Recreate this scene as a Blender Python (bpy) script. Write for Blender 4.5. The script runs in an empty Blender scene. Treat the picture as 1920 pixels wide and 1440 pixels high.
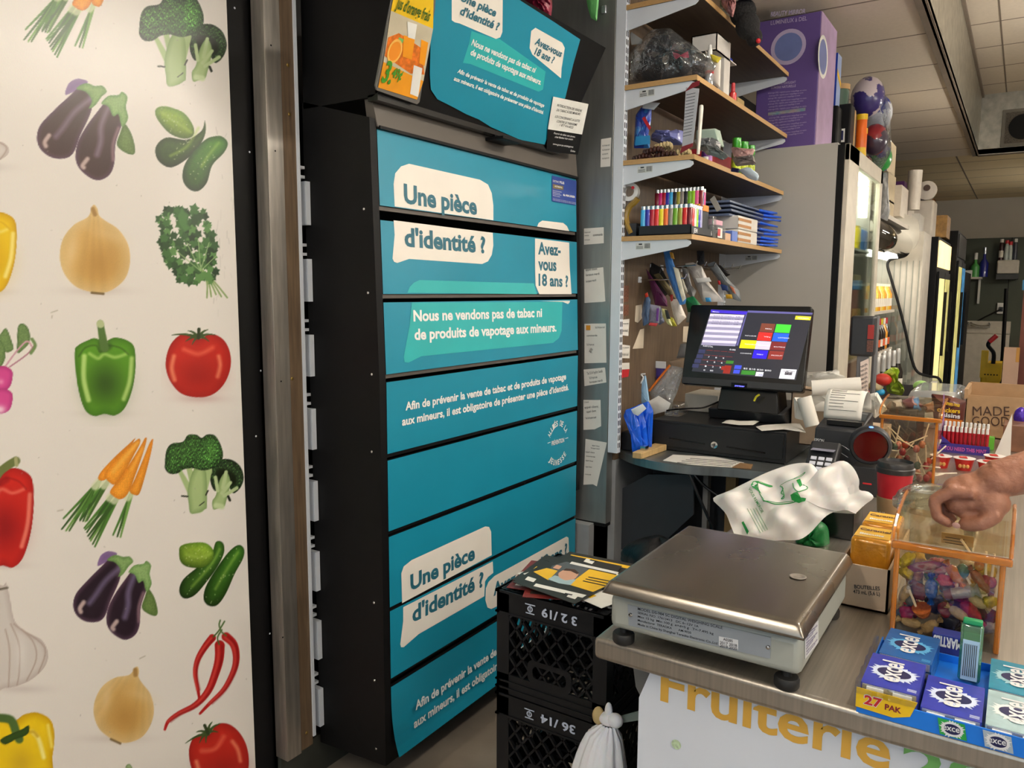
import bpy, bmesh, math, random
import numpy as np
from mathutils import Vector, Matrix, Euler
from math import sin, cos, pi, radians, hypot, sqrt, atan2
random.seed(7)
SC = bpy.context.scene
COL = SC.collection
# ------------------------------------------------------------------ camera
FPX = 1450.0
YAW, PITCH, ROLL, EYE = radians(33.3), radians(6.92), radians(0.26), 1.5
_f = Vector((cos(PITCH)*cos(YAW), cos(PITCH)*sin(YAW), -sin(PITCH)))
_r0 = Vector((sin(YAW), -cos(YAW), 0)); _u0 = _r0.cross(_f)
_r = _r0*cos(ROLL)+_u0*sin(ROLL); _u = -_r0*sin(ROLL)+_u0*cos(ROLL)
CAMLOC = Vector((0, 0, EYE))
cam = bpy.data.cameras.new('camera'); camo = bpy.data.objects.new('camera', cam); COL.objects.link(camo)
cam.sensor_width = 36; cam.lens = FPX/1920*36; cam.clip_start = .02; cam.clip_end = 60
camo.matrix_world = Matrix(((_r.x, _u.x, -_f.x, 0), (_r.y, _u.y, -_f.y, 0), (_r.z, _u.z, -_f.z, EYE), (0, 0, 0, 1)))
SC.camera = camo
# ------------------------------------------------------------------ world, exposure, lamps
w = bpy.data.worlds.new('world'); SC.world = w; w.use_nodes = True
w.node_tree.nodes['Background'].inputs[0].default_value = (.86, .93, 1, 1)
w.node_tree.nodes['Background'].inputs[1].default_value = 1.5
SC.view_settings.view_transform = 'Standard'; SC.view_settings.look = 'None'
SC.view_settings.gamma = 1; SC.view_settings.use_curve_mapping = False
SC.view_settings.exposure = 0.36
SC.cycles.transparent_max_bounces = 24
LAMPS = [(3.9, -1.25, 2.3), (0.4, -1.4, 2.56), (0.4, -3.8, 2.56), (6.4, -.65, 2.3), (7.0, -3.6, 2.3), (11.4, -1.2, 2.3), (-.9, .95, 2.56), (2.25, -.36, 2.66)]
# ------------------------------------------------------------------ helpers
def ray(px, py):
    return (_f*FPX+_r*(px-960)-_u*(py-720)).normalized()
def P(px, py, X=None, Y=None, Z=None):
    d = ray(px, py)
    t = X/d.x if X is not None else Y/d.y if Y is not None else (Z-EYE)/d.z
    return CAMLOC+d*t
def PP(px, py, o, n):
    d = ray(px, py); o = Vector(o); n = Vector(n)
    return CAMLOC+d*((o-CAMLOC).dot(n)/d.dot(n))
def lin(c):
    return c/12.92 if c <= .04045 else ((c+.055)/1.055)**2.4
def rgb(c):
    if isinstance(c, str): c = [int(c[i:i+2], 16) for i in (0, 2, 4)]
    return tuple(lin(x/255) for x in c)
MATS = {}
def mat(name, col, rough=.5, metal=0, var=.08, scale=12, bump=0, bscale=60, spec=.5, emit=0, stretch=None, col2=None, coat=0, sss=0, alpha=1, sharp=0):
    if name in MATS: return MATS[name]
    m = bpy.data.materials.new(name); m.use_nodes = True; nt = m.node_tree; b = nt.nodes['Principled BSDF']
    c = rgb(col)
    tc = nt.nodes.new('ShaderNodeTexCoord'); mp = nt.nodes.new('ShaderNodeMapping'); nz = nt.nodes.new('ShaderNodeTexNoise')
    nt.links.new(tc.outputs['Object'], mp.inputs[0]); nt.links.new(mp.outputs[0], nz.inputs['Vector'])
    if stretch: mp.inputs['Scale'].default_value = stretch
    nz.inputs['Scale'].default_value = scale; nz.inputs['Detail'].default_value = 4
    rp = nt.nodes.new('ShaderNodeValToRGB'); nt.links.new(nz.outputs[0], rp.inputs[0])
    c2 = rgb(col2) if col2 else tuple(min(1, x*(1+var)) for x in c)
    c1 = c if col2 else tuple(x*(1-var) for x in c)
    rp.color_ramp.elements[0].position = .49 if sharp else .3; rp.color_ramp.elements[1].position = .51 if sharp else .7
    rp.color_ramp.elements[0].color = (*c1, 1); rp.color_ramp.elements[1].color = (*c2, 1)
    nt.links.new(rp.outputs[0], b.inputs['Base Color'])
    b.inputs['Roughness'].default_value = rough; b.inputs['Metallic'].default_value = metal
    b.inputs['Specular IOR Level'].default_value = spec; b.inputs['Coat Weight'].default_value = coat
    b.inputs['Subsurface Weight'].default_value = sss; b.inputs['Subsurface Radius'].default_value = (.01, .004, .002)
    if emit:
        nt.links.new(rp.outputs[0], b.inputs['Emission Color']); b.inputs['Emission Strength'].default_value = emit
    if bump:
        n2 = nt.nodes.new('ShaderNodeTexNoise'); n2.inputs['Scale'].default_value = bscale; n2.inputs['Detail'].default_value = 5
        nt.links.new(mp.outputs[0], n2.inputs['Vector'])
        bp = nt.nodes.new('ShaderNodeBump'); bp.inputs['Strength'].default_value = bump; bp.inputs['Distance'].default_value = .01
        nt.links.new(n2.outputs[0], bp.inputs['Height']); nt.links.new(bp.outputs[0], b.inputs['Normal'])
    if alpha < 1:
        b.inputs['Alpha'].default_value = alpha
    MATS[name] = m; return m
def clear(name, col=(245, 248, 250), gloss=.16, rough=.06, dens=0.0, bump=0, bscale=30, haze=0.0):
    """thin clear plastic or glass: transparent sheet with a fresnel-weighted gloss and a little haze"""
    if name in MATS: return MATS[name]
    m = bpy.data.materials.new(name); m.use_nodes = True; nt = m.node_tree; nt.nodes.clear()
    out = nt.nodes.new('ShaderNodeOutputMaterial'); tr = nt.nodes.new('ShaderNodeBsdfTransparent'); gl = nt.nodes.new('ShaderNodeBsdfGlossy')
    df = nt.nodes.new('ShaderNodeBsdfDiffuse'); m1 = nt.nodes.new('ShaderNodeMixShader'); m2 = nt.nodes.new('ShaderNodeMixShader')
    c = rgb(col); tr.inputs[0].default_value = (*c, 1); gl.inputs['Roughness'].default_value = rough
    gl.inputs[0].default_value = (1, 1, 1, 1); df.inputs[0].default_value = (*[min(1, x*1.0) for x in c], 1)
    lw = nt.nodes.new('ShaderNodeLayerWeight'); lw.inputs[0].default_value = .35
    ma = nt.nodes.new('ShaderNodeMath'); ma.operation = 'MULTIPLY_ADD'; ma.inputs[1].default_value = .55; ma.inputs[2].default_value = gloss; ma.use_clamp = True
    nt.links.new(lw.outputs['Fresnel'], ma.inputs[0])
    m1.inputs[0].default_value = haze
    nt.links.new(tr.outputs[0], m1.inputs[1]); nt.links.new(df.outputs[0], m1.inputs[2])
    nt.links.new(ma.outputs[0], m2.inputs[0]); nt.links.new(m1.outputs[0], m2.inputs[1]); nt.links.new(gl.outputs[0], m2.inputs[2])
    if bump:
        nz = nt.nodes.new('ShaderNodeTexNoise'); nz.inputs['Scale'].default_value = bscale; nz.inputs['Detail'].default_value = 3
        tc = nt.nodes.new('ShaderNodeTexCoord'); nt.links.new(tc.outputs['Object'], nz.inputs['Vector'])
        bp = nt.nodes.new('ShaderNodeBump'); bp.inputs['Strength'].default_value = bump; bp.inputs['Distance'].default_value = .02
        nt.links.new(nz.outputs[0], bp.inputs['Height']); nt.links.new(bp.outputs[0], gl.inputs['Normal']); nt.links.new(bp.outputs[0], lw.inputs['Normal'])
    nt.links.new(m2.outputs[0], out.inputs[0]); MATS[name] = m; return m
def steel(name, col, rough=.28, stretch=(1, 60, 1), scale=6, var=.15, blotch=.25, metal=.9):
    if name in MATS: return MATS[name]
    m = mat(name, col, rough, metal, var, scale, stretch=stretch)
    nt = m.node_tree; b = nt.nodes['Principled BSDF']
    nz = nt.nodes.new('ShaderNodeTexNoise'); nz.inputs['Scale'].default_value = 5; nz.inputs['Detail'].default_value = 5
    tc = nt.nodes.new('ShaderNodeTexCoord'); nt.links.new(tc.outputs['Object'], nz.inputs['Vector'])
    mr = nt.nodes.new('ShaderNodeMapRange'); mr.inputs[3].default_value = rough-blotch*.4; mr.inputs[4].default_value = rough+blotch*.6
    nt.links.new(nz.outputs[0], mr.inputs[0]); nt.links.new(mr.outputs[0], b.inputs['Roughness'])
    return m
_TG = {}
def text_geo(t, bold=.0):
    k = (t, bold)
    if k not in _TG:
        cu = bpy.data.curves.new('t', 'FONT'); cu.body = t; cu.offset = bold; cu.resolution_u = 3
        o = bpy.data.objects.new('t', cu); me = bpy.data.meshes.new_from_object(o)
        V = np.array([v.co[:2] for v in me.vertices]) if len(me.vertices) else np.zeros((0, 2))
        F = [list(p.vertices) for p in me.polygons]
        bpy.data.objects.remove(o); bpy.data.curves.remove(cu); bpy.data.meshes.remove(me)
        _TG[k] = (V, F)
    return _TG[k]
def basis(z, x=None):
    z = Vector(z).normalized(); x = Vector(x) if x is not None else (Vector((1, 0, 0)) if abs(z.x) < .9 else Vector((0, 1, 0)))
    x = (x-z*x.dot(z)).normalized(); y = z.cross(x)
    return Matrix((x, y, z)).transposed()
class MB:
    def __init__(s): s.v = []; s.f = []; s.m = []; s.mats = []
    def mi(s, m):
        if m not in s.mats: s.mats.append(m)
        return s.mats.index(m)
    def add(s, vs, fs, m):
        o = len(s.v); s.v += [tuple(v) for v in vs]; i = s.mi(m)
        for f in fs: s.f.append([j+o for j in f]); s.m.append(i)
        return s
    def box(s, a, b, m, M=None):
        x0, y0, z0 = a; x1, y1, z1 = b
        vs = [Vector(p) for p in ((x0, y0, z0), (x1, y0, z0), (x1, y1, z0), (x0, y1, z0), (x0, y0, z1), (x1, y0, z1), (x1, y1, z1), (x0, y1, z1))]
        if M is not None: vs = [M @ v for v in vs]
        return s.add(vs, [(3, 2, 1, 0), (4, 5, 6, 7), (0, 1, 5, 4), (1, 2, 6, 5), (2, 3, 7, 6), (3, 0, 4, 7)], m)
    def cbox(s, c, d, m, M=None):
        """box of size d centred on c, turned by M (3x3) about c"""
        T = Matrix.Translation(Vector(c)) @ (M.to_4x4() if M is not None else Matrix())
        return s.box((-d[0]/2, -d[1]/2, -d[2]/2), (d[0]/2, d[1]/2, d[2]/2), m, T)
    def hexa(s, p, m):
        return s.add(p, [(3, 2, 1, 0), (4, 5, 6, 7), (0, 1, 5, 4), (1, 2, 6, 5), (2, 3, 7, 6), (3, 0, 4, 7)], m)
    def poly(s, pts, m): return s.add(pts, [list(range(len(pts)))], m)
    def slab(s, pts, ext, m, m2=None):
        n = len(pts); e = Vector(ext); a = [Vector(p) for p in pts]
        s.add(a+[p+e for p in a], [list(range(n))[::-1]]+[[i, (i+1) % n, n+(i+1) % n, n+i] for i in range(n)], m)
        s.add([p+e for p in a], [list(range(n))], m2 or m); return s
    def tube(s, pts, r, m, n=8, cap=True, closed=False):
        pts = [Vector(p) for p in pts]; k = len(pts); rs = r if isinstance(r, (list, tuple)) else [r]*k
        vs = []; prev = None
        for i, p in enumerate(pts):
            if closed: t = pts[(i+1) % k]-pts[i-1]
            else: t = (pts[min(i+1, k-1)]-pts[max(i-1, 0)])
            t = t.normalized() if t.length > 1e-9 else Vector((0, 0, 1))
            if prev is None: x = t.orthogonal().normalized()
            else:
                x = prev-t*prev.dot(t); x = x.normalized() if x.length > 1e-6 else t.orthogonal().normalized()
            prev = x; y = t.cross(x)
            for j in range(n):
                a = 2*pi*j/n; vs.append(p+(x*cos(a)+y*sin(a))*rs[i])
        fs = []
        for i in range(k if closed else k-1):
            for j in range(n):
                a = i*n+j; b = i*n+(j+1) % n; i2 = ((i+1) % k)*n
                fs.append((a, b, i2+(j+1) % n, i2+j))
        if cap and not closed: fs.append(list(range(n))[::-1]); fs.append([(k-1)*n+j for j in range(n)])
        return s.add(vs, fs, m)
    def lathe(s, prof, o, m, n=20, axis=(0, 0, 1), a0=0, a1=2*pi, sx=1, sy=1, x=None):
        B = basis(axis, x); o = Vector(o); vs = []; full = abs(a1-a0-2*pi) < 1e-6; nn = n if full else n+1
        for (r, h) in prof:
            for j in range(nn):
                a = a0+(a1-a0)*j/n; vs.append(o+B @ Vector((r*cos(a)*sx, r*sin(a)*sy, h)))
        fs = []
        for i in range(len(prof)-1):
            for j in range(n):
                k = (j+1) % nn; fs.append((i*nn+j, i*nn+k, (i+1)*nn+k, (i+1)*nn+j))
        if full and prof[0] != prof[-1]:
            if prof[0][0] > 1e-6: fs.append(list(range(nn))[::-1])
            if prof[-1][0] > 1e-6: fs.append([(len(prof)-1)*nn+j for j in range(nn)])
        return s.add(vs, fs, m)
    def grid(s, fn, nu, nv, m, wrapu=False):
        vs = [fn(i/(nu if wrapu else nu-1), j/(nv-1)) for j in range(nv) for i in range(nu)]
        fs = [(j*nu+i, j*nu+(i+1) % nu, (j+1)*nu+(i+1) % nu, (j+1)*nu+i) for j in range(nv-1) for i in range(nu if wrapu else nu-1)]
        return s.add(vs, fs, m)
    def ell(s, c, r, m, R=None, nu=16, nv=10):
        c = Vector(c); r = r if isinstance(r, (tuple, list)) else (r, r, r)
        def fn(u, v):
            a = 2*pi*u; b = pi*(v-.5); p = Vector((r[0]*cos(b)*cos(a), r[1]*cos(b)*sin(a), r[2]*sin(b)))
            return c+(R @ p if R is not None else p)
        return s.grid(fn, nu, nv, m, True)
    def text(s, t, a, b, cap, up, m, bold=.0, lift=.0006, fit=True, nrm=None):
        """lettering from a to b (3D baseline ends), capital height cap; a hair proud of its surface"""
        V, F = text_geo(t, bold)
        if not len(V): return s
        a = Vector(a); b = Vector(b); ex = (b-a); L = ex.length; ex.normalize(); up = Vector(up); up = (up-ex*up.dot(ex)).normalized()
        n = ex.cross(up); x0 = V[:, 0].min(); wd = V[:, 0].max()-x0
        sy = cap/.729; sx = L/wd if fit else sy
        return s.add([a+ex*((x-x0)*sx)+up*(y*sy)+n*lift for x, y in V], F, m)
    def build(s, name, parent=None, smooth=False, bevel=0, seg=2, loc=None, angle=35, solid=0, subsurf=0):
        me = bpy.data.meshes.new(name); L = Vector((0, 0, 0))
        if parent is not None: L = Vector(ROOT[parent.name])
        elif loc is not None: L = Vector(loc)
        me.from_pydata([tuple(Vector(v)-L) for v in s.v], [], s.f)
        for m in s.mats: me.materials.append(m)
        me.polygons.foreach_set('material_index', s.m)
        bm = bmesh.new(); bm.from_mesh(me); bmesh.ops.recalc_face_normals(bm, faces=bm.faces); bm.to_mesh(me); bm.free()
        o = bpy.data.objects.new(name, me); COL.objects.link(o)
        if parent is not None: o.parent = parent
        else: o.location = L
        ROOT[o.name] = tuple(L)
        if smooth:
            me.polygons.foreach_set('use_smooth', [True]*len(me.polygons)); me.set_sharp_from_angle(angle=radians(angle))
        if bevel:
            d = o.modifiers.new('bevel', 'BEVEL'); d.width = bevel; d.segments = seg; d.limit_method = 'ANGLE'; d.angle_limit = radians(40)
            me.polygons.foreach_set('use_smooth', [True]*len(me.polygons)); me.set_sharp_from_angle(angle=radians(angle))
        if solid:
            d = o.modifiers.new('solid', 'SOLIDIFY'); d.thickness = solid; d.offset = 0
        if subsurf:
            d = o.modifiers.new('subsurf', 'SUBSURF'); d.levels = subsurf; d.render_levels = subsurf
            me.polygons.foreach_set('use_smooth', [True]*len(me.polygons))
        return o
ROOT = {}
LABELS = {}
def tag(o, label, cat, group=None, kind=None):
    o['label'] = label; o['category'] = cat
    if group: o['group'] = group
    if kind: o['kind'] = kind
    return o
def thing(name, label, cat, loc, group=None):
    o = bpy.data.objects.new(name, None); o.empty_display_size = .05; o.location = loc; COL.objects.link(o); ROOT[o.name] = tuple(loc)
    return tag(o, label, cat, group)
def struct(o, label=None):
    o['kind'] = 'structure'
    if label: o['label'] = label; 
    return o
def part(o, label): o['label'] = label; return o
def rpoly(pts, r, n=4):
    """polygon with rounded corners (quadratic); pts 2D, r radius or list"""
    out = []; k = len(pts)
    for i in range(k):
        a, b, c = np.array(pts[i-1], float), np.array(pts[i], float), np.array(pts[(i+1) % k], float)
        rr = r[i] if isinstance(r, (list, tuple)) else r
        l1 = np.linalg.norm(a-b); l2 = np.linalg.norm(c-b)
        if rr <= 0 or l1 < 1e-9 or l2 < 1e-9: out.append(tuple(b)); continue
        p = b+(a-b)/l1*min(rr, l1*.48); q = b+(c-b)/l2*min(rr, l2*.48)
        for j in range(n+1):
            t = j/n; out.append(tuple((1-t)**2*p+2*t*(1-t)*b+t*t*q))
    return out
def spline(pts, n=6, closed=False):
    pts = [Vector(p) for p in pts]; k = len(pts); out = []
    for i in range(k if closed else k-1):
        p0 = pts[(i-1) % k] if closed or i > 0 else pts[0]; p1 = pts[i]; p2 = pts[(i+1) % k]; p3 = pts[(i+2) % k] if closed or i < k-2 else pts[-1]
        for j in range(n):
            t = j/n; out.append(.5*((2*p1)+(p2-p0)*t+(2*p0-5*p1+4*p2-p3)*t*t+(3*p1-p0-3*p2+p3)*t**3))
    if not closed: out.append(pts[-1])
    return out
# ------------------------------------------------------------------ the setting
m_floor = mat('floor_vinyl', (132, 122, 110), .45, var=.25, scale=5, bump=.05)
m_ceil = mat('ceiling_tile', (206, 194, 178), .85, var=.03, scale=40, bump=.12, bscale=220)
m_ceil2 = mat('ceiling_tile_far', (208, 190, 152), .85, var=.03, scale=40)
m_grid = mat('ceiling_grid', (120, 108, 96), .6)
m_wall = mat('wall_paint', (176, 170, 158), .7, var=.04, scale=3)
m_green = mat('wall_dark_green', (72, 78, 66), .6, var=.08, scale=3)
m_black = mat('black_panel', (15, 15, 16), .5, var=.1, scale=30, spec=.2)
m_blackgloss = mat('black_gloss', (15, 15, 17), .25, var=.1)
m_galv = steel('galvanised', (182, 180, 170), .38, (1, 1, 1), 14, .2, .2)
m_lampface = mat('lamp_diffuser', (255, 246, 232), .5, emit=80, var=.0)
m_white = mat('white_paint', (228, 230, 232), .4, var=.03)
b = MB(); b.box((-2.2, -5.2, -.03), (14.2, 2.4, 0), m_floor); struct(b.build('floor'))
# low ceiling over the wall side and the far end, with its tile joints; raised ceiling over the aisle
b = MB(); b.box((-2.2, .495, 2.9), (9.43, 2.4, 2.95), m_ceil); b.box((9.43, -5.2, 2.9), (14.2, 2.4, 2.95), m_ceil2)
for i in range(17):
    x = -1.83+.675*i
    if x < 9.3: b.box((x, .495, 2.8988), (x+.012, 2.4, 2.9005), m_grid)
for i in range(7): b.box((9.9+.675*i, -5.2, 2.8988), (9.915+.675*i, 2.4, 2.9005), m_grid)
for i in range(6): b.box((9.43, -4.2+1.22*i, 2.8988), (14.2, -4.185+1.22*i, 2.9005), m_grid)
struct(b.build('ceiling'))
b = MB(); b.box((-2.2, -5.2, 3.49), (9.43, .495, 3.54), m_ceil)
for i in range(17): b.box((-1.8+.675*i, -5.2, 3.4885), (-1.788+.675*i, .495, 3.4905), m_grid)
for i in range(5): b.box((-2.2, -4.6+1.22*i, 3.4885), (9.43, -4.588+1.22*i, 3.4905), m_grid)
struct(b.build('ceiling'))
b = MB(); b.box((-2.2, .495, 2.885), (9.43, .507, 3.49), m_galv); b.box((-2.2, .485, 2.885), (9.43, .54, 2.892), m_grid)
b.box((-2.2, .475, 3.46), (9.43, .495, 3.49), m_grid); struct(b.build('trim_1'))
b = MB(); b.box((9.43, -5.2, 2.885), (9.442, .495, 3.49), m_galv); b.box((9.42, -5.2, 2.885), (9.48, .495, 2.892), m_grid); struct(b.build('trim_2'))
b = MB(); b.box((13.85, -5.2, 2.33), (14.1, 2.4, 2.95), m_wall); b.box((13.85, -5.2, 0), (14.1, 2.4, 2.33), m_green)
b.box((13.82, -5.2, 2.31), (13.85, 2.4, 2.36), m_wall)
for i in range(6): b.box((13.848, -2.2+.6*i, 0), (13.8505, -2.19+.6*i, 2.31), m_black)
struct(b.build('wall_back'))
b = MB(); b.box((-2.2, 1.80, 0), (14.2, 1.9, 2.9), m_black); struct(b.build('wall_left'))
b = MB(); b.box((-2.2, -5.3, 0), (14.2, -5.2, 3.54), m_wall); struct(b.build('wall_right'))
b = MB(); b.box((-2.3, -5.2, 0), (-2.2, 2.4, .5), m_wall); b.box((-2.3, -5.2, 2.6), (-2.2, 2.4, 3.54), m_wall); b.box((-2.3, 1.2, .5), (-2.2, 2.4, 2.6), m_wall); b.box((-2.3, -5.2, .5), (-2.2, -4.6, 2.6), m_wall)
struct(b.build('wall_front'))
wf = MB()
for y in (-4.6, -2.68, -.76, 1.15): wf.box((-2.3, y, .5), (-2.2, y+.06, 2.6), m_white)
wf.box((-2.3, -4.6, .5), (-2.2, 1.2, .56), m_white); wf.box((-2.3, -4.6, 2.54), (-2.2, 1.2, 2.6), m_white)
wf.box((-2.255, -4.6, .5), (-2.25, 1.2, 2.6), clear('window_glass', gloss=.05)); struct(wf.build('window_1'))
# unseen fluorescent lamps, added hanging low so their tubes brighten the ceilings
for i, q in enumerate(LAMPS):
    zc = q[2]; top = 3.49 if q[1] < .49 and q[0] < 9.43 else 2.9
    t = thing('ceiling_light', ['hanging fluorescent lamp by the right wall, level with the register', 'hanging fluorescent lamp above the near end of the aisle', 'hanging fluorescent lamp deep in the near right corner', 'hanging fluorescent lamp in the aisle by the open cooler', 'hanging fluorescent lamp by the right wall, level with the open cooler', 'hanging fluorescent lamp under the far low ceiling near the sink', 'hanging fluorescent lamp under the low ceiling behind the viewer', 'hanging fluorescent lamp above the counter, beside the weighing scale'][i], 'light', (q[0], q[1], zc), 'hanging fluorescent lamps')
    b = MB(); b.box((q[0]-.6, q[1]-.012, zc+.02), (q[0]+.6, q[1]+.012, zc+.045), m_white)
    for dx in (-.45, .45): b.tube([(q[0]+dx, q[1], zc+.04), (q[0]+dx, q[1], top)], .004, m_white, 6)
    for dx in (-.6, .6): b.box((q[0]+dx-.008, q[1]-.07, zc-.02), (q[0]+dx+.008, q[1]+.07, zc+.04), m_white)
    b.build('housing', t)
    for dy in (-.045, .045): b = MB(); b.tube([(q[0]-.59, q[1]+dy, zc), (q[0]+.59, q[1]+dy, zc)], .014, m_lampface, 10); b.build('tube', t)
# air vent with round opening in the cross riser
t = thing('air_vent', 'square metal air vent with a round dark opening on the duct face under the ceiling', 'vent', (9.42, .0, 3.2))
c = P(1918, 238, X=9.42)
b = MB(); b.cbox((9.415, c.y, c.z), (.02, .36, .36), mat('vent_frame', (120, 116, 108), .5)); b.build('frame', t, bevel=.004)
b = MB(); b.cbox((9.404, c.y, c.z), (.006, .3, .3), mat('vent_mesh', (98, 92, 84), .8, var=.5, scale=120)); b.build('mesh', t)
b = MB(); b.lathe([(.0, 0), (.12, 0), (.12, .012), (.0, .012)], (9.398, c.y, c.z), m_black, 28, (-1, 0, 0)); b.build('opening', t)
# ------------------------------------------------------------------ steel clad post at the left of the cabinet bay
m_st_v = steel('stainless_vertical', (205, 198, 188), .36, (14, 14, 1), 6, .18, .2)
m_wood = mat('brown_woodgrain', (112, 92, 70), .5, stretch=(40, 40, 2.2), scale=3, col2=(84, 68, 52), bump=.05, bscale=14)
m_std = mat('white_steel', (214, 220, 228), .35, var=.03)
t = thing('clad_post', 'tall stainless clad post with a brown wood edge, between vegetable panel and black cabinet', 'post', (1.45, 1.72, .13))
b = MB(); b.box((1.405, 1.70, .13), (1.457, 1.75, 2.9), m_st_v)
for (px, py) in ((508, 85), (516, 283), (527, 715), (530, 1195)): 
    q = P(px, py, Y=1.699); b.lathe([(0, 0), (.0025, 0), (.0025, .0006), (0, .0006)], q, m_black, 8, (0, -1, 0))
b.build('steel_cladding', t, bevel=.0015)
b = MB(); b.box((1.457, 1.702, .135), (1.503, 1.75, 2.9), m_wood)
for (px, py) in ((540, 122), (543, 214), (548, 710), (575, 1374)):
    q = P(px, py, Y=1.701); b.lathe([(0, 0), (.005, 0), (.003, .0015), (0, .0015)], q, mat('brass_screw', (190, 160, 90), .35, 1), 10, (0, -1, 0))
b.build('wood_edge', t)
b = MB(); b.box((1.503, 1.698, .16), (1.513, 1.75, 2.9), m_std); b.box((1.513, 1.738, .16), (1.545, 1.75, 2.1), m_std)
for i in range(58): b.box((1.516, 1.7365, .2+.033*i), (1.528, 1.7385, .215+.033*i), m_blackgloss)
b.build('slotted_upright', t)
# white hooks clipped on the slotted upright, between the post and the cabinet
b = MB()
for i in range(8):
    z = 1.83-.215*i; b.box((1.532, 1.70, z-.15), (1.548, 1.739, z-.03), m_std); b.box((1.515, 1.72, z-.02), (1.548, 1.739, z-.012), m_std); b.box((1.515, 1.72, z+.006), (1.548, 1.739, z+.014), m_std)
part(b.build('bracket_row', t), 'row of white bracket ends beside the black cabinet')
b = MB(); b.box((1.41, 1.735, 0), (2.75, 1.75, .125), mat('kick_green', (58, 60, 54), .6)); struct(b.build('baseboard_left'))
# black steel strip between the panel and the post
b = MB(); b.box((1.338, 1.765, 0), (1.409, 1.79, 2.9), m_black)
for (px, py) in ((440, 15), (468, 285), (489, 695), (480, 818), (506, 1188)):
    q = P(px, py, Y=1.764); b.lathe([(0, 0), (.003, 0), (.002, .001), (0, .001)], q, m_std, 8, (0, -1, 0))
struct(b.build('trim_3'))
# ------------------------------------------------------------------ steel partition at the right of the cabinet
m_st_p = steel('partition_steel', (150, 152, 150), .48, (1, 8, 1), 4, .1, .12, .8)
b = MB(); b.box((2.74, 1.345, .565), (2.79, 1.78, 2.9), m_st_p); b.box((2.742, 1.347, .55), (2.788, 1.78, .566), m_black)
tag(b.build('steel_partition', bevel=.0015, loc=(2.76, 1.5, .565)), 'tall stainless partition covered in taped notes, between teal cabinet and shelves', 'partition')
b = MB(); b.box((2.70, 1.40, 0), (2.745, 1.74, .56), mat('grey_wall', (150, 152, 154), .6)); b.box((2.79, 1.33, 0), (4.0, 1.36, .82), mat('grey_wall', (0, 0, 0)))
struct(b.build('wall_1'))
# ------------------------------------------------------------------ slotted shelving with wooden shelves
t = thing('wall_shelving', 'white slotted shelving with four wooden shelves full of small goods beside the grey fridge', 'shelving', (3.37, 1.3, .86))
b = MB(); b.box((2.79, 1.335, .82), (4.0, 1.35, 2.9), m_wood); part(b.build('back_panel', t), 'brown woodgrain back panel')
for x in (2.742, 3.985):
    b = MB(); b.box((x, 1.303, .86), (x+.03, 1.343, 2.74), m_std)
    for i in range(62): b.box((x+.006, 1.3022, .88+.03*i), (x+.011, 1.3035, .9+.03*i), m_blackgloss); b.box((x+.019, 1.3022, .88+.03*i), (x+.024, 1.3035, .9+.03*i), m_blackgloss)
    b.build('upright', t)
m_edge = mat('shelf_edge', (190, 152, 100), .5, var=.12, scale=30, stretch=(3, 3, 30))
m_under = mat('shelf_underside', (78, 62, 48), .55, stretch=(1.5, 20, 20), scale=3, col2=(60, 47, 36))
m_lab = mat('price_label', (205, 208, 205), .5); m_ink = mat('ink', (38, 40, 44), .6)
SHZ = [1.705, 1.988, 2.262, 2.548]
for k, z in enumerate(SHZ):
    x1 = [4.0, 3.985, 4.0, 3.98][k]
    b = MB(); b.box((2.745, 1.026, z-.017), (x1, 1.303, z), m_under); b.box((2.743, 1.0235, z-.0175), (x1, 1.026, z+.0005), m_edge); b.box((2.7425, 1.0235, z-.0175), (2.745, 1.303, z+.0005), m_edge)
    sh = b.build('shelf', t)
    for i, x in enumerate((2.748, x1-.012)):
        b = MB(); e = 1.303
        prof = [(e, z-.0175), (1.045, z-.0175), (1.03, z-.024), (1.028, z-.034), (1.04, z-.044), (e, z-.09)]
        b.slab([(x, y, zz) for y, zz in prof], (.004, 0, 0), m_std)
        if i == 0 and k < 3 or (i == 1 and k == 0):
            xx = x-.0006; yo = 1.245 if i == 0 else 1.2
            b.box((xx, yo-.06, z-.05), (x, yo, z-.026), m_lab)
            for j in range(9): b.box((xx-.0005, yo-.058+j*.0026, z-.046), (xx, yo-.0575+j*.0026+.001*(j % 2), z-.028), m_ink)
            b.box((xx-.0005, yo-.026, z-.033), (xx, yo-.012, z-.028), m_ink)
            for j in range(3): b.box((xx-.0005, yo-.03, z-.047+j*.004), (xx, yo-.003, z-.0455+j*.004), m_ink)
        b.build('bracket', sh)
# ------------------------------------------------------------------ teal cabinet of printed flaps
m_teal = mat('teal_print', (20, 138, 166), .42, var=.05, scale=3)
m_aqua = mat('aqua_print', (44, 178, 180), .42, var=.05, scale=6)
m_bub = mat('bubble_white', (236, 230, 220), .5, var=.03, scale=6)
m_tealtx = mat('teal_letters', (38, 104, 124), .5)
m_wtx = mat('white_letters', (242, 242, 240), .5, var=.02)
m_hdr = mat('header_grey', (88, 82, 76), .5, var=.05, scale=5)
cab = thing('display_cabinet', 'tall black cabinet with teal printed flaps in French about identity papers', 'cabinet', (2.1, 1.45, .12))
def yL(z): return 1.445+max(0, z-1.25)*.03
b = MB()
for (x0, x1) in ((1.55, 1.575), (2.683, 2.708)):
    b.slab([(x0, 1.45, .128), (x0, 1.72, .11), (x0, 1.725, 2.02), (x0, yL(1.95)+.005, 1.95), (x0, 1.45, 1.25)] if x0 < 2 else [(x0, 1.45, .7), (x0, 1.72, .7), (x0, 1.725, 2.0), (x0, 1.475, 1.93), (x0, 1.45, 1.3)], (x1-x0, 0, 0), m_black)
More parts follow.
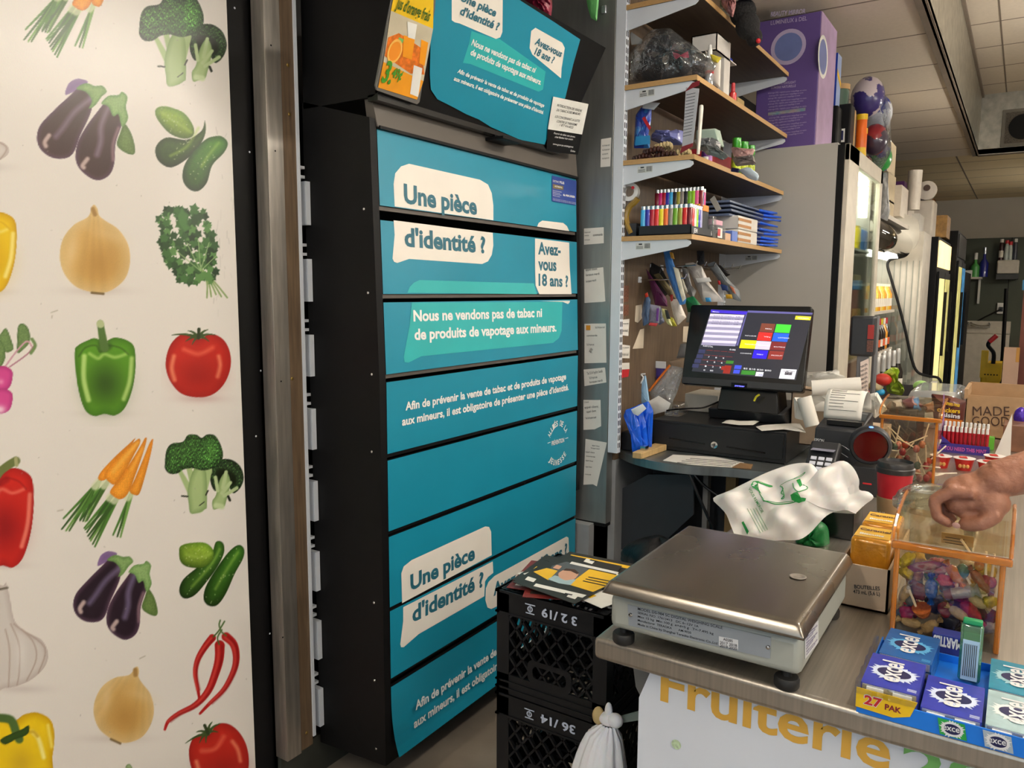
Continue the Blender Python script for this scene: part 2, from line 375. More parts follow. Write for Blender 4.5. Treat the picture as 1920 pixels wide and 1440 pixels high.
b.box((1.575, 1.70, .12), (2.683, 1.72, 2.1), m_black)
b.box((1.575, 1.47, .11), (2.683, 1.7, .14), m_black)
for (px, py) in ((682, 392), (690, 549), (697, 702), (697, 847), (701, 1130), (702, 1276), (705, 1404)):
    b.ell(P(px, py, X=1.549), (.002, .004, .004), mat('screw_chrome', (220, 220, 220), .2, 1), nu=8, nv=6)
b.build('carcass', cab)
FL = [(1.924, 1.725), (1.686, 1.488), (1.465, 1.268), (1.246, 1.045), (1.026, .8225), (.806, .599), (.587, .384), (.358, .15)]
_yy = []
for k, (zt, zb) in enumerate(FL):
    yt, yb = yL(zt), yL(zb)
    if k == 7: yb -= .028
    o = Vector((1.578, yt, zt)); n = Vector((0, -(zt-zb), yb-yt)).normalized()  # faces -Y
    n = Vector((0, -(zt-zb), yt-yb)).normalized()
    hb = .03 if k == 7 else 0
    up = Vector((0, yt-yb, zt-zb)).normalized()
    b = MB(); x0, x1 = 1.578, 2.68
    b.hexa([(x0, yb+.006+hb, zb), (x1, yb+.006+hb, zb), (x1, yb+.018+hb, zb), (x0, yb+.018+hb, zb), (x0, yt+.006, zt), (x1, yt+.006, zt), (x1, yt+.018, zt), (x0, yt+.018, zt)], m_black)
    def sheet(b=b, yt=yt, yb=yb, zt=zt, zb=zb, k=k):
        def fn(u, v):
            y = yt+(yb-yt)*v+.0055
            if k == 7: y = yt+.0055-.028*(v**3)
            return Vector((x0+(x1-x0)*u, y, zt+(zb-zt)*v))
        b.grid(fn, 2, 9 if k == 7 else 2, m_teal)
    sheet()
    if k < 7: b.box((x0, yb+.012, zb-.012), (x1, yb+.024, zb-.001), m_hdr if k < 3 else m_black)
    f = b.build('flap', cab, loc=None)
    # printed bubbles and lettering belong to the flap's face
    prs = []; org = Vector((x0, yt+.0048, zt))
    def Q(px, py, o=org, n=n): return PP(px, py, o, n)
    def bub(pts, m, lift=0.0, prs=prs, Q=Q, n=n):
        e = MB(); e.poly([Q(*p)+n*lift for p in pts], m); prs.append((sum(p[0] for p in pts)/len(pts), e))
    def pick(x, prs=prs):
        if not prs: prs.append((x, MB()))
        return min(prs, key=lambda p: abs(p[0]-x))[1]
    def tx(t, a, c, cap, m, bold=.02, Q=Q, up=up, lift=.0008):
        A, B = Q(*a), Q(*c); pick((a[0]+c[0])/2).text(t, A, B, (Q(a[0], a[1])-Q(a[0]+.0, a[1]-cap)).length, up, m, bold, lift)
    if k == 0:
        bub([(740, 387), (738, 345), (741, 325), (752, 312), (767, 307), (900, 337), (915, 346), (922, 362), (925, 385), (925, 413)], m_bub)
        bub([(1007, 425), (1010, 418), (1017, 413.5), (1056, 418), (1063, 424), (1067.5, 433.5)], m_bub)
        tx('Une pièce', (757.5, 379.4), (894, 402), 36, m_tealtx, .034)
        bub([(1034.4, 329), (1080.5, 339.5), (1079.5, 385.5), (1034.4, 377.5)], mat('cobalt_card', (40, 68, 150), .45), .001)
        tx('DISTINCT', (1036, 341), (1049, 344), 4, m_wtx, 0, lift=.002); tx('PLUS', (1049.5, 344), (1057, 345.6), 4.5, m_wtx, .03, lift=.002)
        prs[-1][1].poly([Q(*p)+n*.0015 for p in ((1036, 345), (1056, 349), (1055.5, 356.5), (1036, 353))], mat('olive_badge', (120, 104, 62), .5))
        tx('AUTHENTIC', (1039, 350.5), (1053.5, 353.6), 3, m_wtx, .02, lift=.0025)
        tx('du MAURIER', (1055, 367), (1077.5, 371.5), 4, m_wtx, .03, lift=.002)
        for j, y in enumerate((358, 361, 364, 367)): tx('Découvrez la nouvelle', (1036, y), (1036+16-3*(j % 2), y+3), 1.8, m_wtx, 0, lift=.002)
        for j in range(2): tx('Cette information est destinée aux adultes seulement', (1036, 373+j*2.3), (1079, 381+j*2.3), 1.3, m_wtx, 0, lift=.002)
    if k == 1:
        bub([(738, 413), (740, 440), (736, 485), (739, 491), (745, 493), (767, 485.5), (904, 495), (915, 490), (922, 478), (925, 460), (924, 436.5)], m_bub)
        bub([(764, 549), (768, 538), (776, 530), (787, 525), (1001, 531.5), (1004, 543), (1007, 551.5)], m_aqua)
        bub([(1003, 447), (1003, 500), (1004, 535), (1011, 551.5), (1071.5, 551.5), (1068, 500), (1067, 455)], m_bub, .0004)
        tx("d'identité ?", (758.7, 460.6), (910, 474), 35, m_tealtx, .034)
        tx('Avez-', (1008.7, 476), (1051, 479), 23, m_tealtx, .034); tx('vous', (1009, 505.8), (1043, 507.5), 24, m_tealtx, .034); tx('18 ans ?', (1009.5, 535), (1065, 537.5), 22.5, m_tealtx, .034)
    if k == 2:
        bub([(772, 567), (768, 610), (757, 670), (759, 679), (766, 680), (790, 668), (1037, 643), (1048, 634), (1053, 620), (1054.5, 566)], m_aqua)
        bub([(1013, 564.5), (1068.5, 563.8), (1068, 567), (1065, 570), (1055, 566)], m_bub, .0004)
        tx('Nous ne vendons pas de tabac ni', (775, 602), (1016, 593.7), 21, m_wtx, .032); tx('de produits de vapotage aux mineurs.', (777, 637), (1043, 621), 21, m_wtx, .032)
    if k in (3,):
        tx('Afin de prévenir la vente de tabac et de produits de vapotage', (760, 769.4), (1061, 711), 16, m_wtx, .03)
        tx('aux mineurs, il est obligatoire de présenter une pièce d’identité.', (753.6, 798), (1066, 731), 16, m_wtx, .03)
    if k == 4:
        tx('PRÉVENTION', (1034, 835.5), (1057.5, 828.5), 8.5, m_wtx, .02); tx('–', (1026.5, 834), (1032, 832), 9, m_wtx, .02); tx('–', (1059.5, 825.5), (1065, 823.7), 9, m_wtx, .02)
        cc = Q(1045.5, 829.5); ex = Vector((1, 0, 0))
        for word, a0, a1, sgn in (('ALLIÉS DE LA', 150, 30, 1), ('JEUNESSE', 225, 315, -1)):
            for i, ch in enumerate(word):
                if ch == ' ': continue
                a = radians(a0+(a1-a0)*i/(len(word)-1)); rad = .064 if sgn > 0 else .088
                p = cc+ex*(cos(a)*rad)+up*(sin(a)*rad); tdir = (ex*sin(a)-up*cos(a)) if sgn > 0 else (-ex*sin(a)+up*cos(a))
                udir = (ex*cos(a)+up*sin(a))*sgn
                pick(1046).text(ch, p-tdir*.006, p+tdir*.006, .022, udir, m_wtx, .02, .0008)
    if k == 5:
        bub([(754, 1131), (752.5, 1075), (757, 1062), (772, 1050), (910, 987), (917, 988), (921, 997), (922, 1041)], m_bub)
        tx('Une pièce', (769.5, 1107), (890, 1047.5), 30, m_tealtx, .034)
    if k == 6:
        bub([(756, 1138.5), (756, 1165), (750.5, 1208), (752, 1213.5), (757, 1213.5), (785, 1189), (908, 1118), (909.5, 1090), (915, 1082), (925, 1074), (924, 1052.5)], m_bub)
        bub([(910, 1125), (911, 1103), (916, 1091), (927, 1080), (1062, 1006), (1066, 1008), (1067, 1040), (1060, 1048), (940, 1133), (921, 1142), (914, 1139)], m_bub)
        tx("d'identité ?", (773, 1166.5), (906, 1098), 31, m_tealtx, .034); tx('Avez-vous 18 ans ?', (925, 1117), (1063, 1038), 24, m_tealtx, .034)
    if k == 7:
        o7 = Vector((x0, yL(zt)-.003, zt)); 
        L4 = 1.03
        for t_, (px, py), LL in (('Afin de prévenir la vente de tabac et de produits de vapotage', (770, 1328), .94), ('aux mineurs, il est obligatoire de présenter une pièce d’identité.', (764.5, 1361), .985)):
            A = PP(px, py, (x0, yL(zt)+.0038, zt), (0, -1, -.03)); A.y = 1.4335-.004*(py > 1340); pick(850).text(t_, A, A+Vector((LL, 0, 0)), .028, (0, .045, 1), m_wtx, .03, .001)
    for i_, (x_, e) in enumerate(prs):
        if e.v: part(e.build('printed_lettering', f), ['left', 'middle', 'right'][i_]+' printed speech bubble or words' if len(prs) > 1 else ['', '', '', 'two lines of white words', 'round white emblem of words', 'white speech bubble beginning Une pièce', '', 'two lines of white words partly behind the crates'][k])
# header strip and sloped canopy board
b = MB(); b.hexa([(1.575, 1.465, 1.93), (2.683, 1.465, 1.93), (2.683, 1.5, 1.93), (1.575, 1.5, 1.93), (1.56, 1.475, 2.02), (2.683, 1.475, 2.02), (2.683, 1.5, 2.02), (1.56, 1.5, 2.02)], m_hdr)
b.box((1.58, 1.46, 1.925), (2.683, 1.47, 1.933), m_black); b.build('header', cab)
b = MB(); q = P(935, 255, Y=1.455); b.box((q.x-.055, 1.40, q.z-.022), (q.x+.055, 1.47, q.z-.012), m_black); b.box((q.x-.04, 1.44, q.z-.012), (q.x-.035, 1.452, q.z+.02), m_black); b.box((q.x+.02, 1.44, q.z-.012), (q.x+.024, 1.452, q.z+.02), m_black)
b.build('latch', cab, bevel=.002)
CB = Vector((1.55, 1.44, 2.005)); CU = Vector((0, -.178, .325)).normalized(); CN = Vector((0, -.325, -.178)).normalized()
b = MB(); xr = 2.50
b.slab([CB, (xr, CB.y, CB.z), Vector((xr, CB.y, CB.z))+CU*.37, CB+CU*.37], -CN*.012, m_black)
b.box((1.55, 1.44, 1.99), (xr, 1.475, 2.006), m_blackgloss)
b.slab([(1.55, 1.46, 2.0), (1.55, 1.72, 2.0), (1.55, 1.72, 2.85), (1.55, 1.24, 2.85), (1.55, 1.26, 2.33), (1.55, 1.438, 2.01)], (.012, 0, 0), m_black)
b.build('canopy', cab)
# teal poster taped on the canopy
def C(px, py, lift=.002): return PP(px, py, CB+CN*lift, CN)
b = MB()
pts = [(810, -40), (806, 140), (808, 168), (820, 186), (848, 200), (874, 214), (898, 224), (920, 238), (975, 262), (1021, 271), (1060, 183), (1075, 120), (1088, 74), (1040, 42), (940, -22), (860, -70)]
b.poly([C(*p, .003) for p in pts], m_teal)
def cb(pts, m, l=.0034): b.poly([C(p[0], p[1], l) for p in pts], m)
def ct(t, a, c, cap, m, bold=.02, lift=.0008):
    A, B_ = C(*a, .0036), C(*c, .0036); b.text(t, A, B_, (A-C(a[0], a[1]-cap, .0036)).length, CU, m, bold, lift)
cb([(847, -30), (847, 38), (853, 42), (862, 44), (930, 73), (938, 70), (942, 60), (943, -25)], m_bub)
ct('Une pièce', (862, 0), (928, 31), 15, m_tealtx, .034); ct("d'identité ?", (861, 26), (933, 57), 15, m_tealtx, .034)
cb([(884, 58), (880, 80), (868, 118), (882, 120), (1010, 172), (1018, 168), (1023, 134), (935, 72), (925, 72)], m_aqua, .0033)
cb([(1004, 52), (996, 58), (993, 90), (998, 102), (1052, 147), (1053, 128), (1059, 90), (1054, 80)], m_bub, .0036)
ct('Avez-vous', (1002, 82), (1051, 107), 12, m_tealtx, .034); ct('18 ans ?', (1001, 101), (1036, 119), 12, m_tealtx, .034)
ct('Nous ne vendons pas de tabac ni', (883, 84), (1002, 136), 11, m_wtx, .032); ct('de produits de vapotage aux mineurs.', (881, 102), (1013, 159), 11, m_wtx, .032)
ct('Afin de prévenir la vente de tabac et de produits de vapotage', (857, 136), (1019, 201), 7.5, m_wtx, .03); ct('aux mineurs, il est obligatoire de présenter une pièce d’identité.', (850, 150), (1018, 214), 7.5, m_wtx, .03)
o = b.build('poster', loc=C(900, 200)); tag(o, 'torn teal French poster taped to the sloping black canopy above the cabinet', 'poster')
# ------------------------------------------------------------------ white panel printed with vegetables
def veg_panel():
    YP = 1.7595; X0, X1, Z0, Z1 = .56, 1.338, .0, 2.42; st = .00205
    nx = int((X1-X0)/st); nz = int((Z1-Z0)/st)
    gx, gz = np.meshgrid(np.linspace(X0, X1, nx), np.linspace(Z0, Z1, nz)); N = nx*nz
    D = np.stack([gx.ravel(), np.full(N, YP), gz.ravel()-EYE], 1)
    dep = D @ np.array(_f); px = 960+FPX*(D @ np.array(_r))/dep; py = 720-FPX*(D @ np.array(_u))/dep
    C = np.empty((N, 3)); C[:] = np.array((228, 223, 216))/255
    rnd = np.random.RandomState(3)
    def c3(h): return np.array([int(h[i:i+2], 16) for i in (0, 2, 4)])/255
    def seld(xs, ys, pad): return np.nonzero((px > min(xs)-pad) & (px < max(xs)+pad) & (py > min(ys)-pad) & (py < max(ys)+pad))[0]
    def segd(x, y, pts, closed):
        d = np.full(len(x), 1e9); t_at = np.zeros(len(x)); k = len(pts); m = k if closed else k-1
        for i in range(m):
            ax, ay = pts[i]; bx, by = pts[(i+1) % k]; ex, ey = bx-ax, by-ay; L = ex*ex+ey*ey+1e-9
            t = np.clip(((x-ax)*ex+(y-ay)*ey)/L, 0, 1); q = (x-ax-t*ex)**2+(y-ay-t*ey)**2
            u = q < d; d[u] = q[u]; t_at[u] = (i+t[u])/m
        return np.sqrt(d), t_at
    def inside(x, y, pts):
        c = np.zeros(len(x), bool); k = len(pts)
        for i in range(k):
            ax, ay = pts[i]; bx, by = pts[i-1]
            c ^= ((ay > y) != (by > y)) & (x < (bx-ax)*(y-ay)/(by-ay+1e-12)+ax)
        return c
    def sm(pts, closed=True): return [(p.x, p.y) for p in spline([(a, b_, 0) for a, b_ in pts], 5, closed)]
    def put(ix, a, col):
        C[ix] = C[ix]*(1-a[:, None])+col*a[:, None]
    def blob(pts, base, edge, w=14, smooth=True, soft=1.2, tex=None, dirl=None):
        q = sm(pts) if smooth else pts; xs, ys = zip(*q); ix = seld(xs, ys, 3); x, y = px[ix], py[ix]
        d, _ = segd(x, y, q, True); s = np.where(inside(x, y, q), d, -d); a = np.clip(s/soft+.5, 0, 1)
        k = np.clip(s/w, 0, 1)**.7; col = c3(edge)*(1-k[:, None])+c3(base)*k[:, None]
        if dirl:  # printed light gradient of the photograph on the panel
            (gx_, gy_, amt) = dirl; g = ((x-np.mean(xs))*gx_+(y-np.mean(ys))*gy_)/(max(max(xs)-min(xs), max(ys)-min(ys))*.5); col = col*(1+amt*np.clip(g, -1, 1))[:, None]
        if tex: col = tex(x, y, s, col)
        put(ix, a, np.clip(col, 0, 1))
    def line(pts, w, col, alpha=1, soft=1.2, smooth=True, taper=None):
        q = sm(pts, False) if smooth and len(pts) > 2 else pts; xs, ys = zip(*q); ix = seld(xs, ys, w+soft+2)
        if not len(ix): return
        d, t = segd(px[ix], py[ix], q, False); ww = w if taper is None else taper[0]+(taper[1]-taper[0])*t
        put(ix, np.clip((ww-d)/soft+.5, 0, 1)*alpha, c3(col) if isinstance(col, str) else col)
    def glow(cx, cy, rx, ry, rot, col, al):
        ix = seld((cx-max(rx, ry)*1.6, cx+max(rx, ry)*1.6), (cy-max(rx, ry)*1.6, cy+max(rx, ry)*1.6), 0); x, y = px[ix]-cx, py[ix]-cy
        u = (x*cos(rot)+y*sin(rot))/rx; v = (-x*sin(rot)+y*cos(rot))/ry
        put(ix, np.exp(-(u*u+v*v)*1.4)*al, c3(col))
    def noise_tex(sc, amt, dark=None, thr=0.0):
        def f(x, y, s, col):
            n = np.sin(x*sc*1.3+np.sin(y*sc*.9)*2)*np.sin(y*sc*1.1+np.sin(x*sc*.7)*2)+rnd.uniform(-.6, .6, len(x))
            return col*(1+amt*n)[:, None]
        return f
    def fibre(cx, cy, amt):
        def f(x, y, s, col):
            a = np.arctan2(x-cx, y-cy); return col*(1+amt*np.sin(a*34+np.sin(a*9)*3)*.5+amt*rnd.uniform(-.4, .4, len(x)))[:, None]
        return f
    def shadow(cx, cy, rx, ry, al=.18, col='a89a98'): glow(cx, cy, rx, ry, 0, col, al)
    def T(pts, dx, dy, s=1.0, rot=0, cx=0, cy=0):
        return [(cx+dx+((x-cx)*cos(rot)-(y-cy)*sin(rot))*s, cy+dy+((x-cx)*sin(rot)+(y-cy)*cos(rot))*s) for x, y in pts]
    # aubergines; two places on the sheet
    def egg(f, dk, lt):
        blob([f(x, y) for x, y in ((123, 178), (128, 158), (140, 149), (152, 148), (165, 154), (150, 165))], '7d6390', '8a6f9c', 8)
        blob([f(x, y) for x, y in ((152, 162), (130, 180), (100, 208), (76, 234), (69, 258), (76, 280), (96, 295), (122, 297), (138, 286), (150, 255), (172, 205), (168, 172))], dk, '5b4256', 10)
        blob([f(x, y) for x, y in ((200, 190), (182, 210), (160, 240), (145, 270), (142, 300), (154, 322), (180, 338), (203, 330), (214, 308), (217, 268), (230, 230), (236, 205), (222, 186))], dk, '5b4256', 10)
        line([f(x, y) for x, y in ((170, 185), (140, 210), (118, 240), (105, 256))], 5, lt, .55, 8); line([f(x, y) for x, y in ((204, 200), (190, 235), (189, 265), (182, 290))], 5, lt, .6, 8)
        line([f(x, y) for x, y in ((92, 254), (84, 266), (86, 274))], 4, 'd8c2bc', .8, 4); line([f(x, y) for x, y in ((164, 298), (155, 310), (157, 314))], 4, 'd8c2bc', .8, 4)
        line([f(x, y) for x, y in ((212, 300), (212, 270), (222, 240))], 2.5, 'c09aa0', .5, 5)
        blob([f(x, y) for x, y in ((233, 232), (245, 248), (252, 270), (253, 286), (245, 290), (228, 282), (219, 270), (225, 250))], '6a8448', '4f6a36', 8, tex=noise_tex(.5, .08))
        blob([f(x, y) for x, y in ((143, 166), (160, 156), (178, 161), (192, 161), (200, 172), (190, 182), (178, 198), (167, 203), (172, 188), (160, 172))], '86a868', '5f8448', 7, tex=noise_tex(.5, .06))
        blob([f(x, y) for x, y in ((190, 194), (203, 180), (222, 178), (229, 172), (239, 182), (236, 200), (240, 222), (229, 238), (222, 215), (212, 218), (203, 200))], '8cae6e', '638a4c', 7, tex=noise_tex(.5, .06))
    egg(lambda x, y: (x, y), '46312f', '9a86a0')
    egg(lambda x, y: (137+(x-69)*.86+(290-y)*.05*0, 1037+(y-148)*.88-(x-69)*.04), '2c2029', '8c80a8')
    # cucumbers
    def cuc(cs, seedk):
        for pts, b1, e1, lg in cs:
            blob(pts, b1, e1, 13, tex=noise_tex(.9, .07), dirl=(.3, -.9, .3)); line(lg, 2.2, 'a9c85a', .5, 5)
            for i in range(16):
                j = pts[rnd.randint(len(pts))]; mx = np.mean([p[0] for p in pts]); my = np.mean([p[1] for p in pts]); t = rnd.uniform(0, .9)
                line([(mx+(j[0]-mx)*t, my+(j[1]-my)*t), (mx+(j[0]-mx)*t+.6, my+(j[1]-my)*t+.6)], .7, 'd4deb0', .7, 1)
    cuc([([(384, 226), (378, 245), (350, 262), (312, 258), (292, 276), (296, 300), (318, 314), (345, 302), (372, 276), (385, 250)], '3c5a20', '22340f', [(372, 240), (350, 275), (320, 292)]),
         ([(291, 208), (296, 225), (318, 250), (345, 260), (362, 254), (362, 236), (345, 212), (318, 201), (300, 200)], '7e9c34', '4a6a1c', [(305, 212), (335, 232), (358, 248)]),
         ([(400, 256), (385, 262), (362, 284), (345, 312), (343, 338), (355, 355), (372, 358), (388, 342), (398, 310), (420, 286), (427, 268), (416, 256)], '3f6e24', '1f3c12', [(410, 268), (392, 290), (378, 312)])], 1)
    cuc([([(405, 1016), (418, 1018), (420, 1036), (408, 1062), (388, 1090), (365, 1116), (345, 1122), (336, 1108), (344, 1086), (372, 1062), (396, 1040)], '3f6a24', '1f3a12', [(412, 1030), (395, 1060), (360, 1100)]),
         ([(336, 1030), (338, 1052), (352, 1063), (380, 1064), (398, 1050), (400, 1032), (385, 1018), (358, 1018), (342, 1022)], '84a438', '4c6e1e', [(350, 1040), (375, 1045), (396, 1038)]),
         ([(446, 1022), (457, 1028), (456, 1046), (440, 1076), (424, 1112), (408, 1134), (392, 1136), (382, 1124), (386, 1100), (406, 1066), (428, 1036)], '3b6a22', '1c3a10', [(446, 1036), (424, 1070), (404, 1104)])], 2)
    # broccoli
    def broc(f):
        st1, st2 = 'a8bf84', '7c9860'
        def flo(x, y, s, col):
            n = np.sin(x*1.9+np.sin(y*1.3)*2)*np.sin(y*2.1+np.sin(x*1.1)*2); n = n+rnd.uniform(-1, 1, len(x))*.9
            return np.clip(col*(1+.42*n)[:, None]+(n > 1.0)[:, None]*np.array((.10, .16, .06)), 0, 1)
        blob([f(x, y) for x, y in ((395, 905), (395, 882), (403, 866), (415, 861), (434, 862), (450, 874), (457, 895), (451, 914), (438, 925), (430, 915), (418, 908), (404, 921))], '2c4026', '1a2818', 8, tex=flo)
        blob([f(x, y) for x, y in ((404, 884), (420, 878), (440, 888), (444, 905), (432, 914), (412, 908))], '18200f', '22301a', 6, soft=5)
        for a, b_, w_ in (((338, 885), (362, 930), 4), ((355, 880), (368, 925), 5), ((392, 882), (378, 925), 6), ((372, 880), (372, 950), 9)): line([f(*a), f(*b_)], w_, st1, 1, 2, taper=(w_, w_+3))
        blob([f(x, y) for x, y in ((352, 918), (364, 880), (385, 880), (388, 945), (384, 955), (370, 962), (357, 962), (354, 945))], st1, st2, 10)
        blob([f(x, y) for x, y in ((400, 955), (398, 940), (405, 928), (412, 900), (424, 885), (432, 905), (424, 940), (420, 950), (410, 953))], st1, st2, 7)
        for a, b_ in (((416, 925), (432, 905)), ((420, 930), (444, 915)), ((408, 920), (404, 895)), ((418, 915), (424, 885))): line([f(*a), f(*b_)], 3.2, 'b4c894', 1, 1.5)
        line([f(405, 948), f(416, 950)], 5, 'c4d6a4', .9, 4); line([f(341, 930), f(352, 931)], 1.6, '2c3020', 1, 1); line([f(390, 920), f(386, 928)], 1.4, '2c3020', 1, 1); line([f(374, 948), f(383, 941)], .9, '20261a', 1, 1); line([f(431, 938), f(428, 931)], 2.4, '20261a', 1, 1)
        blob([f(x, y) for x, y in ((309, 870), (312, 845), (322, 832), (343, 828), (352, 816), (368, 815), (378, 821), (388, 815), (402, 816), (412, 830), (418, 850), (414, 868), (398, 878), (380, 882), (362, 878), (345, 880), (332, 888), (318, 888), (310, 880))], '385c2c', '1e321a', 12, tex=flo)
        blob([f(x, y) for x, y in ((385, 830), (400, 826), (412, 840), (408, 862), (392, 868), (380, 855))], '4a7a38', '3a6230', 12, soft=6, tex=flo)
    broc(lambda x, y: (x, y)); broc(lambda x, y: (261+(x-309)*1.11, -7+(y-815)*1.14))
    # carrots
    def carr(f):
        for fan in (((186, 903), [(119, 972), (116, 992), (124, 995), (130, 995), (150, 974), (156, 977), (162, 976)]), ((203, 902), [(140, 972), (150, 976), (160, 978), (163, 976)]), ((222, 930), [(160, 993), (165, 1005), (170, 1014), (174, 1020), (178, 1025), (168, 1010)]), ((213, 925), [(158, 990), (163, 998)]), ((247, 924), [(212, 1003), (220, 1006), (226, 1007)])):
            o_, ends = fan
            for i, e_ in enumerate(ends): line([f(*o_), f(*e_)], 2.2, ['4e7c34', '3b5a2a', '6f9a4c', '44662e'][i % 4], 1, 1.2, taper=(3.6, 1.6))
            line([f(*o_), f(o_[0]-8, o_[1]+9)], 7, 'd6dcb8', .8, 4)
        fib = noise_tex(.7, .05)
        for pts in (((253, 824), (240, 834), (214, 858), (190, 884), (184, 898), (196, 900), (215, 880)), ((262, 823), (255, 826), (226, 850), (205, 875), (196, 892), (206, 905), (216, 908), (232, 888), (250, 855), (262, 832)), ((272, 821), (266, 832), (248, 862), (226, 895), (207, 920), (212, 930), (226, 936), (240, 925), (254, 890), (268, 850), (275, 824)), ((287, 823), (280, 832), (268, 862), (252, 900), (243, 920), (252, 928), (262, 924), (274, 885), (284, 845))):
            blob([f(*p) for p in pts], 'f0a136', 'd07a20', 9, tex=fib, dirl=(-.8, -.4, .1))
        line([f(258, 830), f(232, 860), f(212, 885)], 3, 'f8c25e', .6, 6); line([f(268, 840), f(246, 880)], 2.5, 'f6b850', .5, 5)
    carr(lambda x, y: (x, y)); carr(lambda x, y: (48+(x-119)*1.0, -92+(y-824)*.98+2))
    # onions
    def onion(f, s):
        shadow(*f(180, 545), 70, 9, .25, 'a4928c')
        blob([f(x, y) for x, y in ((172, 388), (177, 384), (183, 392), (186, 404), (198, 414), (222, 430), (240, 458), (244, 490), (236, 520), (216, 540), (194, 549), (168, 547), (140, 536), (120, 512), (112, 482), (118, 448), (138, 422), (160, 410), (168, 402))], 'cfa660', 'd8bd86', 26, tex=fibre(*f(178, 340), .035))
        glow(*f(186, 495), 34*s, 40*s, 0, 'a87c3c', .55); glow(*f(135, 470), 14*s, 40*s, .2, 'e8d2a4', .5); glow(*f(200, 440), 40*s, 14*s, .3, 'e6cf9e', .35)
        line([f(174, 392), f(178, 402)], 4, '9a7440', .8, 3); line([f(172, 549), f(194, 551)], 2.2, '6e5632', .9, 2)
    onion(lambda x, y: (x, y), 1)
    onion(lambda x, y: (235+((x-178)*cos(.33)-(y-470)*sin(.33))*.86, 1322+((x-178)*sin(.33)+(y-470)*cos(.33))*.88), .85)
    # parsley
    for (x, y) in ((388, 558), (396, 556), (405, 552), (415, 556), (426, 558)): line([(378, 505), (388+(x-388)*.4, 530), (x, y)], 1.6, '8ca468', 1, 1)
    for i in range(190):
        t = rnd.uniform(0, 1); a = rnd.uniform(-1, 1); x = 352+(t-.5)*30+a*(52-24*abs(t-.45)); y = 395+t*140-abs(a)*8
        if (x < 320 and y > 500 and rnd.rand() < .6) or (x > 400 and y < 440): continue
        r_ = rnd.uniform(6, 11); k0 = rnd.uniform(0, 6); cc = ['3f6a34', '2c4c28', '5a8848', '345a2e', '213a20'][rnd.randint(5)]
        blob([(x+cos(k0+j*2*pi/10)*r_*(1 if j % 2 else .62), y+sin(k0+j*2*pi/10)*r_*(1.05 if j % 2 else .62)) for j in range(10)], cc, cc, 4, False, 1)
    blob([(342, 385), (346, 396), (354, 402), (352, 420), (360, 428), (345, 436), (334, 420), (332, 404)], '4a7a3e', '3a6232', 4, False)
    for (x, y) in ((330, 470), (350, 455), (372, 450), (392, 455), (405, 480)): line([(376, 508), (x, y)], .8, '9ab87c', .9, 1)
    # peppers
    def lobes(f, base, edge, hi, lo):
        shadow(*f(196, 776), 55, 8, .25)
        blob([f(x, y) for x, y in ((140, 662), (146, 648), (165, 638), (178, 634), (196, 640), (215, 633), (238, 638), (252, 652), (254, 690), (248, 730), (234, 765), (215, 779), (196, 776), (176, 780), (158, 766), (145, 720))], base, edge, 16)
        glow(*f(198, 720), 42, 50, 0, lo, .85)
        line([f(158, 668), f(157, 710), f(166, 750)], 4.5, hi, .8, 5); line([f(247, 672), f(243, 715), f(232, 748)], 4, hi, .75, 5); line([f(168, 663), f(184, 672), f(196, 664), f(215, 670), f(236, 664)], 3, hi, .55, 5)
        line([f(148, 668), f(160, 652), f(180, 648), f(188, 660), f(200, 648), f(225, 652), f(240, 664)], 1.5, lo, .6, 3)
        line([f(190, 645), f(192, 655), f(204, 650)], 6, lo, .6, 6)
    ident = lambda x, y: (x, y)
    lobes(ident, '5d9a26', '3f701c', 'c4e08a', '2e4c16')
    line([(196, 652), (191, 625), (188, 606)], 6, '54743a', 1, 2, taper=(8, 6)); line([(188, 607), (188.5, 608)], 7, 'b8c492', 1, 2)
    fr = lambda x, y: (4+(x-196)*1.02, 972+(y-707)*1.28)
    lobes(fr, 'cc2a22', 'a01a18', 'f2907a', '8a1418')
    line([(-12, 905), (0, 885), (16, 872), (30, 864)], 7, '6d7844', 1, 2, taper=(7, 8)); line([(30, 860), (31, 872)], 3.5, 'a8a878', 1, 2)
    fy = lambda x, y: (-24+(x-196)*.95, 475+(y-707)*1.05)
    lobes(fy, 'ecc81e', 'c8980e', 'fbf0a0', 'd0a010')
    blob([(-10, 1345), (25, 1352), (45, 1340), (70, 1336), (95, 1350), (102, 1380), (98, 1420), (90, 1450), (-10, 1450)], 'f0cc1c', 'cc9c0c', 16); line([(60, 1372), (72, 1385), (82, 1420)], 4, 'fcf4a8', .8, 5); line([(10, 1395), (35, 1380), (60, 1372), (70, 1380)], 3, 'c89a10', .7, 4); line([(90, 1360), (97, 1400)], 3, 'fae878', .8, 5); glow(40, 1430, 26, 30, 0, 'c8a22c', .6)
    line([(-5, 1346), (20, 1350), (30, 1372), (36, 1386)], 8, '4d6a34', 1, 3); blob([(0, 1388), (16, 1378), (40, 1368), (54, 1360), (52, 1376), (30, 1386), (10, 1396)], '34501e', '2a4018', 5)
    # tomatoes
    def tom(f, s):
        shadow(*f(378, 748), 50*s, 8, .35, 'b08a88')
        blob([f(x, y) for x, y in ((372, 636), (395, 626), (418, 636), (431, 660), (432, 690), (420, 720), (398, 740), (370, 745), (340, 738), (320, 716), (311, 690), (313, 664), (324, 640), (345, 626))], 'c2281e', '9e1a16', 16)
        glow(*f(372, 705), 44*s, 34*s, 0, '8e1512', .6); line([f(326, 668), f(322, 690), f(327, 712)], 4, 'f0946e', .75, 6); line([f(410, 668), f(413, 685), f(408, 706)], 3.5, 'f0946e', .7, 6); line([f(345, 655), f(372, 664), f(398, 652)], 4, 'e86a50', .7, 7)
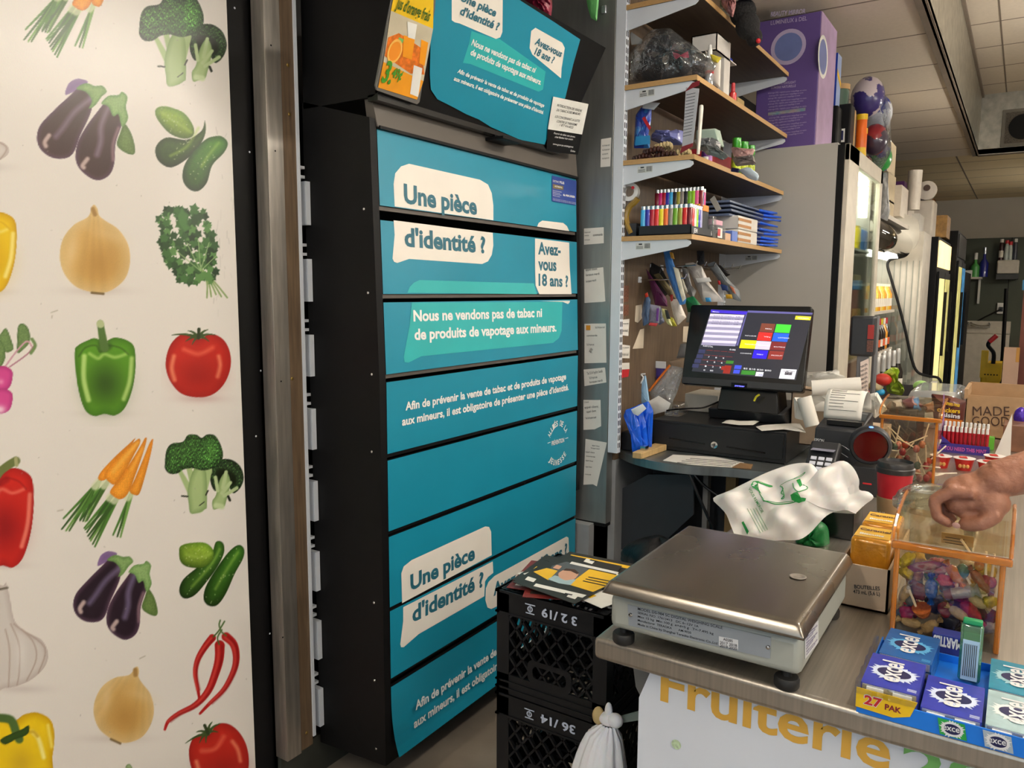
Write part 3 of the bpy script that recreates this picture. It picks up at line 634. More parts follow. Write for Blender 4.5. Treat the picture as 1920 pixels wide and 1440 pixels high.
        for a in ((322, 628), (348, 640), (360, 646), (392, 640), (404, 628), (352, 620), (390, 618)): line([f(372, 632), f((372+a[0])/2, (632+a[1])/2-3), f(*a)], 2.4, '3c5228', 1, 1, taper=(3.4, .6))
        line([f(372, 634), f(373, 617)], 3, '2c3a1e', 1, 1)
    tom(ident, 1); tom(lambda x, y: (415+((x-372)*cos(.5)+(y-690)*sin(.5))*.95*.96, 1428+(-(x-372)*sin(.5)*.9+(y-690)*cos(.5))*1.05), 1)
    # radishes
    for pts in (((2, 625), (12, 616), (22, 640), (25, 655), (10, 660), (-5, 640)), ((34, 612), (44, 607), (54, 618), (56, 640), (44, 655), (33, 662), (32, 640)), ((-5, 640), (6, 645), (10, 670), (0, 690), (-10, 690))): blob(list(pts), '6e8a54', '4f6a3c', 5, tex=noise_tex(.5, .08))
    line([(8, 690), (30, 660), (50, 640), (60, 650)], 1.6, 'c898a8', 1, 1); line([(18, 688), (50, 665), (64, 648)], 1.4, 'b07c8c', 1, 1); line([(60, 636), (66, 648), (58, 662)], 3, '6e8a54', 1, 2)
    for cy in (712, 754): blob([(24, cy-8), (20, cy-20), (4, cy-26), (-14, cy-18), (-16, cy+12), (0, cy+22), (18, cy+14)], 'd04a90', 'a83074', 9); 
    glow(0, 768, 12, 9, 0, 'f4dfe8', .9); glow(2, 716, 6, 6, 0, 'f0a8cc', .7)
    # garlic
    def garlic(f):
        shadow(*f(40, 1292), 55, 9, .3)
        blob([f(x, y) for x, y in ((6, 1098), (10, 1092), (14, 1100), (20, 1130), (28, 1165), (50, 1185), (78, 1200), (90, 1225), (84, 1250), (62, 1272), (38, 1284), (10, 1290), (-20, 1285), (-20, 1110))], 'd2ccc6', 'bcb0aa', 12)
        for pts in (((26, 1170), (60, 1200), (68, 1235), (50, 1276)), ((20, 1170), (36, 1210), (36, 1260), (32, 1284)), ((10, 1180), (18, 1220), (16, 1288)), ((40, 1180), (84, 1215), (72, 1262))): line([f(*p) for p in pts], 1.2, 'a89488', .8, 2)
        line([f(0, 1105), f(14, 1102)], 2, '5e5444', .9, 2); glow(*f(40, 1225), 12, 40, 0, 'e8e4e0', .5)
    garlic(ident); garlic(lambda x, y: (x*.9-64, 275+(y-1215)*.5))
    # chillies
    for pts, w0 in (((( 398, 1196), (385, 1212), (371, 1236), (366, 1262), (371, 1292), (374, 1312)), 7), (((412, 1210), (411, 1235), (404, 1262), (390, 1296), (366, 1322), (335, 1338), (316, 1352), (309, 1368)), 9.5), (((424, 1194), (438, 1208), (443, 1232), (438, 1258), (420, 1292), (394, 1318), (375, 1338)), 8.5)):
        pl = list(pts); n_ = len(pl)
        for j in range(n_-1):
            a0 = w0*(1-.8*(j/(n_-1))**1.3); a1 = w0*(1-.8*((j+1)/(n_-1))**1.3)
        line(pl, w0, 'b41f1e', 1, 1.4, taper=(w0, 2.2)); line([(x-w0*.25, y+1) for x, y in pl[:-1]], 1.8, 'e4685a', .55, 4); line([(x+w0*.45, y+1) for x, y in pl[:-1]], 1.6, '7c1216', .6, 4)
    for pts in (((400, 1194), (410, 1183), (421, 1165)), ((424, 1192), (415, 1184), (411, 1172), (413, 1163)), ((411, 1208), (408, 1195), (416, 1181))): line(list(pts), 1.4, '4c6a34', 1, 1)
    blob([(236, 1440), (238, 1434), (244, 1433), (248, 1442)], '9ab080', '5c7a48', 3)
    # scuffs and specks
    for (a, b_) in (((96, 586), (108, 582)), ((98, 592), (97, 596)), ((108, 958), (118, 956)), ((262, 1235), (272, 1230))): line([a, b_], 1.0, 'a8a08e', .7, 1.5)
    for i in range(60): x, y = rnd.uniform(20, 470), rnd.uniform(0, 1440); line([(x, y), (x+rnd.uniform(-2, 2), y+rnd.uniform(-2, 2))], .8, '9a948c', rnd.uniform(.2, .7), 1)
    for i in range(26): x, y = rnd.uniform(400, 440), rnd.uniform(230, 620); line([(x, y), (x+rnd.uniform(-3, 3), y+rnd.uniform(4, 22))], .7, '8c8884', rnd.uniform(.1, .35), 1.5)
    L = np.where(C <= .04045, C/12.92, ((C+.055)/1.055)**2.4)
    me = bpy.data.meshes.new('vegetable_print')
    idx = np.arange(N).reshape(nz, nx); quads = np.stack([idx[:-1, :-1], idx[:-1, 1:], idx[1:, 1:], idx[1:, :-1]], -1).reshape(-1, 4)
    me.vertices.add(N); me.vertices.foreach_set('co', np.stack([gx.ravel(), np.full(N, YP), gz.ravel()], 1).astype(np.float32).ravel())
    nq = len(quads); me.loops.add(nq*4); me.loops.foreach_set('vertex_index', quads.astype(np.int32).ravel())
    me.polygons.add(nq); me.polygons.foreach_set('loop_start', np.arange(0, nq*4, 4, dtype=np.int32)); me.update(calc_edges=True)
    at_ = me.color_attributes.new('print', 'FLOAT_COLOR', 'POINT'); at_.data.foreach_set('color', np.concatenate([L, np.ones((N, 1))], 1).astype(np.float32).ravel())
    m = bpy.data.materials.new('glossy_vegetable_print'); m.use_nodes = True; nt = m.node_tree; bs = nt.nodes['Principled BSDF']
    an = nt.nodes.new('ShaderNodeVertexColor'); an.layer_name = 'print'
    nz_ = nt.nodes.new('ShaderNodeTexNoise'); nz_.inputs['Scale'].default_value = 420; mx = nt.nodes.new('ShaderNodeMix'); mx.data_type = 'RGBA'; mx.blend_type = 'MULTIPLY'; mx.inputs[0].default_value = .06
    nt.links.new(an.outputs[0], mx.inputs[6]); nt.links.new(nz_.outputs[1], mx.inputs[7]); nt.links.new(mx.outputs[2], bs.inputs['Base Color'])
    bs.inputs['Roughness'].default_value = .3; bp = nt.nodes.new('ShaderNodeBump'); bp.inputs['Strength'].default_value = .06; bp.inputs['Distance'].default_value = .002
    nt.links.new(nz_.outputs[0], bp.inputs['Height']); nt.links.new(bp.outputs[0], bs.inputs['Normal'])
    me.materials.append(m)
    t = thing('printed_panel', 'glossy white panel printed with rows of vegetables at the left', 'panel', (.95, 1.77, 0))
    o = bpy.data.objects.new('vegetable_print', me); COL.objects.link(o); o.parent = t; o.matrix_parent_inverse = Matrix.Translation((-.95, -1.77, 0))
    b = MB(); b.box((X0, 1.76, Z0), (X1, 1.79, Z1), m_white); b.build('backing', t, bevel=.003)
veg_panel()
# ------------------------------------------------------------------ main counter
m_st_c = steel('stainless_counter', (178, 171, 160), .34, (1, 40, 1), 5, .1, .2, .85)
m_board = mat('white_plastic_board', (222, 228, 238), .5, var=.03, scale=4)
m_must = mat('mustard_print', (226, 176, 74), .5); m_grn = mat('green_print', (122, 190, 104), .5)
m_lam = mat('counter_body', (62, 62, 62), .6)
t = thing('shop_counter', 'long stainless topped counter carrying the weighing scale, sweets and receipt printer', 'counter', (2.7, -.1, 0))
b = MB(); b.box((1.155, -.95, .86), (4.35, .586, .9), m_st_c); part(b.build('countertop', t, bevel=.009, seg=3), 'brushed stainless top with rolled edge')
b = MB(); b.box((1.26, -.92, 0), (4.3, .515, .86), m_lam); b.build('base', t)
b = MB(); q = [P(x, y, X=1.2) for x, y in ((1186, 1240), (1225, 1250), (1220, 1262), (1213, 1313), (1203, 1310), (1192, 1288))]; b.slab([(1.2, v.y, v.z) for v in q], (.05, 0, 0), mat('grey_bracket', (120, 122, 122), .45, .6)); b.build('corner_bracket', t)
b = MB(); q = [P(x, y, X=1.19) for x, y in ((1221, 1256), (1198, 1308), (1193, 1500))]; b.slab([(1.19, v.y, v.z) for v in q]+[(1.19, -.9, q[2].z), (1.19, -.9, .857)], (.008, 0, 0), m_board)
sg = b.build('sign_board', t)
b = MB(); A = P(1238, 1313, X=1.189); B_ = P(1668, 1446, X=1.189); B_.z = A.z = (A.z+B_.z)/2
B_.z = A.z = .803
b.text('Fruiterie', (1.1895, A.y, A.z), (1.1895, B_.y, A.z), .066, (0, 0, 1), m_must, .02, .0006)
b.text('2000', (1.1895, P(1690, 1440, X=1.189).y, A.z-.004), (1.1895, P(1690, 1440, X=1.189).y-.23, A.z-.004), .058, (0, 0, 1), m_grn, .02, .0006)
q = P(1268, 1396, X=1.189); b.lathe([(0, 0), (.0085, 0), (.0085, .0004), (0, .0004)], q, mat('green_sticker', (186, 208, 172), .6, var=.3, scale=200), 20, (-1, 0, 0))
part(b.build('printed_lettering', sg), 'mustard and green shop lettering')
# ------------------------------------------------------------------ weighing scale
m_cream = mat('scale_grey_plastic', (166, 170, 162), .4, var=.03)
m_st_p2 = steel('platter_steel', (150, 143, 133), .25, (1, 6, 1), 3, .1, .16)
m_rub = mat('black_rubber', (28, 28, 28), .6)
m_plate = mat('rating_plate', (168, 178, 188), .35, .4)
t = thing('weighing_scale', 'grey digital weighing scale with stainless platter standing on the counter corner', 'scale', (1.32, .395, .9))
b = MB(); b.box((1.148, .238, .928), (1.5, .553, .99), m_cream); part(b.build('housing', t, bevel=.012, seg=3), 'grey plastic housing')
def plat(u, v):
    x = 1.126+.386*u; y = .232+.324*v; e = min(u, 1-u)*.386; f = min(v, 1-v)*.324; d = min(e, f); z = 1.017
    if d < .012: z -= .02*(1-d/.012)**2
    return Vector((x, y, z+.0015*min(1, max(0, (d-.012)/.01))))
us = [0, .004, .010, .018, .026, .034, .05, .5, .95, .966, .974, .982, .99, .996, 1]
b = MB(); vs = [plat(u, v) for v in us for u in us]; n_ = len(us)
b.add(vs, [(j*n_+i, j*n_+i+1, (j+1)*n_+i+1, (j+1)*n_+i) for j in range(n_-1) for i in range(n_-1)], m_st_p2)
part(b.build('platter', t, smooth=True, solid=.002, angle=60), 'shiny stainless platter with rounded lip')
b = MB(); q = P(1496, 1082, Z=1.0195); b.lathe([(.006, 0), (.013, .0004), (.014, .0012), (.012, .0016), (.006, .0004), (0, .0006)], q, m_st_v, 24); b.build('spirit_level', t)
b = MB(); b.box((1.19, .27, .985), (1.46, .52, 1.003), m_rub); b.build('platter_support', t)
for (x, y) in ((1.168, .535), (1.168, .262), (1.475, .535), (1.475, .262)):
    b = MB(); b.lathe([(0, 0), (.017, 0), (.019, .003), (.019, .014), (.017, .017), (.007, .018), (.007, .029)], (x, y, .9), m_rub, 18); b.build('foot', t, smooth=True)
b = MB(); X = 1.1474
pl = [P(x, y, X=X) for x, y in ((1177, 1133), (1446, 1195), (1444, 1235), (1179, 1172))]; b.slab(pl, (-.0008, 0, 0), m_plate)
for (x, y) in ((1182, 1153), (1440, 1214)): b.lathe([(0, 0), (.004, 0), (.003, .0015), (0, .002)], P(x, y, X=X-.0008), mat('screw_chrome', 'dddddd', .2, 1), 10, (-1, 0, 0))
for tt, a, c, cap in (('MODEL DS-984 SC DIGITAL WEIGHING SCALE', (1196, 1143.5), (1355, 1179.5), 5.2), ('SERIAL NO. 17613413   DC 6~12V 1A', (1196, 1150.5), (1310, 1176.5), 4.2), ('Max 15 kg  Min 100 g  e=d=5 g   T=-7.495 kg', (1196, 1157.5), (1338, 1190), 4.2), ('Manufacturer  TERAOKA       AM-9020', (1196, 1164.5), (1296, 1188.5), 4.2), ('Made in China by Shanghai Teraoka Electronic Co.,Ltd', (1196, 1172), (1345, 1208.5), 4.4)):
    A, B_ = P(*a, X=X-.001), P(*c, X=X-.001); b.text(tt, A, B_, (A-P(a[0], a[1]-cap, X=X-.001)).length, (0, 0, 1), m_ink, .005, .0004)
st = [P(x, y, X=X-.0009) for x, y in ((1348, 1193), (1384, 1200), (1384, 1218), (1348, 1210))]; b.slab(st, (-.0003, 0, 0), m_white)
for tt, a, c in (('A0285', (1356, 1200.5), (1374, 1204.5)), ('2017 2018', (1350, 1206.5), (1382, 1213)), ('2019 2020', (1350, 1212.5), (1382, 1219))): b.text(tt, P(*a, X=X-.0014), P(*c, X=X-.0014), .0045, (0, 0, 1), m_ink, .01, .0004)
part(b.build('rating_plate', t), 'silver rating plate with printed text')
b = MB(); Y = .2375; pl = [P(x, y, Y=Y) for x, y in ((1509, 1185), (1534, 1163), (1534, 1205), (1509, 1236))]; b.slab(pl, (0, -.0005, 0), m_white)
for j in range(8): a = P(1511, 1192+j*5.4, Y=Y-.0006); c = P(1532-4*(j % 3), 1174+j*4.4+4*(j % 3)*.7, Y=Y-.0006); b.text('Vérifié conforme poids', a, c, .0035, (0, 0, 1), mat('violet_ink', (80, 70, 130), .6), .02, .0003)
part(b.build('sticker', t), 'white sticker with violet print')
# ------------------------------------------------------------------ milk crates and the leaflets on them
m_crate = mat('black_crate', (20, 22, 26), .42, var=.15, scale=20, spec=.4)
m_crtx = mat('crate_white_print', (198, 208, 226), .6)
CX, CY, CS, CH = 1.483, .718, .297, .262
def crate(z0, label, num, glyph=True):
    t = thing('milk_crate', label, 'crate', (CX+CS/2, CY+CS/2, z0), 'stacked black milk crates')
    b = MB(); x0, y0, x1, y1 = CX, CY, CX+CS, CY+CS; z1 = z0+CH-.002
    w = .006
    for (a, c) in (((x0, y0), (x1, y0+w)), ((x0, y1-w), (x1, y1)), ((x0, y0), (x0+w, y1)), ((x1-w, y0), (x1, y1))):
        b.box((*a, z1-.055), (*c, z1), m_crate); b.box((*a, z0), (*c, z0+.05), m_crate)
        b.box((a[0]-.003, a[1]-.003, z1-.006), (c[0]+.003, c[1]+.003, z1), m_crate); b.box((a[0]-.003, a[1]-.003, z1-.058), (c[0]+.003, c[1]+.003, z1-.053), m_crate)
        b.box((a[0]-.003, a[1]-.003, z0+.012), (c[0]+.003, c[1]+.003, z0+.016), m_crate); b.box((a[0]-.003, a[1]-.003, z0+.03), (c[0]+.003, c[1]+.003, z0+.034), m_crate)
    for (x, y) in ((x0, y0), (x1-.035, y0), (x0, y1-.035), (x1-.035, y1-.035)): b.box((x, y, z0), (x+.035, y+.035, z1-.001), m_crate)
    part(b.build('frame', t), 'rim, corners and base band')
    def face(o, ex, name):
        b = MB(); ez = Vector((0, 0, 1)); o = Vector(o); n = Vector(ex).cross(ez)
        W = CS-.07; H = CH-.055-.05
        for sgn in (1, -1):
            for i in range(-6, 12):
                # slanted lattice bars clipped to the open panel
                x_a = i*.038; pts = []
                s0 = -x_a/.8 if sgn > 0 else (x_a-W)/.8
                for tt in (0, 1):
                    pass
                za, zb = 0.0, H
                xa = x_a if sgn > 0 else W-x_a; xb = xa+sgn*H*.8
                lo, hi = 0.0, 1.0
                for (p, d) in ((xa, xb-xa),):
                    t0, t1 = sorted(((0-p)/d, (W-p)/d)); lo, hi = max(lo, t0), min(hi, t1)
                if hi-lo < .08: continue
                pA = o+Vector(ex)*(xa+(xb-xa)*lo)+ez*(za+(zb-za)*lo); pB = o+Vector(ex)*(xa+(xb-xa)*hi)+ez*(za+(zb-za)*hi)
                d = (pB-pA).normalized(); s_ = d.cross(n)*.0025
                b.slab([pA-s_, pA+s_, pB+s_, pB-s_], n*-.008, m_crate)
        # handle opening surround
        hx0, hx1, hz0, hz1 = W*.30, W*.70, .012, .042
        out = rpoly([(hx0-.016, 0), (hx1+.016, 0), (hx1+.016, hz1+.014), (hx0-.016, hz1+.014)], [0, 0, .02, .02]); inn = rpoly([(hx0, hz0), (hx1, hz0), (hx1, hz1), (hx0, hz1)], .012)
        k = len(inn); ou = [(min(max(x, hx0-.016), hx1+.016), z) for x, z in inn]
        q = lambda p, l: o+Vector(ex)*p[0]+ez*p[1]+n*l
        cx_, cz_ = (hx0+hx1)/2, (hz0+hz1)/2; ring = [((x-cx_)*1.32+cx_, (z-cz_)*1.9+cz_) for x, z in inn]
        vs = [q(p, .002) for p in inn]+[q(p, .002) for p in ring]; b.add(vs, [(i, (i+1) % k, k+(i+1) % k, k+i) for i in range(k)], m_crate)
        b.build(name, t)
    zz = z0+.05
    face((x0+.001, y1-.035, zz), (0, -1, 0), 'lattice_wall'); face((x0+.035, y0+.001, zz), (1, 0, 0), 'lattice_wall')
    face((x1-.001, y0+.035, zz), (0, 1, 0), 'lattice_wall'); face((x1-.035, y1-.001, zz), (-1, 0, 0), 'lattice_wall')
    b = MB()
    for i in range(9):
        a = x0+.012+i*.034; b.box((a, y0+.004, z1-.012), (a+.006, y1-.004, z1-.004), m_crate); a = y0+.012+i*.034; b.box((x0+.004, a, z1-.012), (x1-.004, a+.006, z1-.004), m_crate)
    b.build('grid_bottom', t)
    b = MB(); z = z1-.018
    b.text(num, (x0-.0035, y0+.075, z), (x0-.0035, y0+.168, z), .021, (0, 0, -1), m_crtx, .03, .0006)
    # emblem: a ringed anchor-like mark between two bars
    c = Vector((x0-.0035, y0+.2, z-.010)); b.lathe([(.0045, 0), (.0075, 0), (.0075, .0006), (.0045, .0006), (.0045, 0)], c, m_crtx, 16, (-1, 0, 0)); b.box((c.x-.0006, c.y-.014, c.z+.0095), (c.x, c.y+.014, c.z+.012), m_crtx); b.box((c.x-.0006, c.y-.012, c.z-.012), (c.x, c.y+.012, c.z-.0095), m_crtx); b.box((c.x-.0006, c.y-.001, c.z-.01), (c.x, c.y+.001, c.z+.01), m_crtx)
    part(b.build('printed_number', t), 'upside-down white number and round emblem')
crate(2*CH, 'black milk crate numbered 32/19, topmost of the stack, under the leaflets', '3 2 /19')
crate(CH, 'black milk crate numbered 36/14 under the top crate of the stack', '36 /14')
crate(0, 'black milk crate at the bottom of the stack, on the floor', '36 /14')
m_ykr = mat('leaflet_yellow', (236, 190, 40), .4); m_dk = mat('leaflet_black', (44, 40, 34), .4); m_lw = mat('leaflet_white', (232, 232, 226), .4); m_mar = mat('leaflet_maroon', (120, 44, 40), .4); m_skinp = mat('leaflet_portrait', (206, 160, 134), .5); m_shirt = mat('leaflet_shirt', (160, 188, 196), .5); m_gr = mat('leaflet_slate', (86, 92, 96), .5); m_bn = mat('leaflet_hair', (74, 50, 38), .5)
zt = 3*CH
for i, (dx, dy, rz, m1, lab) in enumerate(((.14, .17, .25, m_mar, 'maroon edged leaflet at the bottom of the pile on the crate'), (.17, .15, -.18, m_lw, 'white leaflet near the bottom of the pile, turned left'), (.12, .125, .42, m_mar, 'maroon leaflet fanned out towards the scale'), (.16, .16, .12, m_dk, 'dark leaflet in the middle of the fanned pile'), (.145, .12, -.3, m_lw, 'white edged leaflet below the top leaflet'), (.2, .12, .05, m_dk, 'dark banded leaflet with a white strip behind the top leaflet'))):
    R = Matrix.Rotation(rz, 3, 'Z'); c = Vector((CX+dx, CY+dy, zt+.0015+i*.0022)); b = MB(); b.cbox(c, (.2, .27, .0012), m1, R)
    for k in range(3): b.cbox(c+R @ Vector((-.07+.07*k, .02, .0008)), (.02, .2, .0003), [m_lw, m_ykr, m_dk][(k+i) % 3], R)
    tag(b.build('leaflet', loc=c), lab, 'leaflet', 'leaflets on the crate stack')
zt2 = zt+.0155
def L(px, py): q = P(px, py, Z=zt2); return q
b = MB()
b.slab([L(962, 1092), L(1078, 1133), L(1141, 1098), L(1166, 1062), L(1060, 1040), (L(1010, 1062))], (0, 0, .0012), m_dk)
def lp(pts, m, l): b.poly([L(*p)+Vector((0, 0, .0012+l)) for p in pts], m)
lp([(1000, 1073), (1025, 1066), (1046, 1071), (1028, 1089)], m_ykr, .0003); lp([(1066, 1097), (1105, 1068), (1158, 1080), (1136, 1100), (1112, 1111)], m_ykr, .0003)
lp([(1028, 1089), (1034, 1062), (1062, 1054), (1105, 1068), (1066, 1099)], m_gr, .0002)
lp([(1005, 1095), (1100, 1117), (1092, 1122), (1000, 1100)], m_lw, .0004); lp([(1068, 1058), (1072, 1054), (1160, 1074), (1158, 1078)], m_lw, .0004)
lp([(1027, 1087), (1040, 1080), (1056, 1084), (1080, 1088), (1070, 1098), (1048, 1095)], m_shirt, .0005)
lp(rpoly([(1048, 1084), (1046, 1076), (1058, 1069), (1076, 1070), (1086, 1077), (1078, 1087), (1060, 1090)], 4), m_skinp, .0006); lp([(1056, 1071), (1062, 1067), (1078, 1069), (1086, 1076), (1082, 1078), (1070, 1072)], m_bn, .0007)
lp(rpoly([(1036, 1066), (1044, 1060), (1054, 1063), (1048, 1069)], 2), m_skinp, .0005)
for j in range(3): lp([(1092+j*5, 1091-j*3.6), (1094+j*5, 1089.6-j*3.6), (1136+j*4, 1099-j*4.4), (1134+j*4, 1100.4-j*4.4)], m_dk, .0006)
for (x, y) in ((984, 1088), (1062, 1120), (1094, 1054)): lp([(x, y), (x+6, y-6), (x+22, y-1), (x+16, y+5)], m_lw, .0006)
for (x, y) in ((1058, 1115), (1105, 1052)): lp([(x, y), (x+2, y-2), (x+16, y+1), (x+14, y+3)], m_ink, .0007)
tag(b.build('leaflet', loc=L(1070, 1085)), 'glossy leaflet with yellow boxes and a portrait, topmost of the pile on the crate', 'leaflet', 'leaflets on the crate stack')
# ------------------------------------------------------------------ tied white bag hanging from a grey lever beside the counter
m_bagw = mat('white_bag', (232, 234, 240), .35, bump=.25, bscale=22, sss=.15)
b = MB(); a, c = P(1130, 1356, X=1.30), P(1200, 1342, X=1.30); b.slab([a+Vector((0, 0, -.006)), c+Vector((0, 0, -.009)), c+Vector((0, 0, .009)), a+Vector((0, 0, .003))], (.006, 0, 0), mat('lever_green_grey', (108, 122, 118), .4))
tag(b.build('bag_hook', loc=c), 'flat grey lever sticking out of the counter side with a bag tied on it', 'hook')
t = thing('tied_bag', 'white plastic bag knotted on the lever between crates and counter', 'bag', P(1140, 1350, X=1.28))
k = P(1141, 1348, X=1.285)
b = MB()
def bagf(u, v):
    a = 2*pi*u; h = v; r = .013+.072*h**.45+.006*sin(a*7+h*3)*h**.4+.003*sin(a*13)
    return k+Vector((cos(a)*r*.8, sin(a)*r+.03*h**.5, -.012-.36*h))
b.grid(bagf, 48, 16, m_bagw, True); b.build('body', t, smooth=True, angle=70)
b = MB(); b.ell(k, (.016, .020, .013), m_bagw); b.ell(k+Vector((-.004, -.016, .004)), (.014, .016, .014), m_bagw); b.ell(k+Vector((0, .0, .016)), (.007, .008, .018), m_bagw); b.ell(k+Vector((0, .022, .0)), (.012, .012, .018), mat('kraft_scrap', (196, 172, 120), .7)); b.build('knot', t, smooth=True)
# ------------------------------------------------------------------ chewing gum display
m_yel = mat('card_yellow', (238, 196, 30), .4); m_bluec = mat('card_blue', (22, 120, 226), .35); m_red = mat('print_red', (196, 34, 44), .4)
m_navy = mat('print_navy', (34, 36, 84), .35); m_silver = mat('blister_silver', (176, 180, 188), .25, .6); m_blist = mat('blister_white', (240, 242, 244), .3)
m_film = clear('shrink_film', gloss=.10, rough=.05, bump=.5, bscale=25)
t = thing('gum_display_tray', 'yellow and blue card tray reading 27 PAK holding gum packs at the counter edge', 'display tray', (1.25, .03, .9))
b = MB(); b.box((1.15, -.20, .9), (1.39, .160, .903), m_bluec); b.box((1.1495, -.20, .9), (1.152, .160, .926), m_bluec); b.box((1.388, -.2, .9), (1.39, .16, .915), m_bluec)
b.box((1.15, .158, .9), (1.39, .160, .92), m_bluec); b.build('tray', t)
b = MB(); X = 1.1488
b.slab([(X, .161, .909), (X, .161, .938), (X, .083, .938), (X, .091, .915), (X, .112, .907)], (-.0012, 0, 0), m_yel); b.build('front_flap', t)
b = MB(); b.text('27', (X-.0013, .151, .9165), (X-.0013, .126, .9165), .0145, (0, 0, 1), m_white, .055, .0003); b.text('27', (X-.0013, .150, .917), (X-.0013, .127, .917), .0135, (0, 0, 1), m_red, .03, .0006)
b.text('PAK', (X-.0013, .123, .9165), (X-.0013, .102, .9165), .0085, (0, 0, 1), mat('print_maroon', (130, 24, 50), .4), .03, .0006); part(b.build('printed_lettering', t), 'red 27 PAK lettering')
def star(c, ex, ey, r0, r1, n, m, b, seed=1):
    rr = random.Random(seed); pts = []
    for i in range(n*2):
        a = pi*i/n; r = (r1*rr.uniform(.85, 1.15) if i % 2 else r0); pts.append(Vector(c)+ex*(cos(a)*r)+ey*(sin(a)*r*.8))
    b.poly(pts, m)
def badge(b, c, ex, ey, n, s, star_m, dark, txt=m_white, lift=.0004):
    star(c+n*lift, ex, ey, .042*s, .050*s, 26, star_m, b); 
    k = 24; b.poly([c+n*lift*2+ex*(cos(2*pi*i/k)*.034*s)+ey*(sin(2*pi*i/k)*.024*s) for i in range(k)], dark)
for (nm, c, m) in (('green', P(1786, 1358, X=1.1485), mat('sticker_green', (40, 160, 70), .4)), ('grey', P(1872, 1382, X=1.1485), mat('sticker_pale', (170, 186, 200), .4))):
    b = MB(); c = Vector((1.1486, c.y, .9135)); b.slab([c+Vector((0, .018, .011)), c+Vector((0, -.014, .011)), c+Vector((0, -.018, -.011)), c+Vector((0, .014, -.011))], (-.0006, 0, 0), m)
    badge(b, c+Vector((-.0007, 0, 0)), Vector((0, -1, 0)), Vector((0, 0, 1)), Vector((-1, 0, 0)), .3, m_white, m_navy, lift=.0002)
    b.text('excel', c+Vector((-.0012, .011, -.003)), c+Vector((-.0012, -.011, -.002)), .009, (0, 0, 1), m_white, .015, .0002); part(b.build('flavour_sticker', t), nm+' sticker with small white lettering')
GUMC = {'blue': ((52, 62, 168), (214, 226, 250)), 'cool': ((30, 92, 160), (90, 170, 220)), 'teal': ((168, 196, 200), (226, 236, 236)), 'aqua': ((42, 138, 166), (160, 204, 214))}
def gum(x0, y1, z0, col, label, sx=.108, sy=.073, h=.0125, rz=0):
    c1, c2 = GUMC[col]; o = Vector((x0, y1, z0)); R = Matrix.Rotation(rz, 3, 'Z'); ex = R @ Vector((1, 0, 0)); ey = R @ Vector((0, -1, 0)); n = Vector((0, 0, 1))
    t = thing('gum_pack', label, 'gum pack', o, 'chewing gum packs in the tray'); q = lambda a, b_, c_: o+ex*a+ey*b_+n*c_
    mp = mat('gum_card_'+col, c1, .3, var=.12, scale=60)
    b = MB(); b.hexa([q(0, 0, 0), q(sx, 0, 0), q(sx, sy, 0), q(0, sy, 0), q(0, 0, h), q(sx, 0, h), q(sx, sy, h), q(0, sy, h)], mp)
    c = q(sx*.48, sy*.5, h); ms = mat('gum_burst_'+col, c2, .35, var=.05); badge(b, c, ey, ex, n, .66, ms, m_navy)
    for j in range(3): b.poly([q(.006+j*.003, sy*.8, h+.0003), q(.0075+j*.003, sy*.8, h+.0003), q(.0075+j*.003, sy*.96, h+.0003), q(.006+j*.003, sy*.96, h+.0003)], ms)
    b.text('excel', q(sx*.2, sy*.62, h+.001), q(sx*.83, sy*.62, h+.001), .030, ey*-1, m_white, .022, .0003)
    b.build('card_sleeve', t)
    b = MB(); b.hexa([q(-.002, .002, .001), q(0, .002, .001), q(0, sy-.002, .001), q(-.002, sy-.002, .001), q(-.002, .002, h-.001), q(0, .002, h-.001), q(0, sy-.002, h-.001), q(-.002, sy-.002, h-.001)], m_silver)
    for (a0, a1) in ((.008, .030), (.042, .066)): b.hexa([q(-.005, a0, .003), q(-.001, a0, .003), q(-.001, a1, .003), q(-.005, a1, .003), q(-.005, a0, h-.003), q(-.001, a0, h-.003), q(-.001, a1, h-.003), q(-.005, a1, h-.003)], m_blist)
    b.build('blister', t)
for k in range(3): gum(1.158, .157, .9035+.0135*k+.0, 'blue', ['deep blue gum pack lowest in the left front stack', 'deep blue gum pack in the middle of the left front stack', 'deep blue gum pack on top of the left front stack'][k])
for k in range(3): gum(1.272, .150, .9035+.0135*k, 'cool', ['bright blue gum pack lowest in the left rear stack', 'bright blue gum pack in the middle of the left rear stack', 'bright blue gum pack on top of the left rear stack'][k], rz=-.03)
for k in range(2): gum(1.157, .080, .9035+.0135*k, 'blue', ['deep blue gum pack under the one on the centre stack', 'deep blue gum pack on top of the centre stack, next to the mint box'][k])
for k in range(2): gum(1.157, .003, .9035+.0135*k, 'teal', ['pale silver gum pack under the one on the right front stack', 'pale silver gum pack on top of the right front stack'][k])
for k in range(2): gum(1.272, .003, .9035+.0135*k, 'aqua', ['teal gum pack under the one on the right rear stack', 'teal gum pack on top of the right rear stack'][k])
b = MB(); b.grid(lambda u, v: Vector((1.146+.245*u, .163+.001*sin(u*40), .9+.046*v)), 20, 4, m_film); b.grid(lambda u, v: Vector((1.146+.0015*sin(u*30), .163-.08*u, .93+.0185*v)), 12, 4, m_film)
tag(b.build('shrink_wrap', loc=(1.2, .16, .9)), 'torn clear shrink film around the left gum stacks in the tray', 'film wrap')
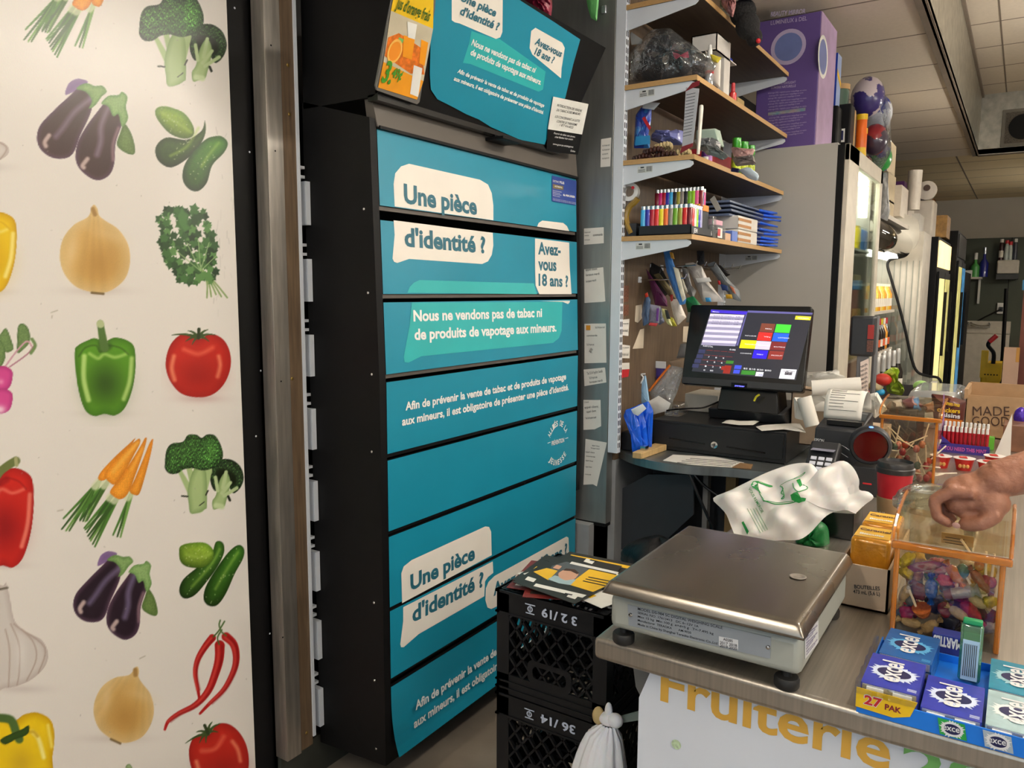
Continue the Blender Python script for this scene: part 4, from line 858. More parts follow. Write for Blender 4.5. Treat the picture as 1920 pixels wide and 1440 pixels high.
# mint box and candy box in the tray's gap
t = thing('mint_box', 'small clear green mint box with pale label standing beside the gum packs', 'mint box', (1.335, .03, .904))
R = Matrix.Rotation(.08, 3, 'Y'); m_gcl = clear('green_plastic', (120, 205, 160), gloss=.18, haze=.25)
b = MB(); b.cbox((1.335, .030, .950), (.014, .030, .09), m_gcl, R); b.build('case', t, bevel=.004); b = MB(); b.cbox((1.337, .030, .943), (.009, .024, .07), mat('mint_green', (50, 150, 96), .5), R); b.build('mints', t)
b = MB(); b.cbox((1.3265, .030, .940), (.0008, .022, .062), mat('mint_label', (168, 200, 222), .5), R)
for j in range(7): b.cbox((1.3258, .0225+j*.0026, .940), (.0004, .001, .05), m_ink, R)
b.build('label_sticker', t); b = MB(); b.cbox((1.336, .030, .999), (.013, .026, .008), mat('mint_lid', (30, 150, 90), .35), R); b.build('lid', t, bevel=.002)
t = thing('candy_box', 'small blue candy box lying upside down in front of the sweet bin', 'candy box', (1.43, .062, .93))
b = MB(); b.box((1.412, .037, .90), (1.44, .088, .938), mat('candy_box_blue', (44, 56, 140), .35)); b.build('carton', t, bevel=.001); b = MB(); b.text('SMARTIES', (1.4115, .040, .934), (1.4115, .086, .934), .017, (0, 0, -1), m_white, .04, .0003); part(b.build('printed_lettering', t), 'white upside-down lettering')
# ------------------------------------------------------------------ amber acrylic sweet bins
m_acr = clear('clear_acrylic', (252, 248, 240), gloss=.035, rough=.03); m_amb = mat('amber_acrylic', (206, 122, 28), .12, coat=.8, alpha=.62); m_lidc = clear('amber_lid', (253, 240, 208), gloss=.07, rough=.05)
def sweet_bin(x0, x1, y0, y1, z0, zf, label, lidup):
    t = thing('sweet_bin', label, 'sweet bin', ((x0+x1)/2, (y0+y1)/2, z0), 'clear sweet bins with amber trim')
    w = .004
    b = MB(); b.box((x0, y0+.01, z0), (x0+.003, y1-.01, zf), m_acr); part(b.build('front_pane', t), 'clear front pane')
    for yy in (y0, y1-.003):
        b = MB(); b.slab([(x0+.004, yy, z0), (x1, yy, z0), (x1, yy, zf+.03), (x0+.05, yy, zf+.022), (x0+.004, yy, zf)], (0, .003, 0), m_acr); b.build('side_pane', t)
    b = MB(); b.box((x1-.003, y0+.004, z0), (x1, y1-.004, zf+.03), m_acr); b.build('back_pane', t)
    b = MB(); b.box((x0, y0, z0), (x1, y1, z0+.004), m_acr); b.build('base', t)
    for (yy0, yy1) in ((y0-.001, y0+.008), (y1-.008, y1+.001)):
        b = MB(); b.box((x0-.003, yy0, z0), (x0+.006, yy1, zf), m_amb); b.build('corner_post', t, bevel=.003)
    b = MB(); b.box((x0-.006, y0-.010, zf-.003), (x0+.008, y1+.006, zf+.010), m_amb); b.build('front_rail', t, bevel=.003)
    # lid: a curved hood open towards the front
    def hood(u, v):
        a = v*pi*.5; x = x0+.004+(x1-x0)*(1-cos(a)); z = zf+.010+lidup*sin(a); return Vector((x, y0-.006+(y1-y0+.012)*u, z))
    b = MB(); b.grid(hood, 2, 10, m_lidc); b.build('hood', t, smooth=True)
    for yy in (y0-.007, y1+.005):
        b = MB(); b.tube([hood(0, v/10)*1 if False else Vector((hood(0, v/10).x, yy, hood(0, v/10).z)) for v in range(11)], .0035, m_amb, 6); b.build('hood_edge', t, smooth=True)
    return t
sweet_bin(1.47, 1.64, -.006, .158, .9, 1.056, 'near amber trimmed sweet bin full of wrapped candies, under the reaching hand', .05)
# candies: twist wraps, lollipops, lumps
def twist(c, d, L, r, m, label, crk=.0012):
    t = thing('wrapped_candy', label, 'candy', c, 'wrapped candies in the near bin'); d = Vector(d).normalized(); c = Vector(c); B = basis(d); rr = random.Random(hash(label) % 999)
    b = MB(); b.lathe([(.0, -L*.5), (r*.55, -L*.46), (r*.9, -L*.3), (r, 0), (r*.92, L*.28), (r*.5, L*.46), (0, L*.5)], c, m, 14, d); b.build('sweet', t, smooth=True)
    for s in (-1, 1):
        b = MB(); b.grid(lambda u, v: c+B @ Vector((cos(2*pi*u)*(r*.28+v*r*.75)*(1+.22*sin(u*44)), sin(2*pi*u)*(r*.28+v*r*.75)*.55*(1+.22*cos(u*38)), s*(L*.44+v*r*.95))), 20, 3, m, True); b.build('twist_end', t, smooth=True, angle=80)
def lump(c, r, m, label, R=None):
    b = MB(); rr = random.Random(hash(label) % 997); ph = [rr.uniform(0, 6) for _ in range(4)]
    c = Vector(c); M_ = Euler((rr.uniform(0, 3), rr.uniform(0, 3), 0)).to_matrix()
    def fn(u, v):
        a = 2*pi*u; e = pi*(v-.5); k = 1+.16*sin(3*a+ph[0])*cos(e)+.12*sin(5*e+ph[1]+2*a); p = Vector((r[0]*cos(e)*cos(a)*k, r[1]*cos(e)*sin(a)*k, r[2]*sin(e)*k)); return c+M_ @ p
    b.grid(fn, 18, 11, m, True); o = b.build('wrapped_candy', smooth=True, loc=c, angle=70); return tag(o, label, 'candy', 'wrapped candies in the near bin')
def lolly(c, d, r, L, m, label, group='wrapped candies in the near bin', name='lollipop'):
    t = thing(name, label, 'lollipop', c, group); c = Vector(c); d = Vector(d).normalized(); b = MB(); b.ell(c, (r, r*.8, r), m); b.build('head', t, smooth=True); b = MB(); b.tube([c+d*r*.8, c+d*L], .0021, mat('paper_stick', (236, 226, 206), .6), 7); b.build('stick', t)
foil = lambda n, c: mat('foil_'+n, tuple(int(x*.92) for x in c), .22, .45, var=.25, scale=160, bump=.35, bscale=260)
wrp = lambda n, c: mat('wrap_'+n, tuple(int(x*.86) for x in c), .25, 0, var=.25, scale=120, bump=.3, bscale=200, coat=.5)
def CP(px, py, d=.016): q = P(px, py, X=1.474+d); q.x = 1.474+d; q.y = min(max(q.y, .012), .140); q.z = max(q.z, .916); return q
def dirp(a): return Vector((0, -cos(a), sin(a)))
lump(CP(1702, 1050), (.013, .010, .016), foil('yellow', (226, 206, 40)), 'bright yellow foil candy high at the left of the near bin')
lump(CP(1692, 1070, .03), (.016, .012, .010), foil('gold_yellow', (214, 190, 34)), 'yellow foil candy by the left post of the near bin, below another yellow one')
twist(CP(1746, 1104, .012), dirp(1.62), .036, .0105, foil('cobalt', (18, 92, 204)), 'cobalt blue twist-wrapped candy standing upright in the near bin')
lump(CP(1771, 1088), (.010, .009, .012), wrp('rose', (218, 62, 82)), 'rose pink candy beside the cobalt one in the near bin')
twist(CP(1790, 1076, .016), dirp(-.95), .034, .010, wrp('orange', (226, 128, 24)), 'orange twist-wrapped candy sloping in the middle of the near bin')
lolly(CP(1805, 1071, .022), dirp(-1.0), .013, .05, wrp('teal', (70, 144, 128)), 'green-blue lollipop in the upper middle of the near bin')
t = thing('wrapped_candy', 'silver and brown printed candy roll in the centre of the near bin', 'candy', CP(1802, 1112), 'wrapped candies in the near bin')
b = MB(); c = CP(1795, 1112, .010); d = dirp(.35); b.lathe([(.0, -.020), (.009, -.02), (.0095, -.008)], c, mat('choc_wrap', (122, 56, 44), .3), 14, d); b.lathe([(.0095, -.008), (.010, .022), (.006, .026), (.013, .034)], c, mat('silver_wrap', (188, 190, 196), .28, .5, bump=.3, bscale=150), 14, d); b.build('roll', t, smooth=True)
twist(CP(1838, 1090, .018), dirp(-.9), .045, .009, wrp('purple_yellow', (170, 92, 60)), 'yellow and plum stick candy leaning at the right of the near bin')
cr = wrp('cream', (214, 190, 142))
for (x, y, a, d_, lab) in ((1836, 1104, .1, .02, 'cream candy wrapped in waxed paper near the right side of the near bin'), (1832, 1127, -.6, .012, 'cream waxed-paper candy lower right of the centre in the near bin'), (1797, 1150, -.5, .010, 'cream waxed-paper candy above the blue candy box in the near bin'), (1708, 1167, -.1, .008, 'cream waxed-paper candy at the bottom left behind the gum packs'), (1744, 1174, .8, .008, 'cream waxed-paper candy at the bottom next to the blue candy box'), (1692, 1112, 1.3, .02, 'cream waxed-paper candy against the left pane of the near bin')):
    twist(CP(x, y, d_), dirp(a), .032, .009, cr, lab)
lump(CP(1862, 1128, .014), (.010, .010, .011), foil('gold', (224, 206, 60)), 'gold ball candy against the right post of the near bin')
twist(CP(1820, 1146, .020), dirp(-.8), .042, .0115, foil('crimson', (190, 32, 66)), 'crimson foil candy low at the right of the near bin')
t = thing('wrapped_candy', 'copper coloured cup candy at the lower left of the near bin', 'candy', CP(1731, 1146, .008), 'wrapped candies in the near bin')
b = MB(); b.lathe([(0, 0), (.011, 0), (.0155, .013), (.0155, .015), (0, .015)], CP(1731, 1152, .008), foil('copper', (196, 104, 46)), 22, (-.4, .2, .85)); b.build('cup', t, smooth=True)
lump(CP(1722, 1106, .026), (.018, .012, .016), wrp('mauve', (150, 70, 84)), 'mauve candy behind the white stick in the near bin')
lump(CP(1700, 1148, .012), (.011, .008, .012), wrp('magenta', (186, 30, 120)), 'magenta candy at the lower left corner of the near bin')
twist(CP(1732, 1062, .03), dirp(.35), .06, .009, wrp('darkred', (150, 24, 44)), 'long dark red candy sloping up behind the front of the near bin')
lolly(CP(1703, 1102, .006), dirp(-1.15), .004, .042, wrp('bone', (224, 216, 200)), 'small white lollipop with stick against the front pane of the near bin')
for (x, y, a, cc, lab) in ((1848, 1088, 1.62, (176, 40, 60), 'red lollipop standing head down near the right post'), (1861, 1092, 1.55, (196, 62, 74), 'pink lollipop standing head down by the right post'), (1836, 1060, 2.2, (214, 70, 50), 'orange-red lollipop high at the right of the near bin')):
    lolly(CP(x, y, .022), dirp(a), .010, .05, wrp(lab[:6], cc), lab)
lump(CP(1772, 1142, .018), (.014, .012, .012), wrp('wine', (140, 22, 40)), 'wine red candy between the copper cup and the cream one')
lump(CP(1706, 1126, .02), (.010, .008, .013), wrp('slate', (96, 106, 118)), 'slate blue candy low by the left post of the near bin')
for i, (x, y, cc, lab) in enumerate(((1760, 1064, (196, 90, 110), 'pale red candy at the back top of the pile'), (1752, 1130, (70, 60, 110), 'violet candy behind the copper cup'), (1850, 1150, (120, 30, 50), 'dark red candy at the bottom right corner'), (1815, 1095, (200, 150, 70), 'caramel brown candy behind the printed roll'), (1780, 1165, (60, 70, 100), 'dark blue candy low behind the blue candy box'), (1846, 1172, (190, 180, 176), 'clear wrapped pale candy at the bottom right of the near bin'), (1715, 1085, (190, 120, 80), 'peach candy in the upper left of the pile'), (1690, 1180, (90, 110, 150), 'steel blue candy in the bottom left corner'))):
    lump(CP(x, y, .045), (.018, .014, .016), wrp('b%d' % i, cc), lab)
# candies deeper in the bin that fill it
for i in range(14):
    c = Vector((1.535+.03*(i % 3), .022+.027*(i // 3), .925+.028*((i*7) % 4)))
    lump(c, (.017, .014, .016), wrp('f%d' % (i % 6), [(170, 40, 60), (210, 170, 40), (60, 110, 170), (150, 60, 110), (90, 140, 100), (220, 200, 160)][i % 6]), ['red', 'yellow', 'blue', 'plum', 'green', 'ivory'][i % 6]+' candy buried in the '+['lower', 'middle', 'upper'][i//6 if i < 18 else 2]+' back of the near bin')
t = thing('bin_label', 'small beige paper label lying inside the top of the near bin', 'label', CP(1795, 1012, .07))
q = P(1795, 1012, X=1.56); b = MB(); b.cbox(q, (.001, .05, .022), mat('beige_label', (196, 172, 126), .6), Matrix.Rotation(-.3, 3, 'Y'))
for j in range(4): b.cbox(q+Vector((-.0012, .004, .007-.005*j)), (.0004, .036-.006*(j % 2), .0012), m_ink, Matrix.Rotation(-.3, 3, 'Y'))
b.build('paper', t)
# ------------------------------------------------------------------ the customer's arm reaching into the bin
m_skin = mat('skin', (170, 118, 92), .5, var=.10, scale=30, sss=.12, bump=.25, bscale=110, col2=(142, 92, 70))
def hand():
    W = Vector((1.515, .004, 1.192)); E = Vector((1.66, -.30, 1.30)); S = Vector((1.60, -.52, 1.36))
    b = MB()
    b.tube([S, E+(S-E)*.3, E, E+(W-E)*.35, E+(W-E)*.75, W, W+Vector((-.004, .02, -.004))], [.052, .05, .047, .046, .038, .0325, .031], m_skin, 20)
    # back of the hand and palm
    for (c, r) in (((1.515, .028, 1.178), (.036, .034, .024)), ((1.513, .050, 1.168), (.039, .034, .024)), ((1.512, .070, 1.163), (.041, .026, .021)), ((1.51, .048, 1.146), (.032, .036, .022)), ((1.495, .022, 1.150), (.022, .030, .024))):
        b.ell(c, r, m_skin, nu=20, nv=12)
    b.ell(W+Vector((-.002, .012, -.004)), (.036, .034, .028), m_skin, nu=20, nv=12); b.ell(W+Vector((.01, -.03, .008)), (.036, .05, .034), m_skin, nu=20, nv=12)
    b.ell((1.514, .066, 1.142), (.034, .026, .026), m_skin, nu=20, nv=12); b.ell((1.506, .045, 1.128), (.024, .034, .016), m_skin, nu=20, nv=12)
    FX = [(1.478, .92, .0092), (1.500, 1.05, .0098), (1.5225, 1.0, .0097), (1.5445, .86, .0086)]
    for i, (x, k, r) in enumerate(FX):
        kn = Vector((x+.001, .078-.003*i, 1.165)); p1 = kn+Vector((-.002, .028*k, -.022*k)); p2 = p1+Vector((.001, -.006*k, -.028*k)); p3 = p2+Vector((.003, -.022*k, -.012*k))
        base = Vector((x, .045, 1.165))
        pts = [base, base.lerp(kn, .6), kn, kn.lerp(p1, .5), p1, p1.lerp(p2, .5), p2, p2.lerp(p3, .6), p3]
        b.tube(spline(pts, 2), [r*s for s in (1.1, 1.12, 1.15, 1.18, 1.2, 1.15, 1.05, 1.04, 1.1, 1.08, .98, .96, 1.0, .96, .9, .82, .55)], m_skin, 12)
        b.ell(kn+Vector((0, .0, .003)), (r*1.15, r*1.2, r*1.05), m_skin, nu=12, nv=8)
    th = [Vector((1.50, .014, 1.150)), Vector((1.484, .018, 1.131)), Vector((1.478, .034, 1.117)), Vector((1.482, .052, 1.111)), Vector((1.487, .064, 1.109))]
    b.tube(spline(th, 2), [.017, .0165, .0155, .0135, .0125, .0125, .012, .0105, .007], m_skin, 12)
    b.ell(th[2], (.0135, .0125, .0125), m_skin)
    o = b.build('arm', t_arm)
    d = o.modifiers.new('fuse', 'REMESH'); d.mode = 'VOXEL'; d.voxel_size = .0024; d.use_smooth_shade = True
    d = o.modifiers.new('soften', 'SMOOTH'); d.iterations = 9; d.factor = .5
    b = MB()
    for p, n in ((th[4]+Vector((-.002, .003, .0)), (-.9, .2, -.2)),):
        b.lathe([(0, .0012), (.004, .001), (.0055, 0)], p+Vector(n).normalized()*.0075, mat('nail', (206, 160, 146), .3), 12, n, sx=1.2)
    b.build('thumb_nail', t_arm, smooth=True)
t_arm = thing('person', 'bare forearm and hand of a person reaching over the sweet bin from the right', 'person', (1.52, .03, 1.15))
hand()
# ------------------------------------------------------------------ further along the counter
m_kraft = mat('kraft_card', (176, 142, 104), .8, var=.06, scale=30, bump=.05, bscale=120); m_kraft2 = mat('pale_card', (190, 168, 144), .8, var=.05, scale=20)
def carton(name, x0, x1, y0, y1, z0, z1, m, label, cat='carton', open_top=True, parent=None):
    t = thing(name, label, cat, ((x0+x1)/2, (y0+y1)/2, z0)); w = .004
    b = MB(); b.box((x0, y0, z0), (x1, y1, z0+w), m)
    for (a, c) in (((x0, y0), (x1, y0+w)), ((x0, y1-w), (x1, y1)), ((x0, y0), (x0+w, y1)), ((x1-w, y0), (x1, y1))): b.box((*a, z0), (*c, z1), m)
    if not open_top: b.box((x0, y0, z1-w), (x1, y1, z1), m)
    b.build('carton_body', t); return t
# beer-bottle tray with amber chocolate packs
t = carton('bottle_tray', 1.545, 1.85, .172, .262, .9, .985, m_kraft2, 'pale cardboard tray printed BOUTEILLES between scale and near sweet bin')
b = MB(); b.text('BOUTEILLES', P(1602, 1103, X=1.5445), P(1650, 1107, X=1.5445), .0075, (0, 0, 1), m_ink, .02, .0005); b.text('473 mL (5,6 L)', P(1600, 1112, X=1.5445), P(1650, 1117, X=1.5445), .0075, (0, 0, 1), m_ink, .02, .0005); part(b.build('printed_lettering', t), 'black French lettering')
for i, lab in enumerate(('gold wrapped cookie pack in front in the pale cardboard tray', 'gold wrapped cookie pack further back in the pale cardboard tray')):
    x = 1.60+.12*i; b = MB(); mg = mat('gold_pack', (206, 140, 30), .22, .2, var=.2, scale=40, bump=.25, bscale=60, coat=.6)
    b.box((x, .180, .92), (x+.10, .252, 1.022), mg); t = thing('cookie_pack', lab, 'cookie pack', (x+.05, .216, .92), 'gold cookie packs'); b.build('wrapper', t, bevel=.008, seg=3)
    b = MB(); b.poly([(x+.012, .248, 1.0225), (x+.088, .248, 1.0225), (x+.088, .184, 1.0225), (x+.012, .184, 1.0225)], mat('pack_yellow', (226, 176, 40), .3)); b.text('Caramel', (x+.055, .244, 1.023), (x+.055, .188, 1.023), .016, (1, 0, 0), mat('pack_brown', (92, 48, 30), .4), .03, .0004); b.text('Biscuits', (x+.025, .240, 1.023), (x+.025, .196, 1.023), .012, (1, 0, 0), m_white, .03, .0004); b.build('printed_face', t)
# green bag and black box behind the scale
def pillow(b, pts, n, f, bk, m, rings=8, noise=.0, seed=1, sharp=.5):
    """closed puffed shape on a 3D outline: f towards -n ... bulge along n in front, bk behind"""
    rr = random.Random(seed); pts = [Vector(p) for p in pts]; k = len(pts); c = sum(pts, Vector())/k; n = Vector(n).normalized(); vs = []; ph = [rr.uniform(0, 6) for _ in range(6)]
    def lay(s, amt):
        for j in range(rings):
            t = 1-(j/(rings-1))*.999
            for i, p in enumerate(pts):
                q = c+(p-c)*t; a = 2*pi*i/k; h = (1-t**2.4)**sharp
                w = noise*(sin(a*5+ph[0]+t*4)+.7*sin(a*9+ph[1]-t*7)+.5*sin(a*3+t*13+ph[2]))*min(1, (1-t)*6)
                vs.append(q+n*(s*amt*h+w))
    lay(1, f); lay(-1, bk); fs = []
    for L_ in (0, 1):
        o = L_*rings*k
        for j in range(rings-1):
            for i in range(k):
                q = (o+j*k+i, o+j*k+(i+1) % k, o+(j+1)*k+(i+1) % k, o+(j+1)*k+i); fs.append(q if L_ == 0 else q[::-1])
    b.add(vs, fs, m); return b
b = MB(); pillow(b, [P(x, y, X=1.92) for x, y in rpoly([(1490, 1030), (1496, 985), (1530, 972), (1553, 985), (1556, 1030), (1530, 1036)], 12)], (-1, 0, .2), .05, .05, mat('green_bag', (20, 128, 62), .4, bump=.3, bscale=40), 8, .004)
o = b.build('green_pouch', smooth=True, angle=80, loc=P(1520, 1030, X=1.92)); tag(o, 'round green plastic pouch behind the scale under the white shopping bag', 'pouch')
t = thing('black_box', 'black glossy carton behind the scale next to the green pouch', 'box', (2.02, .345, .9))
b = MB(); b.box((1.97, .305, .9), (2.1, .385, .985), m_blackgloss); b.box((1.969, .31, .972), (2.1, .38, .987), mat('box_band', (96, 88, 84), .4)); b.build('carton_body', t, bevel=.002)
# crumpled white shopping bag with green print
m_bag = mat('shopping_bag_white', (222, 220, 217), .4, var=.04, scale=10, bump=.12, bscale=16, sss=.2); m_bgr = mat('bag_green', (26, 142, 62), .4)
BO = P(1480, 950, X=1.86); BN = Vector((-.80, .0, .60)).normalized()
def BQ(x, y): return PP(x, y, BO, BN)
ol = [(1337, 934), (1370, 919), (1404, 902), (1440, 885), (1478, 872), (1502, 868), (1522, 870), (1533, 882), (1541, 893), (1546, 880), (1560, 869), (1582, 864), (1600, 877), (1611, 900), (1611, 918), (1628, 922), (1638, 933), (1622, 946), (1606, 961), (1602, 963), (1570, 959), (1550, 967), (1534, 983), (1518, 1000), (1498, 1012), (1468, 1013), (1440, 1015), (1400, 1016), (1382, 1010), (1372, 990), (1362, 965), (1350, 951)]
t = thing('shopping_bag', 'crumpled white plastic shopping bag with green print lying behind the scale', 'shopping bag', BQ(1480, 1010))
def bag_h(x, y):
    return .010*sin(x*.045+y*.03)+.007*sin(x*.09-y*.07+1)+.003*sin(x*.16+y*.11)+.0015*sin(y*.21-x*.05)
OUT = [(v.x, v.y) for v in spline([(x, y, 0) for x, y in ol], 3, True)]
cx_, cy_ = 1485, 945; vs = []; k = len(OUT); rings = 18
for s in (1, -1):
    for j in range(rings):
        tt = 1-(j/(rings-1))*.999
        for i, (x, y) in enumerate(OUT):
            xx, yy = cx_+(x-cx_)*tt, cy_+(y-cy_)*tt; e = min(1, (1-tt)*7)
            h = (.02*(1-tt**3)+bag_h(xx, yy)*e*1.0) if s > 0 else -.018*(1-tt**3)
            vs.append(BQ(xx, yy)+BN*h)
fs = []
for L_ in (0, 1):
    o = L_*rings*k
    for j in range(rings-1):
        for i in range(k):
            q = (o+j*k+i, o+j*k+(i+1) % k, o+(j+1)*k+(i+1) % k, o+(j+1)*k+i); fs.append(q if L_ == 0 else q[::-1])
b = MB(); b.add(vs, fs, m_bag); b.build('bag_sheet', t, smooth=True, angle=80)
b = MB()
def bh(x, y):
    # height of the bag surface under a pixel
    dx, dy = x-cx_, y-cy_; a = atan2(dy, dx); best = 1
    for i in range(k):
        (x1, y1), (x2, y2) = OUT[i], OUT[(i+1) % k]; den = dx*(y2-y1)-dy*(x2-x1)
        if abs(den) < 1e-9: continue
        u = ((x1-cx_)*(y2-y1)-(y1-cy_)*(x2-x1))/den; v = ((x1-cx_)*dy-(y1-cy_)*dx)/den
        if u > 0 and 0 <= v <= 1: best = min(1/u, 1); break
    e = min(1, (1-best)*7); return BQ(x, y)+BN*(.02*(1-best**3)+bag_h(x, y)*e+.0012)
def bpoly(pts):
    n = len(pts); c = (sum(p[0] for p in pts)/n, sum(p[1] for p in pts)/n); fine = []
    for i in range(n):
        a, c2 = pts[i], pts[(i+1) % n]; m_ = max(1, int(hypot(a[0]-c2[0], a[1]-c2[1])/5))
        for j in range(m_): fine.append((a[0]+(c2[0]-a[0])*j/m_, a[1]+(c2[1]-a[1])*j/m_))
    b.poly([bh(*p) for p in fine], m_bgr)
def bline(pts, w=.0011): b.tube([bh(p.x, p.y) for p in spline([(x, y, 0) for x, y in pts], 6)], w, m_bgr, 4)
bpoly([(1411, 915), (1414, 907), (1424, 905), (1448, 909), (1448, 914), (1424, 910), (1422, 918), (1430, 930), (1424, 926), (1414, 920)]); bpoly([(1486, 938), (1500, 934), (1506, 944), (1516, 946), (1514, 951), (1502, 953), (1488, 946)]); bpoly([(1496, 908), (1503, 905), (1508, 918), (1504, 924)]); bpoly([(1391, 981), (1395, 979), (1406, 1000), (1402, 1004)])
bline([(1423, 910), (1426, 928), (1433, 940), (1434, 944), (1448, 950), (1470, 953), (1496, 949)]); bline([(1434, 946), (1460, 948), (1490, 948)], .0008); bline([(1464, 915), (1470, 920), (1466, 928), (1472, 932), (1466, 938), (1472, 936), (1468, 916)]); bline([(1490, 915), (1494, 928), (1502, 934), (1512, 928), (1517, 921), (1509, 917)]); bline([(1464, 914), (1480, 908), (1500, 900), (1511, 890), (1504, 892), (1490, 904)], .0006)
for (a, c, cap) in (((1406, 922), (1430, 966), 4.5),): b.text('VOUS REMERCIE', bh(*a)+BN*.003, bh(*c)+BN*.003, .008, bh(a[0]+6, a[1]-3)-bh(*a), m_bgr, .01, .001)
for j in range(4): bline([(1402+j*5, 955-j*1), (1428+j*4.4, 1003-j*2)], .0005)
part(b.build('green_print', t), 'green drawing and lines of print')
# ------------------------------------------------------------------ coffee cup
t = thing('coffee_cup', 'red paper coffee cup with black lid and kraft sleeve behind the near bin', 'cup', (2.17, .245, .9))
o = (2.17, .245, .9); b = MB(); b.lathe([(.030, 0), (.033, .02), (.0435, .148), (.041, .148), (.03, .004)], o, mat('cup_red', (190, 30, 44), .45), 32); b.build('cup_body', t, smooth=True)
b = MB(); b.lathe([(.0345, .008), (.0400, .076)], o, m_kraft, 32); b.text('HUA', P(1645, 966, X=2.13), P(1660, 968, X=2.13), .012, (0, 0, 1), m_white, .0, .001); b.build('sleeve', t, smooth=True)
b = MB(); b.lathe([(.0455, .140), (.0465, .146), (.0465, .152), (.043, .154), (.0425, .166), (.041, .168), (.039, .160), (0, .160)], o, mat('lid_black', (46, 44, 44), .35), 32); b.build('lid', t, smooth=True)
b = MB(); b.tube([P(1694, 934, X=2.09), P(1716, 924, X=2.05)], .0018, m_white, 7); STK = b
# ------------------------------------------------------------------ clear tub
t = thing('clear_tub', 'clear plastic tub with domed lid behind the hand', 'tub', (1.93, .13, .9)); c = (1.93, .125, .9); part(STK.build('paper_stick', t), 'short white paper stick'); m_pet = clear('pet_plastic', (244, 246, 244), gloss=.16, rough=.06, bump=.3, bscale=18)
b = MB(); b.lathe([(.062, .0), (.07, .002), (.085, .118), (.09, .122)], c, m_pet, 28, sx=.9, sy=1.0); b.build('tub_body', t, smooth=True)
b = MB(); b.lathe([(.094, .118), (.095, .132), (.090, .136), (.084, .150), (.066, .163), (.03, .167), (0, .168)], c, m_pet, 32, sx=.9, sy=1.0)
b.build('domed_lid', t, smooth=True); b = MB(); b.lathe([(.085, .134), (.088, .137), (.085, .140)], c, m_pet, 32, sx=.9); b.build('lid_rim', t, smooth=True)
# ------------------------------------------------------------------ far lollipop bin
t = sweet_bin(2.62, 2.80, .188, .345, .9, 1.112, 'far amber trimmed sweet bin full of lollipops, beside the scanner', .04)
rr = random.Random(5)
LC = [(188, 40, 60), (214, 82, 60), (120, 26, 44), (96, 120, 110), (206, 120, 120), (230, 150, 120)]
for i in range(24):
    lx, ly, lz = 2.645+.05*(i % 3)+rr.uniform(-.012, .012), .208+.033*((i//3) % 4)+rr.uniform(-.008, .008), .925+.045*(i//8)+rr.uniform(-.008, .01)
    cc = LC[i % 6]; lolly((lx, ly, lz), (rr.uniform(-.5, .2), rr.uniform(-1, 1), rr.uniform(-.1, 1.2)), .0125, .07, wrp('lp%d' % (i % 6), cc), ['red', 'orange-red', 'dark red', 'grey-green', 'pink', 'peach'][i % 6]+' lollipop in the '+['front left', 'front middle', 'front right', 'rear'][(i//3) % 4]+' part of the far bin, '+['low', 'halfway up', 'on top'][i//8], 'lollipops in the far bin')
# ------------------------------------------------------------------ receipt printer, scanner, card terminal
m_pr = mat('printer_black', (40, 42, 46), .45, var=.08); m_paper = mat('receipt_paper', (226, 222, 214), .7, var=.03); m_pink = mat('scanner_red', (84, 8, 12), .12, coat=.6)
t = thing('receipt_printer', 'black receipt printer with a curling receipt beside the cash drawer', 'printer', (2.68, .455, .9))
b = MB(); b.hexa([(2.56, .388, .9), (2.80, .388, .9), (2.80, .532, .9), (2.56, .532, .9), (2.57, .392, 1.07), (2.80, .392, 1.10), (2.80, .528, 1.10), (2.57, .528, 1.07)], m_pr); part(b.build('body', t, bevel=.006), 'black plastic body')
b = MB(); b.text('EPSON', P(1527, 828, X=2.561), P(1545, 830, X=2.561), .012, (0, 0, 1), m_white, .01, .002); b.build('maker_name', t)
b = MB(); b.tube([P(x, y, X=2.559) for x, y in ((1560, 833), (1580, 836), (1594, 845))], .0012, m_silver, 5); b.tube([P(x, y, X=2.559) for x, y in ((1545, 840), (1572, 846), (1590, 858))], .001, m_silver, 5); b.build('trim_line', t)
b = MB(); b.box((2.60, .395, 1.078), (2.625, .50, 1.092), m_blackgloss); b.build('paper_slot', t); b = MB(); b.slab([P(x, y, X=2.69) for x, y in ((1604, 800), (1616, 800), (1627, 778), (1612, 776))], (.01, 0, .003), mat('button_panel', (120, 122, 122), .4)); b.build('button_panel', t)
def curl(u, v):
    a = -.25+v*3.6; R_ = .042; return Vector((2.665-cos(a)*R_*1.35+.0, .512-.112*u-.012*v*u, 1.112+.062*sin(a)+.018*v))
b = MB(); b.grid(curl, 8, 20, m_paper)
for j in range(9):
    v = .12+.045*j; a = curl(.12, v); c = curl(.5 if j % 3 else .85, v); b.tube([a+Vector((-.0012, 0, .0006)), a.lerp(c, .5)+Vector((-.0012, 0, .0006)), c+Vector((-.0012, 0, .0006))], .0006, m_ink, 4)
tag(b.build('receipt', smooth=True, solid=.0004, loc=(2.62, .455, 1.09), angle=80), 'printed receipt curling out of the black receipt printer', 'receipt')
t = thing('barcode_scanner', 'black desktop barcode scanner with a round dark red window', 'scanner', (2.47, .345, .9))
c = Vector(P(1632, 836, X=2.46)); ax = Vector((-1, -.22, -.10)).normalized()
b = MB(); b.lathe([(0, -.075), (.030, -.072), (.05, -.052), (.0585, -.02), (.0585, .0), (.054, .01), (.048, .012), (.0465, .003), (0, .001)], c, m_pr, 36, ax); b.build('head', t, smooth=True)
b = MB(); b.lathe([(.0462, .006), (.03, .0055), (0, .005)], c, m_pink, 32, ax); part(b.build('window', t, smooth=True), 'dark red round window')
